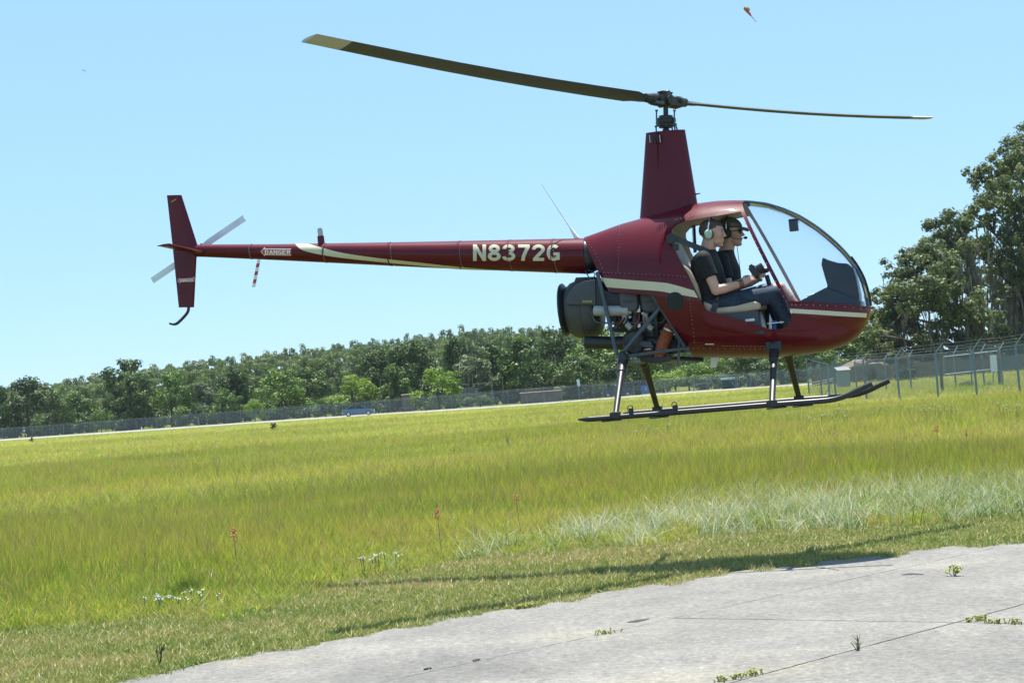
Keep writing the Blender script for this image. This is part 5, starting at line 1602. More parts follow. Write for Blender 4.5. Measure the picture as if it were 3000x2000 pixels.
# horizontal stabiliser on the near side
sr_z = T(600, 730).z
r_le, r_te = T(690, 748, -0.03), T(505, 748, -0.03)
t_le, t_te = T(352, 672, -0.62), T(197, 682, -0.62)
zr, zt_ = r_le.z, (t_le.z + t_te.z) / 2 - 0.01
rows = []
for k in range(5):
    t = k / 4
    le, te = r_le.lerp(t_le, t), r_te.lerp(t_te, t)
    rows.append([te, te.lerp(le, 0.5) + Vector((0, 0, 0.012)), te.lerp(le, 0.85) + Vector((0, 0, 0.014)), le, te.lerp(le, 0.85) - Vector((0, 0, 0.012)), te.lerp(le, 0.5) - Vector((0, 0, 0.010))])
MB().rings(rows, True, True).build('stabiliser', M['burgundy'], heli, smooth=50)
# tail rotor gearbox, hub and two blades on the far side
gx = T(600, 700, 0.12)
tr = MB()
tr.lathe((gx.x - 0.02, 0.03, gx.z - 0.01), (0, 1, 0), [(-0.02, 0.05), (0.0, 0.055), (0.06, 0.05), (0.07, 0.02), (0.20, 0.018), (0.205, 0.0)], 14)
tr.tube([T(612, 690, -0.02), T(640, 690, 0.0), T(660, 668, 0.0), T(640, 662, 0.0)], 0.008, 6)
tr.build('tail_gearbox', M['greasy'], heli)
hubp = Vector((gx.x - 0.02, 0.20, gx.z - 0.01))
for sgn in (1, -1):
    d = Vector((0.90, 0, 0.44)).normalized() * sgn
    c_ = Vector((-0.44, 0.06, 0.90)).normalized()
    rows = []
    for r_, cw in ((0.05, 0.02), (0.12, 0.030), (0.53, 0.030)):
        o_ = hubp + d * r_
        rows.append([o_ - c_ * cw, o_ + Vector((0, 0.006, 0)), o_ + c_ * cw, o_ - Vector((0, 0.006, 0))])
    MB().rings(rows, True, True).build('tail_rotor_blade', paint('pale_blade', (0.72, 0.78, 0.84), 0.5), heli)

# --- mast fairing and rotor
tl, tr_, brr, bl = K(440, 590), K(890, 550), K(1040, 1440), K(368, 1600)
rows = []
for k in range(12):
    t = k / 11
    te, le = tl.lerp(bl, t), tr_.lerp(brr, t)
    ch = le.x - te.x
    wd = 0.075 + 0.055 * t
    ring = []
    for j in range(28):
        a = 2 * PI * j / 28
        u = 0.5 + 0.5 * math.cos(a)
        yy = wd * (2.6 * (math.sqrt(u) * 0.62 * (1 - u) ** 0.0 - 0.62 * u ** 3) if False else (4 * u * (1 - u)) ** 0.55 * (0.75 + 0.25 * u))
        ring.append(Vector((te.x + ch * u, yy * (1 if math.sin(a) >= 0 else -1), te.z + (le.z - te.z) * u)))
    rows.append(ring)
mast = MB().rings(rows, True, True).build('mast_fairing', M['burgundy'], heli, smooth=40)
for u in (484, 513, 542, 571, 600):
    p, q = K(u, 612, -0.095), K(u + 6, 698, -0.095)
    MB().box((p + q) / 2, (0.010 if u not in (484, 600) else 0.005, 0.02, (p - q).length)).build('louvre', M['black'] if u not in (484, 600) else M['alu'], mast)
MB().tube([K(1005, 1292), K(1040, 1284), K(1066, 1280)], [0.008, 0.005, 0.004], 8).build('pitot_tube', M['black'], heli)
# mast, swashplate, control rods
ms = MB()
m0, m1 = K(672, 600), K(668, 300)
ax_ = (m1 - m0).normalized()
def mh(v): return m0.lerp(m1, (600 - v) / 300)
ms.lathe(m0, ax_, [(-0.05, 0.030), ((mh(545) - m0).length, 0.030), ((mh(540) - m0).length, 0.022), ((m1 - m0).length + 0.05, 0.022)], 16)
ms.build('rotor_mast', M['greasy'], heli)
sw = MB()
for v, r_, h_ in ((520, 0.062, 0.016), (498, 0.080, 0.020), (470, 0.078, 0.02), (452, 0.086, 0.022), (428, 0.085, 0.018), (402, 0.060, 0.022)):
    sw.lathe(mh(v) - ax_ * h_ / 2, ax_, [(0, r_ * 0.9), (0.003, r_), (h_ - 0.003, r_), (h_, r_ * 0.9), (h_ + 0.001, 0.02)], 24)
sw.build('swashplate', M['black'], heli)
for (u0, v0, u1, v1, y) in ((560, 575, 556, 512, -0.03), (745, 555, 735, 490, -0.03), (775, 555, 765, 495, 0.0), (800, 550, 780, 490, 0.03), (562, 500, 562, 330, 0.05), (765, 470, 768, 330, -0.05)):
    rods = MB().tube([K(u0, v0, y), K(u1, v1, y)], 0.007, 6)
    rods.ell(K(u1, v1, y), (0.013, 0.013, 0.013), nu=8, nv=6)
    rods.build('pitch_link', M['steel'], heli)
# blades: the near one comes towards the camera and to the tail side, the far one points away to the nose side
hub_c = K(668, 225)
HUBW = HM @ hub_c
az = math.asin(2.75 / 3.83)
span_w = Vector((-math.cos(az), -math.sin(az), 0))
def aim(px, py, sgn):
    """tip of a blade in world space: keep radius 3.83 m about the hub and hit the pixel row"""
    best = None
    for k in range(400):
        Yt = HUBW.y + (-3.2 + 6.4 * k / 399)
        p = at(px, py, Yt)
        e = abs((p - HUBW).length - 3.78)
        if (p - HUBW).y * sgn > 0 and (best is None or e < best[0]): best = (e, p)
    return best[1]
tipA, tipB = aim(905, 112, -1), aim(2712, 347, 1)
hub = MB()
hd = (HMI.to_3x3() @ (tipA - HUBW)).normalized()
hd2 = (HMI.to_3x3() @ (tipB - HUBW)).normalized()
side = hd.cross(Vector((0, 0, 1))).normalized()
rotm = Matrix((hd, side, hd.cross(side))).transposed()
hub.box(hub_c + Vector((0, 0, 0.005)), (0.24, 0.10, 0.07), rotm)
hub.lathe(hub_c - side * 0.075, side, [(0, 0.03), (0.004, 0.045), (0.146, 0.045), (0.15, 0.03)], 16)
hub.box(hub_c + Vector((0.0, 0, 0.055)), (0.13, 0.07, 0.05), rotm, taper=0.6)
for d_ in (hd, hd2):
    hub.lathe(hub_c + d_ * 0.08, d_, [(0, 0.042), (0.03, 0.055), (0.09, 0.052), (0.13, 0.040), (0.17, 0.038), (0.175, 0.0)], 16)
    for s_ in (-1, 1):
        hub.lathe(hub_c + d_ * 0.13 - side * 0.06, side, [(0, 0.02), (0.12, 0.02)], 10)
hub.build('rotor_hub', M['greasy'], heli, smooth=30)
hn = MB()
hn.box(hub_c + hd * 0.14 - side * 0.05 + Vector((0, 0, -0.035)), (0.10, 0.03, 0.02), rotm)
hn.box(hub_c + hd2 * 0.14 + side * 0.05 + Vector((0, 0, -0.035)), (0.10, 0.03, 0.02), rotm)
hn.lathe(hub_c + Vector((0.02, 0, 0.05)), (0, 0, 1), [(0, 0.03), (0.035, 0.028), (0.045, 0.015), (0.046, 0)], 10)
hn.build('pitch_horn', M['steel'], heli)
def blade(tipw, pitch_root, pitch_tip):
    tip_ = HMI @ tipw
    d_ = (tip_ - hub_c)
    L = d_.length; d_.normalize()
    ch = d_.cross(Vector((0, 0, 1))).normalized()
    nv = ch.cross(d_)
    rows, rows2 = [], []
    sag = 0.03
    for i, r_ in enumerate([0.22, 0.30, 0.42, 0.55, 0.9, 1.4, 1.9, 2.4, 2.9, 3.45, 3.45, L]):
        cw = 0.04 if r_ < 0.25 else (0.06 if r_ < 0.35 else 0.098)
        pt = R(pitch_root + (pitch_tip - pitch_root) * r_ / L)
        c2 = ch * math.cos(pt) + nv * math.sin(pt)
        n2 = nv * math.cos(pt) - ch * math.sin(pt)
        o_ = hub_c + d_ * r_ - nv * (sag * math.sin(PI * r_ / L))
        th = 0.012 if r_ > 0.3 else 0.02
        ring = [o_ - c2 * cw, o_ - c2 * cw * 0.2 + n2 * th * 0.8, o_ + c2 * cw * 0.6 + n2 * th, o_ + c2 * cw, o_ + c2 * cw * 0.6 - n2 * th, o_ - c2 * cw * 0.2 - n2 * th * 0.8]
        (rows if i < 10 else rows2).append(ring)
        if i == 9: pass
    bl_ = MB().rings(rows, True, True).build('rotor_blade', M['blade'], heli, smooth=50)
    MB().rings([[p for p in rr] for rr in rows2], True, True).build('blade_tip', M['blade_tip'], bl_, smooth=50)
blade(tipA, -16, -7)
blade(tipB, -9, -3)

# --- engine bay
en = MB()
fr = []
def drum(p0, axis, prof_, name, mat, n=36, par=heli, mi=0): return MB().lathe(p0, axis, prof_, n, mi).build(name, mat, par, smooth=40)
fc = hp((1655 + 1750) / 2, 905, 0.0)
fc = Vector((fc.x, 0.02, hp(1700, 906, 0).z))
fr_r = (hp(1700, 819, 0).z - hp(1700, 991, 0).z) / 2
x_l, x_r = hp(1657, 900, -0.1).x, hp(1752, 900, -0.1).x
xw = x_r - x_l
sh = drum((x_l, fc.y, fc.z), (1, 0, 0), [(0.0, fr_r * 0.62), (0.0, fr_r * 0.80), (xw * 0.14, fr_r * 0.93), (xw * 0.35, fr_r), (xw * 0.72, fr_r), (xw * 0.90, fr_r * 0.93), (xw * 1.0, fr_r * 0.74), (xw * 1.0, fr_r * 0.3)], 'fan_shroud', M['shroud'], 40)
MB().lathe((x_l + xw * 0.5, fc.y, fc.z), (1, 0, 0), [(-0.006, fr_r + 0.001), (-0.005, fr_r + 0.006), (0.005, fr_r + 0.006), (0.006, fr_r + 0.001)], 40, caps=False).build('shroud_flange', M['shroud'], sh, fix=False)
drum((x_l - 0.055, fc.y, fc.z + 0.01), (1, 0, 0), [(0, fr_r * 0.80), (0.004, fr_r * 0.90), (0.02, fr_r * 0.92), (0.045, fr_r * 0.80), (0.06, fr_r * 0.66), (0.06, fr_r * 0.3), (0.01, fr_r * 0.28), (0.0, 0.0)], 'fan_inlet_ring', M['black'], 36)
# squared upper housing that carries the air forward to the cylinders
q = [B(262, 515, -0.25), B(280, 430, -0.25), B(330, 330, -0.25), B(400, 255, -0.25), B(500, 205, -0.25), B(600, 187, -0.25), B(672, 185, -0.25), B(674, 545, -0.25), B(600, 520, -0.25)]
uh = MB().prism([xz(p) for p in q], -0.265, 0.265).build('air_housing', M['shroud'], heli, bevel=0.008, smooth=40)
q = [B(338, 300, -0.1), B(400, 150, -0.1), B(660, 140, -0.1), B(672, 190, -0.1), B(500, 200, -0.1)]
MB().prism([xz(p) for p in q], -0.10, 0.26).build('housing_lid', M['black'], heli, bevel=0.006)
decal(text_mesh('DANGER', 0.14), lambda x, y, e: hp(x, y, -0.267 - e * 0.3), (*zb(500, 460), *zb(610, 490)), 'sign_lettering', M['yellow'], uh, 2)
db = MB()
for q in ((490, 456, 498, 494), (612, 456, 618, 494)):
    db.box((B(q[0], 475, -0.267) + B(q[2], 475, -0.267)) / 2, (0.003, 0.001, 0.022))
db.build('sign_border', M['yellow'], uh)
q = [B(674, 200, -0.25), B(740, 215, -0.25), B(800, 330, -0.25), B(1030, 350, -0.25), B(1480, 372, -0.25), B(1530, 470, -0.25), B(1540, 560, -0.25), B(1000, 560, -0.25), B(960, 545, -0.25), B(674, 545, -0.25)]
MB().prism([xz(p) for p in q], -0.255, 0.255).build('cooling_shroud', M['charcoal'], heli, bevel=0.006)
# block and sump
q = [B(840, 560, -0.1), B(1600, 560, -0.1), B(1640, 760, -0.1), B(1500, 900, -0.1), B(1180, 850, -0.1), B(960, 820, -0.1), B(880, 760, -0.1)]
blk = MB().prism([xz(p) for p in q], -0.16, 0.16).build('engine_block', M['greasy'], heli, bevel=0.012)
q = [B(1330, 700, -0.1), B(1500, 690, -0.1), B(1540, 900, -0.1), B(1520, 1000, -0.1), B(1440, 1040, -0.1), B(1330, 960, -0.1)]
MB().prism([xz(p) for p in q], -0.2, 0.1).build('carburettor', M['greasy'], heli, bevel=0.01)
# clutter on the block: ribs, bosses, clamps
rnd = random.Random(3)
cl = MB(); cl2 = MB()
for k in range(34):
    p = B(rnd.uniform(900, 1560), rnd.uniform(580, 860), 0)
    p.y = -0.165 - rnd.uniform(0, 0.02)
    (cl if rnd.random() < 0.7 else cl2).box(p, (rnd.uniform(0.01, 0.05), rnd.uniform(0.01, 0.04), rnd.uniform(0.01, 0.05)), Euler((0, rnd.uniform(-0.4, 0.4), 0)).to_matrix())
for k in range(9):
    p = B(950 + k * 24, 850 + (k % 2) * 14, 0); p.y = -0.1
    cl.box(p, (0.018, 0.05, 0.04))
tag(cl.build('engine_fittings', M['charcoal'], heli), kind='stuff')
tag(cl2.build('engine_bolts', M['alu'], heli), kind='stuff')
for u0 in (1028, 1318):
    p = B(u0 + 90, 470, -0.30)
    cyl = MB().rings([[Vector((p.x + dx * s_, y_, p.z + dz * s_)) for dx, dz in ((-0.082, -0.06), (-0.055, -0.098), (0.055, -0.098), (0.082, -0.06), (0.085, 0.07), (0.060, 0.098), (-0.060, 0.098), (-0.085, 0.07))] for y_, s_ in ((-0.20, 0.96), (-0.27, 1.0), (-0.30, 1.0), (-0.318, 0.82))], True, True).build('rocker_cover', M['shroud'], heli, smooth=25, bevel=0.006)
    MB().box((p.x, -0.319, p.z - 0.003), (0.09, 0.004, 0.02)).build('cover_ridge', M['charcoal'], cyl)
# oil filter can
fcan = MB().lathe(B(640, 600, -0.28), B(960, 600, -0.28) - B(640, 600, -0.28), [(0, 0.030), (0.008, 0.044), (0.30, 0.045), (0.305, 0.035), (0.33, 0.03), (0.331, 0)], 20).build('filter_can', M['ceramic'], heli)
# exhaust risers
for pts in ([(1068, 615), (1062, 680), (1075, 750), (1110, 800), (1150, 840)], [(1350, 630), (1345, 700), (1365, 770), (1405, 825), (1440, 850)]):
    MB().tube(smooth_line([B(u, v, -0.27) for u, v in pts], 18), 0.027, 12).build('exhaust_riser', M['ceramic'], heli)
MB().tube(smooth_line([B(1215, 560, -0.25), B(1205, 700, -0.25), B(1200, 830, -0.24), B(1190, 960, -0.2)], 14), 0.031, 12).build('intake_pipe', M['charcoal'], heli)
MB().tube(smooth_line([B(1480, 560, -0.25), B(1485, 760, -0.25), B(1500, 960, -0.2)], 14), 0.026, 12).build('intake_pipe', M['charcoal'], heli)
MB().box(B(1230, 575, -0.26), (0.06, 0.05, 0.06)).build('pipe_flange', M['alu'], heli, bevel=0.006)
pl_ = MB()
pl_.tube(smooth_line([B(610, 600, -0.27), B(640, 700, -0.27), B(690, 755, -0.27), B(800, 765, -0.27), B(1040, 762, -0.27), B(1480, 765, -0.27)], 40), 0.008, 7)
pl_.tube(smooth_line([B(1480, 760, -0.28), B(1560, 760, -0.28), B(1610, 710, -0.28), B(1640, 690, -0.28)], 14), 0.006, 6)
pl_.tube(smooth_line([B(530, 60, -0.1), B(560, 120, -0.1), B(600, 170, -0.1), B(640, 150, -0.1), B(660, 110, -0.1), B(620, 70, -0.1), B(560, 45, -0.1)], 24), 0.005, 6)
pl_.build('fuel_line', M['steel'], heli)
for (u, v) in ((905, 765), (1005, 600), (1010, 650), (1300, 640), (1130, 690)):
    MB().lathe(B(u - 10, v, -0.285), (1, 0, 0.2), [(0, 0.012), (0.02, 0.012)], 8).build('hose_clamp', M['alu'], heli)
# ignition leads and cables over the block
rnd = random.Random(8)
for k in range(9):
    u0, v0 = rnd.uniform(900, 1500), rnd.uniform(560, 640)
    u1, v1 = u0 + rnd.uniform(-160, 160), rnd.uniform(700, 900)
    MB().tube(smooth_line([B(u0, v0, -0.26), B(u0 + rnd.uniform(-30, 30), (v0 + v1) / 2, -0.30), B(u1, v1, -0.24)], 12), rnd.choice((0.005, 0.006, 0.009)), 6).build('cable', M['rubber'] if k % 3 else M['orange'], heli)
for u, v, r_ in ((1100, 700, 0.03), (1275, 800, 0.035), (960, 700, 0.028)):
    MB().lathe(B(u, v, -0.17), (0, -1, 0), [(0, r_), (0.06, r_), (0.065, r_ * 0.8), (0.09, r_ * 0.5), (0.091, 0)], 14).build('accessory_drive', M['charcoal'] if u != 1275 else M['alu'], heli)
# muffler
mf = MB()
mf.lathe(B(525, 1030, -0.14), B(1100, 1035, -0.14) - B(525, 1030, -0.14), [(0, 0.050), (0.003, 0.056), (0.56, 0.056), (0.60, 0.056)], 20, caps=True)
mf.build('exhaust_pipe', M['black'], heli)
MB().lathe(B(900, 1035, -0.14), B(1250, 1040, -0.14) - B(900, 1035, -0.14), [(0, 0.056), (0.10, 0.062), (0.20, 0.072), (0.30, 0.085), (0.42, 0.085), (0.45, 0.06), (0.46, 0)], 20).build('muffler', M['greasy'], heli)
MB().lathe(B(1178, 1025, -0.30), (0, 1, 0), [(0, 0.085), (0.02, 0.102), (0.30, 0.102), (0.32, 0.08), (0.321, 0.0)], 24).build('muffler_can', M['greasy'], heli)
q = [B(1260, 1010, -0.3), B(1420, 1012, -0.3), B(1465, 1095, -0.3), B(1360, 1105, -0.3), B(1290, 1085, -0.3)]
MB().prism([xz(p) for p in q], -0.33, -0.2).build('heat_shield', M['shroud'], heli, bevel=0.008)
# corrugated orange ducts and the box they end in
def duct(pts, r_, name='air_duct'):
    P = smooth_line(pts, 90)
    MB().tube(P, [r_ * (1 + 0.05 * math.sin(k * 1.45)) for k in range(90)], 16).build(name, M['orange'], heli, smooth=60)
duct([B(1690, 790, -0.28), B(1640, 900, -0.28), B(1570, 1060, -0.28), B(1536, 1225, -0.28)], 0.052)
duct([B(1385, 1115, -0.26), B(1388, 1180, -0.26), B(1392, 1260, -0.26)], 0.045)
for pa, pb, rr in ((B(1665, 850, -0.28), B(1655, 872, -0.28), 0.056), (B(1385, 1112, -0.26), B(1386, 1125, -0.26), 0.049)):
    MB().lathe(pa, pb - pa, [(0, rr), ((pb - pa).length, rr)], 18).build('duct_clamp', M['alu'], heli)
q = [B(1300, 1210, -0.2), B(1310, 1290, -0.2), B(1560, 1310, -0.2), B(1715, 1285, -0.2), B(1715, 1180, -0.2), B(1600, 1225, -0.2)]
MB().prism([xz(p) for p in q], -0.33, 0.2).build('air_box', M['black'], heli, bevel=0.008)
q = [B(1500, 880, 0.1), B(1760, 930, 0.1), B(1900, 1160, 0.1), B(1700, 1180, 0.1), B(1560, 1150, 0.1)]
MB().prism([xz(p) for p in q], -0.12, 0.3).build('gear_case', M['greasy'], heli, bevel=0.01)
# tube frame
def tubes(pts, r_, name, n=10, mat='steel'): return MB().tube(pts, r_, n).build(name, M[mat], heli)
for sy, nm in ((-1, 'near'), (1, 'far')):
    S = lambda p: Vector((p.x, p.y * -sy if sy > 0 else p.y, p.z))
    for pts, r_ in (([B(690, 80, -0.27), B(960, 1200, -0.42)], 0.017), ([B(1570, 520, -0.42), B(985, 1225, -0.42)], 0.018), ([B(980, 1228, -0.42), B(1930, 1100, -0.42)], 0.015)):
        P = [p if sy < 0 else Vector((p.x, -p.y, p.z)) for p in pts]
        tubes(P, r_, 'frame_tube')
tubes([B(1805, 1000, -0.36), B(1780, 1330, -0.36)], 0.012, 'strut_post')
tubes([B(1000, 1240, -0.40), B(1260, 1130, 0.0), B(1300, 1260, 0.38)], 0.012, 'frame_tube')
tubes([B(1700, 1235, 0.0), B(2130, 1262, 0.0)], 0.018, 'keel_tube', mat='black')
# rear and front cross tubes
x_rc = A(475, 1170, -0.46)
tubes([A(478, 1172, -0.48), A(600, 1180, 0.0) * 0 + Vector((x_rc.x, 0.0, x_rc.z - 0.005)), Vector((x_rc.x, 0.48, x_rc.z))], 0.027, 'cross_tube', 14, 'black')
x_fc = A(1400, 1092, -0.40)
tubes([Vector((x_fc.x, -0.44, x_fc.z)), Vector((x_fc.x, 0.44, x_fc.z))], 0.027, 'cross_tube', 14, 'black')
# skids with legs, shoes, eyelets
sk_pts = [(192, 1523), (260, 1521), (330, 1516), (420, 1509), (700, 1487), (1000, 1463), (1370, 1433), (1600, 1416), (1720, 1406), (1790, 1393), (1855, 1370), (1915, 1341), (1965, 1318), (1998, 1303)]
P0 = [A(u, v, -0.965) for u, v in sk_pts]
P0 = smooth_line(P0, 70)
for sy in (-1, 1):
    P = [Vector((p.x, p.y if sy < 0 else -p.y, p.z)) for p in P0]
    rad = [0.004 + 0.0185 * min(1, k / 5.0) for k in range(70)]
    sk = MB().tube(P, rad, 14).build('skid', M['black'], heli)
    for top, bot in (((470, 1160), (425, 1495)), ((1403, 1085), (1384, 1422))):
        a, b_ = A(*top, -0.47), A(*bot, -0.965)
        if top[0] > 1000: a = Vector((x_fc.x, -0.43, x_fc.z))
        if sy > 0: a, b_ = Vector((a.x, -a.y, a.z)), Vector((b_.x, -b_.y, b_.z))
        lg = MB().tube([a, a.lerp(b_, 0.22), a.lerp(b_, 0.23), b_], [0.043, 0.040, 0.031, 0.024], 14, flat=0.75).build('skid_leg', M['black'], heli)
        MB().capsule(a + Vector((0, 0, 0.03)), a - Vector((0, 0, 0.03)), 0.044, 0.044).build('leg_joint', M['black'], lg)
        MB().box(b_ + Vector((0, 0, -0.003)), (0.09, 0.066, 0.056)).build('saddle', M['black'], lg, bevel=0.012)
    for u, v in ((400, 1510), (690, 1490), (1410, 1432), (1570, 1420)):
        p = A(u, v, -0.965); p.y *= -sy
        MB().box(p - Vector((0, 0, 0.0255)), (0.16, 0.034, 0.012)).build('wear_shoe', M['charcoal'], sk, bevel=0.003)
    for u, v in ((522, 1478), (793, 1458)) if sy < 0 else ():
        p = A(u, v, -0.965); p.y *= -sy
        MB().box(p, (0.045, 0.016, 0.065), taper=0.8).build('eyelet', M['black'], sk)
        MB().tube([p + Vector((0.022 * math.cos(a) - 0.004, -0.012, 0.03 + 0.026 * math.sin(a))) for a in np.linspace(0, 2 * PI, 14)], 0.004, 5).build('lifting_ring', M['black'], sk)
# wide mount plates where the front legs enter the belly
for sy in (-1, 1):
    MB().box((x_fc.x, sy * 0.43, x_fc.z + 0.02), (0.13, 0.05, 0.09)).build('leg_mount', M['black'], heli, bevel=0.01)
#@@HELI_END
# ------------------------------------------------------------------ the two people on board
def hand(mb, wrist, palm_to, normal, curl=0.9, spread=1.0, side=1, scale=1.0):
    """palm from the wrist towards palm_to; normal points out of the back of the hand; side = +1 puts the thumb on that flank"""
    w, p = Vector(wrist), Vector(palm_to)
    d = (p - w).normalized()
    n = Vector(normal); n = (n - d * n.dot(d)).normalized()
    s = d.cross(n) * side
    s_ = scale
    for k in (-1.2, -0.4, 0.4, 1.2):
        mb.capsule(w + d * 0.01 + s * 0.013 * k * 0.7, w + d * 0.078 * s_ + s * 0.017 * k, 0.015, 0.012, 8)
    for k, L, c0 in ((-1.25, 0.062, 1.1), (-0.42, 0.074, 1.0), (0.42, 0.080, 0.95), (1.25, 0.072, 0.9)):
        a = w + d * 0.080 * s_ + s * 0.0185 * k
        ang = curl * c0 * 0.75
        dirv = d
        for j, (f, r) in enumerate(((0.45, 0.0095), (0.32, 0.0088), (0.25, 0.0078))):
            dirv = (d * math.cos(ang * (j + 0.5)) - n * math.sin(ang * (j + 0.5)) + s * 0.03 * k * spread).normalized()
            b = a + dirv * L * f * s_
            mb.capsule(a, b, r, r * 0.92, 8)
            a = b
    a = w + d * 0.022 + s * 0.020
    b = a + (d * 0.62 + s * 0.70 - n * 0.25).normalized() * 0.040
    c = b + (d * 0.90 + s * 0.10 - n * 0.45).normalized() * 0.034
    e = c + (d * 0.9 - s * 0.15 - n * 0.5).normalized() * 0.024
    mb.capsule(a, b, 0.016, 0.012, 8); mb.capsule(b, c, 0.0115, 0.0100, 8); mb.capsule(c, e, 0.0098, 0.0085, 8)

def head(mb, c, rot):
    P = lambda x, y, z: c + rot @ Vector((x, y, z))
    E = lambda x, y, z, r: mb.ell(P(x, y, z), r, rot, 18, 12)
    E(-0.012, 0, 0.030, (0.100, 0.075, 0.090))
    E(0.030, 0, 0.005, (0.066, 0.062, 0.090))
    E(0.030, 0, -0.062, (0.058, 0.054, 0.046))
    E(0.058, 0, -0.088, (0.032, 0.034, 0.026))
    E(0.074, 0, -0.097, (0.016, 0.019, 0.014))            # chin
    E(0.072, 0, 0.036, (0.020, 0.047, 0.012))             # brow
    E(0.070, 0, -0.050, (0.022, 0.030, 0.030))            # muzzle
    E(0.0905, 0, -0.050, (0.007, 0.020, 0.0055))          # lips
    E(0.0885, 0, -0.063, (0.007, 0.018, 0.0060))
    mb.capsule(P(0.084, 0, 0.026), P(0.105, 0, -0.016), 0.0085, 0.0115, 10)   # nose
    E(0.111, 0, -0.019, (0.009, 0.011, 0.008))
    for s_ in (-1, 1):
        E(0.098, 0.011 * s_, -0.025, (0.010, 0.007, 0.006))
        E(0.060, 0.036 * s_, -0.012, (0.026, 0.022, 0.022))   # cheek
        E(0.076, 0.030 * s_, 0.014, (0.010, 0.014, 0.009))    # eyelids
        E(-0.010, 0.074 * s_, -0.010, (0.020, 0.010, 0.032))  # ear
    mb.capsule(P(-0.022, 0, -0.05), P(-0.05, 0, -0.175), 0.060, 0.066, 16)
def hair_cap(c, rot, off, line, name, parent, mat, rx=(0.1035, 0.0785, 0.0935)):
    def f(u):
        keep = line(u)
        return 1.0 + 0.015 * noise.noise(u * 9) if keep else 0.80
    return MB().ell(c + rot @ Vector((-0.013, 0, 0.031)), rx, rot, 48, 32, fn=f).build(name, mat, parent, off=off)

def torso_rings(J, grow):
    rings = []
    for (c, rx, ry) in J:
        rings.append([c + Vector(((rx + grow) * math.cos(a), (ry + grow) * (abs(math.sin(a)) ** 0.85) * (1 if math.sin(a) >= 0 else -1), 0)) for a in [2 * PI * k / 28 for k in range(28)]])
    return rings
def person(label, y0, torso, arms, legs, headc, headrot, group):
    off = torso[0][0].copy()
    root = thing('person', label, 'person', matrix=HM @ Matrix.Translation(off), group=group)
    mb = MB()
    mb.rings(torso_rings(torso, -0.004), True, True)
    head(mb, headc, headrot)
    mb.capsule(torso[-1][0] - Vector((0, 0, 0.02)), headc + headrot @ Vector((-0.03, 0, -0.09)), 0.072, 0.058, 16)
    for (sh, el, wr, hd_, n, sd, cu) in arms:
        mb.capsule(sh, el, 0.052, 0.041, 14)
        m = el.lerp(wr, 0.35)
        mb.capsule(el, m, 0.041, 0.042, 14); mb.capsule(m, wr, 0.041, 0.027, 14)
        hand(mb, wr, hd_, n, cu, 1.0, sd)
    for (hp_, kn, an, ft) in legs:
        mb.capsule(hp_, kn, 0.080, 0.056, 14)
        m = kn.lerp(an, 0.35)
        mb.capsule(kn, m, 0.054, 0.054, 14); mb.capsule(m, an, 0.053, 0.036, 14); mb.capsule(an, ft, 0.036, 0.03, 12)
    remeshed(mb, 'body', M['skin'], 0.0048, 2, root, off)
    return root, off
def shirt(root, off, torso, arms, slv):
    mb = MB()
    mb.rings(torso_rings(torso, 0.010), True, True)
    for (sh, el, *_), f in zip(arms, slv):
        e = sh.lerp(el, f)
        mb.capsule(sh - (e - sh) * 0.12, sh.lerp(e, 0.72), 0.070, 0.064, 16)
        mb.tube([sh, sh.lerp(e, 0.6), e], [0.070, 0.066, 0.066], 16)
    return remeshed(mb, 'shirt', M['shirt'], 0.007, 3, root, off)

FACE = Matrix.Rotation(R(6), 3, 'Y')
# ---- passenger in the near seat: jeans, pale green headset, holding a camera
y0 = -0.27
T1 = [(A(1003, 850, y0), 0.125, 0.175), (A(1003, 815, y0), 0.13, 0.18), (A(1008, 750, y0), 0.122, 0.165), (A(998, 680, y0), 0.125, 0.175), (A(986, 610, y0), 0.123, 0.19), (A(976, 550, y0), 0.108, 0.195), (A(978, 515, y0), 0.085, 0.150), (A(990, 488, y0), 0.062, 0.085)]
cam_c = A(1278, 618, y0 + 0.02)
arms1 = [(A(968, 552, y0 - 0.175), A(1040, 733, y0 - 0.215), A(1205, 690, y0 - 0.115), A(1260, 655, y0 - 0.075), Vector((-0.2, -1.0, 0.25)), -1, 0.95),
         (A(980, 552, y0 + 0.175), A(1075, 730, y0 + 0.205), A(1255, 690, y0 + 0.125), A(1305, 655, y0 + 0.09), Vector((-0.1, 1.0, 0.25)), 1, 0.95)]
legs1 = [(A(1045, 822, y0 - 0.09), A(1398, 760, y0 - 0.115), A(1482, 920, y0 - 0.10), A(1535, 975, y0 - 0.10)),
         (A(1045, 822, y0 + 0.09), A(1372, 752, y0 + 0.12), A(1430, 930, y0 + 0.10), A(1490, 975, y0 + 0.10))]
h1 = A(1019, 386, y0)
p1, off1 = person('man in a black t-shirt and jeans with pale green headphones in the near seat', y0, T1, arms1, legs1, h1, FACE, 'people in the helicopter')
shirt(p1, off1, T1, arms1, (0.56, 0.56))
mb = MB()
mb.rings(torso_rings([(T1[0][0] + Vector((0, 0, -0.02)), 0.125, 0.18), (T1[1][0], 0.136, 0.188), (T1[2][0] - Vector((0, 0, 0.03)), 0.118, 0.166)], 0.006), True, True)
for (hp_, kn, an, ft) in legs1:
    mb.capsule(hp_, kn, 0.092, 0.070, 16); mb.capsule(kn, kn.lerp(an, 0.4), 0.070, 0.062, 16); mb.capsule(kn.lerp(an, 0.4), an, 0.061, 0.050, 16)
remeshed(mb, 'jeans', M['jeans'], 0.008, 3, p1, off1)
for (hp_, kn, an, ft) in legs1:
    MB().capsule(an + Vector((-0.01, 0, -0.04)), ft + Vector((0.07, 0, -0.03)), 0.047, 0.038, 12).build('shoe', M['rubber'], p1, off=off1)
HR = FACE
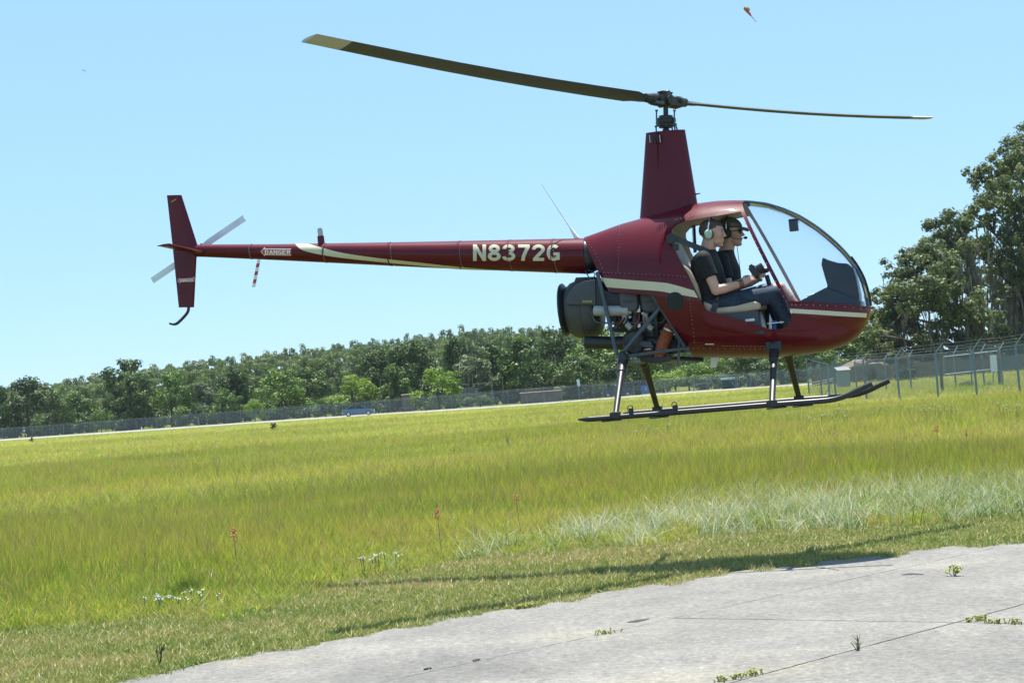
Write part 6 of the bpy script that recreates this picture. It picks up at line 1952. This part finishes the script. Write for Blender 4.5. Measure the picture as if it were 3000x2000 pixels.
def hl1(u):   # short hair: crown and back, fading above the ear
    return u.z > (0.34 if u.x > 0.55 else 0.02 + 0.30 * max(0, u.x)) - (0.5 if u.x < -0.35 else 0.0)
hair_cap(h1, HR, off1, hl1, 'hair', p1, M['hair'])
M['stubble'] = paint('stubble', (0.41, 0.225, 0.15), 0.7, 0, 0.25, 120)
MB().ell(h1 + HR @ Vector((0.034, 0, -0.066)), (0.0565, 0.0545, 0.0445), HR, 30, 20, fn=lambda u: 1.012 if (u.z < -0.15 - 0.2 * u.x and u.x > -0.4) else 0.9).build('beard', M['stubble'], p1, off=off1)
M['eye_dark'] = paint('eye', (0.02, 0.015, 0.012), 0.2)
def face_bits(root, off, c, rot):
    for s_ in (-1, 1):
        MB().ell(c + rot @ Vector((0.0835, 0.032 * s_, 0.013)), (0.005, 0.010, 0.0045), rot, 10, 6).build('eye', M['eye_dark'], root, off=off)
        MB().ell(c + rot @ Vector((0.089, 0.031 * s_, 0.034)), (0.006, 0.017, 0.0038), rot, 10, 6).build('eyebrow', M['hair'], root, off=off)
face_bits(p1, off1, h1, HR)
def headset(root, off, c, rot, shell, mic=False):
    band = [c + rot @ Vector((-0.016, 0.098 * math.sin(a), 0.020 + 0.118 * math.cos(a))) for a in np.linspace(-1.62, 1.62, 26)]
    MB().tube(band, 0.010, 8, flat=0.6).build('headset_band', M['rubber'], root, off=off)
    for s_ in (-1, 1):
        q = c + rot @ Vector((-0.020, 0.074 * s_, -0.010))
        ax2 = rot @ Vector((0, s_, 0))
        pro = [(0, 0.036), (0.010, 0.044), (0.020, 0.044)]
        cu = MB().lathe(q, ax2, pro, 22).build('ear_cushion', M['rubber'], root, off=off)
        mb = MB()
        for d_, r_ in ((0.019, 0.042), (0.024, 0.043), (0.036, 0.038), (0.044, 0.026), (0.047, 0.008)): pass
        rg = []
        for d_, r_ in ((0.019, 0.98), (0.025, 1.0), (0.036, 0.9), (0.044, 0.62), (0.047, 0.15)):
            rg.append([q + ax2 * d_ + rot @ Vector((0.034 * r_ * math.cos(a), 0, 0.043 * r_ * math.sin(a))) for a in np.linspace(0, 2 * PI, 24, endpoint=False)])
        mb.rings(rg, True, True).build('ear_cup', M[shell], cu)
        cu.children[0].data.transform(Matrix.Translation(-off))
        MB().tube([q + ax2 * 0.030 + rot @ Vector((0.0, 0, 0.036)), q + ax2 * 0.030 + rot @ Vector((0, 0, 0.070)), q + ax2 * 0.016 + rot @ Vector((0.004, 0, 0.100))], 0.006, 8).build('stirrup', M['chrome'], cu, off=off)
    if mic:
        q = c + rot @ Vector((0.0, -0.105, -0.03))
        MB().tube(smooth_line([q, q + rot @ Vector((0.06, 0.01, -0.035)), c + rot @ Vector((0.112, -0.045, -0.055)), c + rot @ Vector((0.122, -0.012, -0.052))], 12), 0.0035, 6).build('microphone_boom', M['rubber'], root, off=off)
        MB().ell(c + rot @ Vector((0.130, -0.006, -0.052)), (0.017, 0.013, 0.013), rot, 12, 8).build('microphone', M['rubber'], root, off=off)
headset(p1, off1, h1, HR, 'mint')
# cords round the wrist
wr, el = arms1[0][2], arms1[0][1]
dv = (wr - el).normalized()
for k in range(4):
    MB().lathe(wr - dv * (0.005 + 0.011 * k), dv, [(-0.003, 0.029), (-0.002, 0.0325 + 0.001 * k), (0.003, 0.0325 + 0.001 * k), (0.004, 0.029)], 16).build('bracelet', M['leather'], p1, off=off1)
# the camera in his hands
cmr = thing('camera', 'small black camera held up in the hands of the man with green headphones', 'camera', matrix=HM @ Matrix.Translation(cam_c))
tiltc = Matrix.Rotation(R(-28), 3, 'Y')
MB().box((0, 0, 0), (0.055, 0.13, 0.095), tiltc).build('camera_body', M['black'], cmr, bevel=0.008)
MB().lathe(tiltc @ Vector((0.02, 0, 0)), tiltc @ Vector((1, 0, 0)), [(0, 0.036), (0.03, 0.036), (0.032, 0.034), (0.062, 0.033), (0.064, 0.026), (0.058, 0.0)], 20).build('lens', M['black'], cmr)
MB().box(tiltc @ Vector((0.0, 0, 0.055)), (0.04, 0.045, 0.025), tiltc, taper=0.7).build('viewfinder', M['charcoal'], cmr)

# ---- pilot in the far seat: cap, sunglasses, microphone, shorts
y2 = 0.27
T2 = [(A(1075, 850, y2), 0.125, 0.175), (A(1075, 815, y2), 0.13, 0.18), (A(1085, 750, y2), 0.13, 0.17), (A(1092, 680, y2), 0.135, 0.18), (A(1090, 610, y2), 0.128, 0.195), (A(1080, 550, y2), 0.108, 0.20), (A(1085, 515, y2), 0.085, 0.150), (A(1100, 490, y2), 0.062, 0.085)]
arms2 = [(A(1072, 552, y2 - 0.18), A(1120, 722, y2 - 0.215), A(1262, 655, y2 - 0.26), A(1315, 618, y2 - 0.33), Vector((-0.2, -0.6, 0.8)), -1, 1.3),
         (A(1075, 552, y2 + 0.18), A(1130, 730, y2 + 0.22), A(1240, 820, y2 + 0.20), A(1290, 850, y2 + 0.19), Vector((0, 0.3, 1)), 1, 0.7)]
legs2 = [(A(1115, 822, y2 - 0.09), A(1432, 722, y2 - 0.10), A(1590, 905, y2 - 0.10), A(1650, 955, y2 - 0.10)),
         (A(1115, 822, y2 + 0.09), A(1425, 722, y2 + 0.12), A(1580, 905, y2 + 0.12), A(1640, 955, y2 + 0.12))]
h2 = A(1132, 385, y2)
HR2 = Matrix.Rotation(R(3), 3, 'Y')
p2, off2 = person('pilot in a dark cap and sunglasses with a microphone in the far seat', y2, T2, arms2, legs2, h2, HR2, 'people in the helicopter')
shirt(p2, off2, T2, arms2, (0.66, 0.66))
mb = MB()
mb.rings(torso_rings([(T2[0][0] + Vector((0, 0, -0.02)), 0.125, 0.18), (T2[1][0], 0.136, 0.188), (T2[2][0] - Vector((0, 0, 0.03)), 0.118, 0.166)], 0.006), True, True)
for (hp_, kn, an, ft) in legs2:
    mb.capsule(hp_, hp_.lerp(kn, 0.8), 0.096, 0.080, 16)
remeshed(mb, 'shorts', M['shorts'], 0.008, 3, p2, off2)
for (hp_, kn, an, ft) in legs2:
    MB().capsule(an + Vector((-0.01, 0, -0.04)), ft + Vector((0.07, 0, -0.03)), 0.047, 0.038, 12).build('shoe', M['rubber'], p2, off=off2)
hair_cap(h2, HR2, off2, lambda u: u.x < 0.15 and u.z > -0.62, 'hair', p2, M['hair'], (0.102, 0.078, 0.092))
cp2 = hair_cap(h2 + HR2 @ Vector((0.002, 0, 0.012)), HR2, off2, lambda u: u.z > 0.12 - 0.12 * u.x, 'cap', p2, M['cap'], (0.112, 0.088, 0.098))
mb = MB()
rows = []
for k in range(7):
    t = k / 6
    rows.append([h2 + HR2 @ Vector((0.085 + 0.085 * t - 0.02 * (2 * j / 8 - 1) ** 2 * (0.5 + t), (2 * j / 8 - 1) * 0.075 * (1 - 0.25 * t * t), 0.052 - 0.022 * t - 0.020 * (2 * j / 8 - 1) ** 2)) for j in range(9)])
up_ = [[p + Vector((0, 0, 0.004)) for p in r_] for r_ in rows]
full = [a + b[::-1] for a, b in zip(up_, rows)]
MB().rings(full, True, True).build('cap_brim', M['cap'], p2, off=off2)
MB().ell(h2 + HR2 @ Vector((0.002, 0, 0.141)), (0.010, 0.010, 0.005), HR2, 10, 6).build('cap_button', M['cap'], p2, off=off2)
MB().rings([[h2 + HR2 @ Vector((0.030 + x, -0.0855 - d, 0.072 + z)) for x, z in ((-0.02, -0.012), (0.02, -0.012), (0.022, 0.004), (0.0, 0.016), (-0.02, 0.008))] for d in (-0.006, 0.004)], True, True).build('cap_emblem', paint('cap_patch', (0.19, 0.17, 0.13), 0.8), p2, off=off2)
for s_ in (-1, 1):
    MB().ell(h2 + HR2 @ Vector((0.088, 0.033 * s_, 0.010)), (0.011, 0.029, 0.020), HR2, 18, 10).build('sunglass_lens', M['lens_dark'], p2, off=off2)
    MB().tube([h2 + HR2 @ Vector((0.082, 0.060 * s_, 0.018)), h2 + HR2 @ Vector((0.02, 0.078 * s_, 0.016)), h2 + HR2 @ Vector((-0.015, 0.079 * s_, 0.008))], 0.0045, 6).build('sunglass_temple', M['rubber'], p2, off=off2)
headset(p2, off2, h2 + HR2 @ Vector((-0.005, 0, 0.008)), HR2, 'rubber', True)
# cord hanging from his headset
MB().tube(smooth_line([A(1168, 455, y2 - 0.06), A(1174, 500, y2 - 0.05), A(1182, 560, y2 - 0.03), A(1192, 640, y2 - 0.04), A(1196, 690, y2 - 0.05)], 20), 0.003, 5).build('headset_cord', M['rubber'], p2, off=off2)
# ------------------------------------------------------------------ wild flowers, weeds, markers, insects
M['petal_red'] = paint('coral_petal', (0.55, 0.16, 0.10), 0.6, 0, 0.15, 60)
M['petal_white'] = paint('white_petal', (0.62, 0.62, 0.60), 0.6, 0, 0.05, 60)
M['stem'] = paint('green_stem', (0.09, 0.14, 0.03), 0.7, 0, 0.2, 30)
M['dead'] = paint('dead_twig', (0.035, 0.030, 0.026), 0.9, 0, 0.2, 40)
M['weed'] = paint('yellow_green_weed', (0.26, 0.27, 0.05), 0.7, 0, 0.25, 40)
M['straw'] = paint('pinkish_straw', (0.40, 0.27, 0.16), 0.8, 0, 0.2, 40)
def spike(px, py, hh, label, mat='petal_red', size=1.0, name='flower_spike'):
    b = ground(px, py, hh)
    r = thing(name, label, 'flower', (b.x, b.y, 0))
    MB().tube([(0.015, 0, -0.02), (0.0, 0, hh * 0.5), (-0.01, 0, hh)], 0.0026, 5).build('stem', M['stem'], r)
    mb = MB()
    rr = random.Random(int(px))
    for k in range(14):
        a = k * 2.4 + rr.uniform(-0.5, 0.5)
        z = hh - 0.01 + 0.042 * (k / 14 - 0.5) * 2 * size
        q = rr.uniform(0.006, 0.028) * size
        mb.ell((q * math.cos(a) - 0.01, q * math.sin(a), z), (rr.uniform(0.006, 0.013) * size, 0.009 * size, 0.007 * size), Euler((rr.uniform(-1, 1), rr.uniform(-1, 1), a)).to_matrix(), nu=6, nv=4)
    mb.build('petals', M[mat], r)
spike(686, 1553, 0.46, 'coral flower spike farthest down the field in the middle of the tall grass', size=1.1)
spike(1283, 1500, 0.46, 'coral flower spike standing alone above the start of the helicopter shadow', size=1.1)
spike(1515, 1458, 0.46, 'coral flower spike below the rear tip of the skid', size=1.0)
spike(2745, 1253, 0.52, 'taller coral flower spike of the pair in front of the compound fence', size=1.2)
spike(2832, 1265, 0.46, 'shorter coral flower spike of the pair in front of the compound fence', size=1.1)
spike(1127, 1287, 0.50, 'small coral flower spike in the far field under the tail boom', size=1.3)
def plume(px, py, hh, label):
    b = ground(px, py, hh * 0.6)
    r = thing('dry_stalk', label, 'weed', (b.x, b.y, 0))
    mb = MB()
    for k in range(9):
        a = k * 2.4
        mb.tube([(0, 0, -0.02), (0.03 * math.cos(a), 0.03 * math.sin(a), hh * 0.6), (0.08 * math.cos(a), 0.08 * math.sin(a), hh * (0.8 + 0.03 * k))], [0.003, 0.004, 0.002], 4)
    mb.build('stalks', M['straw'], r)
plume(637, 1372, 0.6, 'tall pinkish dry stalk in the field below the tail')
plume(1487, 1290, 0.5, 'brown dry weed stalk in the far field left of the skid')
def daisies(px, py, n, spread, hh, label):
    b = ground(px, py, hh)
    r = thing('white_wildflowers', label, 'flowers', (b.x, b.y, 0))
    ms, mf = MB(), MB()
    rr = random.Random(int(px))
    for k in range(n):
        x, y, h = rr.gauss(0, spread), rr.gauss(0, spread * 0.8), hh * rr.uniform(0.8, 1.15)
        ms.tube([(x * 0.8, y, -0.02), (x, y, h)], 0.003, 4)
        for j in range(3):
            mf.ell((x + rr.uniform(-0.018, 0.018), y + rr.uniform(-0.018, 0.018), h + rr.uniform(-0.012, 0.012)), (0.008, 0.008, 0.005), nu=6, nv=4)
    tag(ms.build('stems', M['stem'], r), kind='stuff')
    tag(mf.build('blossoms', M['petal_white'], r), kind='stuff')
daisies(440, 1752, 7, 0.13, 0.11, 'white wildflowers, leftmost clump near the mown strip')
daisies(500, 1745, 7, 0.16, 0.11, 'white wildflowers between the two other clumps on the nearer grass edge')
daisies(575, 1735, 8, 0.09, 0.13, 'few white wildflowers at the inner end of the row on the near grass edge')
daisies(1090, 1634, 6, 0.09, 0.16, 'white wildflowers above the tip of the boom shadow')
daisies(1143, 1624, 6, 0.09, 0.16, 'white wildflowers next to the ones above the tip of the boom shadow')
daisies(2735, 1192, 22, 0.35, 0.5, 'loose white wildflowers in front of the compound fence')
daisies(2440, 1206, 14, 0.4, 0.5, 'scattered white wildflowers under the skid tips')
daisies(2972, 1188, 10, 0.2, 0.5, 'white wildflowers at the edge of the picture by the compound')
daisies(2390, 1222, 14, 0.35, 0.45, 'white wildflowers below the front skid leg')
daisies(1900, 1250, 16, 0.4, 0.45, 'small white wildflowers under the middle of the skid')
def twig(px, py, h, label, mat='dead', n=9, leaf=None, name='dead_twig', spread=0.35):
    b = ground(px, py, 0.006)
    r = thing(name, label, 'weed', b)
    rr = random.Random(int(px + py))
    mb, ml = MB(), MB()
    for k in range(n):
        a = rr.uniform(0, 6.28); l = h * rr.uniform(0.5, 1.1); s = rr.uniform(0.1, spread)
        e = Vector((math.cos(a) * s * h, math.sin(a) * s * h, l))
        m_ = e * 0.5 + Vector((rr.uniform(-0.1, 0.1) * h, 0, 0.05 * h))
        mb.tube([(0, 0, -0.02), m_, e], [0.003, 0.002, 0.001], 4)
        mb.tube([m_, m_ + Vector((rr.uniform(-0.3, 0.3) * h, rr.uniform(-0.2, 0.2) * h, 0.3 * h))], [0.0025, 0.001], 4)
        if leaf:
            for j in range(7):
                q = m_.lerp(e, j / 6)
                ml.ell(q + Vector((rr.uniform(-0.02, 0.02), rr.uniform(-0.02, 0.02), 0)), (0.014, 0.010, 0.003), Euler((rr.uniform(-1, 1), rr.uniform(-1, 1), rr.uniform(0, 6))).to_matrix(), 6, 4)
    mb.build('twigs', M[mat], r)
    if leaf: ml.build('leaves', M[leaf], r)
twig(470, 1948, 0.15, 'small black dead twig sticking up from the mown turf', n=8, spread=0.28)
twig(2795, 1686, 0.075, 'yellow-green weed growing alone out of the pavement', 'weed', 6, 'weed', 'pavement_weed', 0.9)
twig(2515, 1905, 0.085, 'thin grey-green sprig growing from the pavement joint', 'stem', 7, None, 'pavement_weed', 0.5)
def creeping(pts, label, n=60, spread=0.03, name='joint_weed', mat='weed'):
    P = [ground(*p, 0.006) for p in pts]
    r = thing(name, label, 'weed', P[0])
    rr = random.Random(int(pts[0][0]))
    mb = MB()
    for k in range(n):
        t = rr.random() * (len(P) - 1); i = min(int(t), len(P) - 2)
        q = P[i].lerp(P[i + 1], t - i) - P[0] + Vector((rr.gauss(0, spread), rr.gauss(0, spread), 0))
        a = rr.uniform(0, 6.28); l = rr.uniform(0.01, 0.032)
        mb.tube([q, q + Vector((math.cos(a) * l * 0.6, math.sin(a) * l * 0.6, l)), q + Vector((math.cos(a) * l * 1.4, math.sin(a) * l * 1.4, l * 0.9))], [0.003, 0.005, 0.001], 4)
    return mb.build('blades', M[mat], r)
creeping([(1742, 1862), (1800, 1852)], 'flat yellow weed patch lying on the middle of the pavement', 18, 0.02)
creeping([(2100, 1998), (2230, 1972)], 'weeds growing in the long pavement joint at the bottom edge', 34, 0.015)
creeping([(2842, 1822), (2880, 1815)], 'weeds at the crossing of the pavement joints', 26, 0.02)
creeping([(2890, 1824), (2990, 1828)], 'weeds in the cross joint at the edge of the picture', 30, 0.012)
creeping([(1510, 1783), (1570, 1775)], 'yellow runner of turf creeping onto the pavement edge', 70, 0.03)
# chipped crack lines in the slab nearest the turf
def crack(pts, label, wid=0.012):
    P = [ground(p.x, p.y, 0.0085) for p in smooth_line([(*q, 0) for q in pts], 14)]
    rr = random.Random(int(pts[0][0]))
    rows = []
    for i, p in enumerate(P):
        w_ = wid * (0.25 + 0.75 * math.sin(PI * (i + 0.4) / 14)) * rr.uniform(0.5, 1.3)
        p = p + Vector((rr.uniform(-0.01, 0.01), rr.uniform(-0.015, 0.015), 0))
        rows.append([p + Vector((0, -w_, 0)), p + Vector((0, w_ * 1.4, 0))])
    o = MB().rings(rows, closed=False, caps=False).build('crack', M['joint'], pav, smooth=0, fix=False)
crack([(1835, 1822), (1865, 1818), (1900, 1811)], '', 0.05)
crack([(2645, 1682), (2670, 1680), (2705, 1681)], '', 0.06)
crack([(1242, 1960), (1262, 1955)], '', 0.04)
crack([(1385, 1933), (1405, 1930)], '', 0.035)
crack([(2375, 1655), (2400, 1660), (2425, 1664), (2455, 1669)], '', 0.025)
# little markers and clods in the far field
b = ground(415, 1259)
mk = thing('marker_post', 'short white marker post on the far edge of the field', 'post', (b.x, b.y, 0))
MB().box((0, 0, 0.25), (0.26, 0.12, 0.56), taper=0.6).build('stake', M['white'], mk, bevel=0.02)
b = ground(583, 1246)
mk = thing('marker_post', 'pinkish marker post rising above the far fence line', 'post', (b.x, b.y, 0))
MB().tube([(0, 0, -0.05), (0, 0, 1.6)], 0.09, 8).build('stake', M['straw'], mk)
for px, py, lab in ((95, 1300, 'dark dead weed clump at the far field edge near the picture corner'), (801, 1266, 'dark dead weed clump in the far field below the tail boom')):
    b = ground(px, py)
    r = thing('dead_clump', lab, 'weed', (b.x, b.y, 0))
    mb = MB(); rr = random.Random(px)
    for k in range(40):
        a, q = rr.uniform(0, 6.28), rr.uniform(0, 0.28)
        mb.ell((q * math.cos(a), q * math.sin(a), rr.uniform(0.1, 0.65)), (0.07, 0.07, 0.05), nu=5, nv=4)
    mb.build('stalks', M['dead'], r)
# insects on the wing
def dragonfly(px, py, Y, px2, py2, label, col, scl=1.0):
    a, b = at(px, py, Y), at(px2, py2, Y + 0.01)
    r = thing('dragonfly', label, 'insect', a)
    d = b - a
    L = d.length
    mt = paint('insect_' + label.split()[0], col, 0.5)
    MB().tube([Vector((0, 0, 0)), d * 0.10, d * 0.25, d * 0.5, d * 0.6, d], [L * 0.05 * scl, L * 0.10 * scl, L * 0.085 * scl, L * 0.06 * scl, L * 0.02 * scl, L * 0.012 * scl], 8).build('insect_body', mt, r)
    n = d.cross(Vector((0, 1, 0))).normalized()
    for s_ in (-1, 1):
        for f in (0.2, 0.3):
            o = d * f
            tipw = o + Vector((0, s_ * L * 0.6, 0)) + n * L * 0.05
            MB().add([o - d * 0.04, o + d * 0.04, tipw + d * 0.05, tipw - d * 0.05], [(0, 1, 2, 3)]).build('wing', M['wing'], r, smooth=0)
M['wing'] = glass_mat('insect_wing', (0.93, 0.93, 0.93), 0.1)
dragonfly(2180, 22, 6.0, 2216, 66, 'red dragonfly hovering at the top of the sky above the rotor', (0.42, 0.12, 0.07))
dragonfly(240, 204, 9.0, 262, 216, 'pale dragonfly alone high in the sky above the tail', (0.30, 0.40, 0.46), 0.5)
dragonfly(256, 1206, 9.0, 241, 1222, 'cream dragonfly in front of the dark trees of the left group', (0.55, 0.50, 0.38), 0.5)

# ------------------------------------------------------------------ the air
hm = bpy.data.materials.new('haze'); hm.use_nodes = True
ht = hm.node_tree; ht.nodes.clear()
ho = ht.nodes.new('ShaderNodeOutputMaterial'); hv = ht.nodes.new('ShaderNodeVolumePrincipled')
hv.inputs['Color'].default_value = (0.80, 0.90, 1.0, 1)
hv.inputs['Density'].default_value = 0.00006
ht.links.new(hv.outputs[0], ho.inputs['Volume'])
tag(MB().box((0, 620, 18), (1900, 1500, 38.2)).build('haze', hm, smooth=0), kind='stuff')
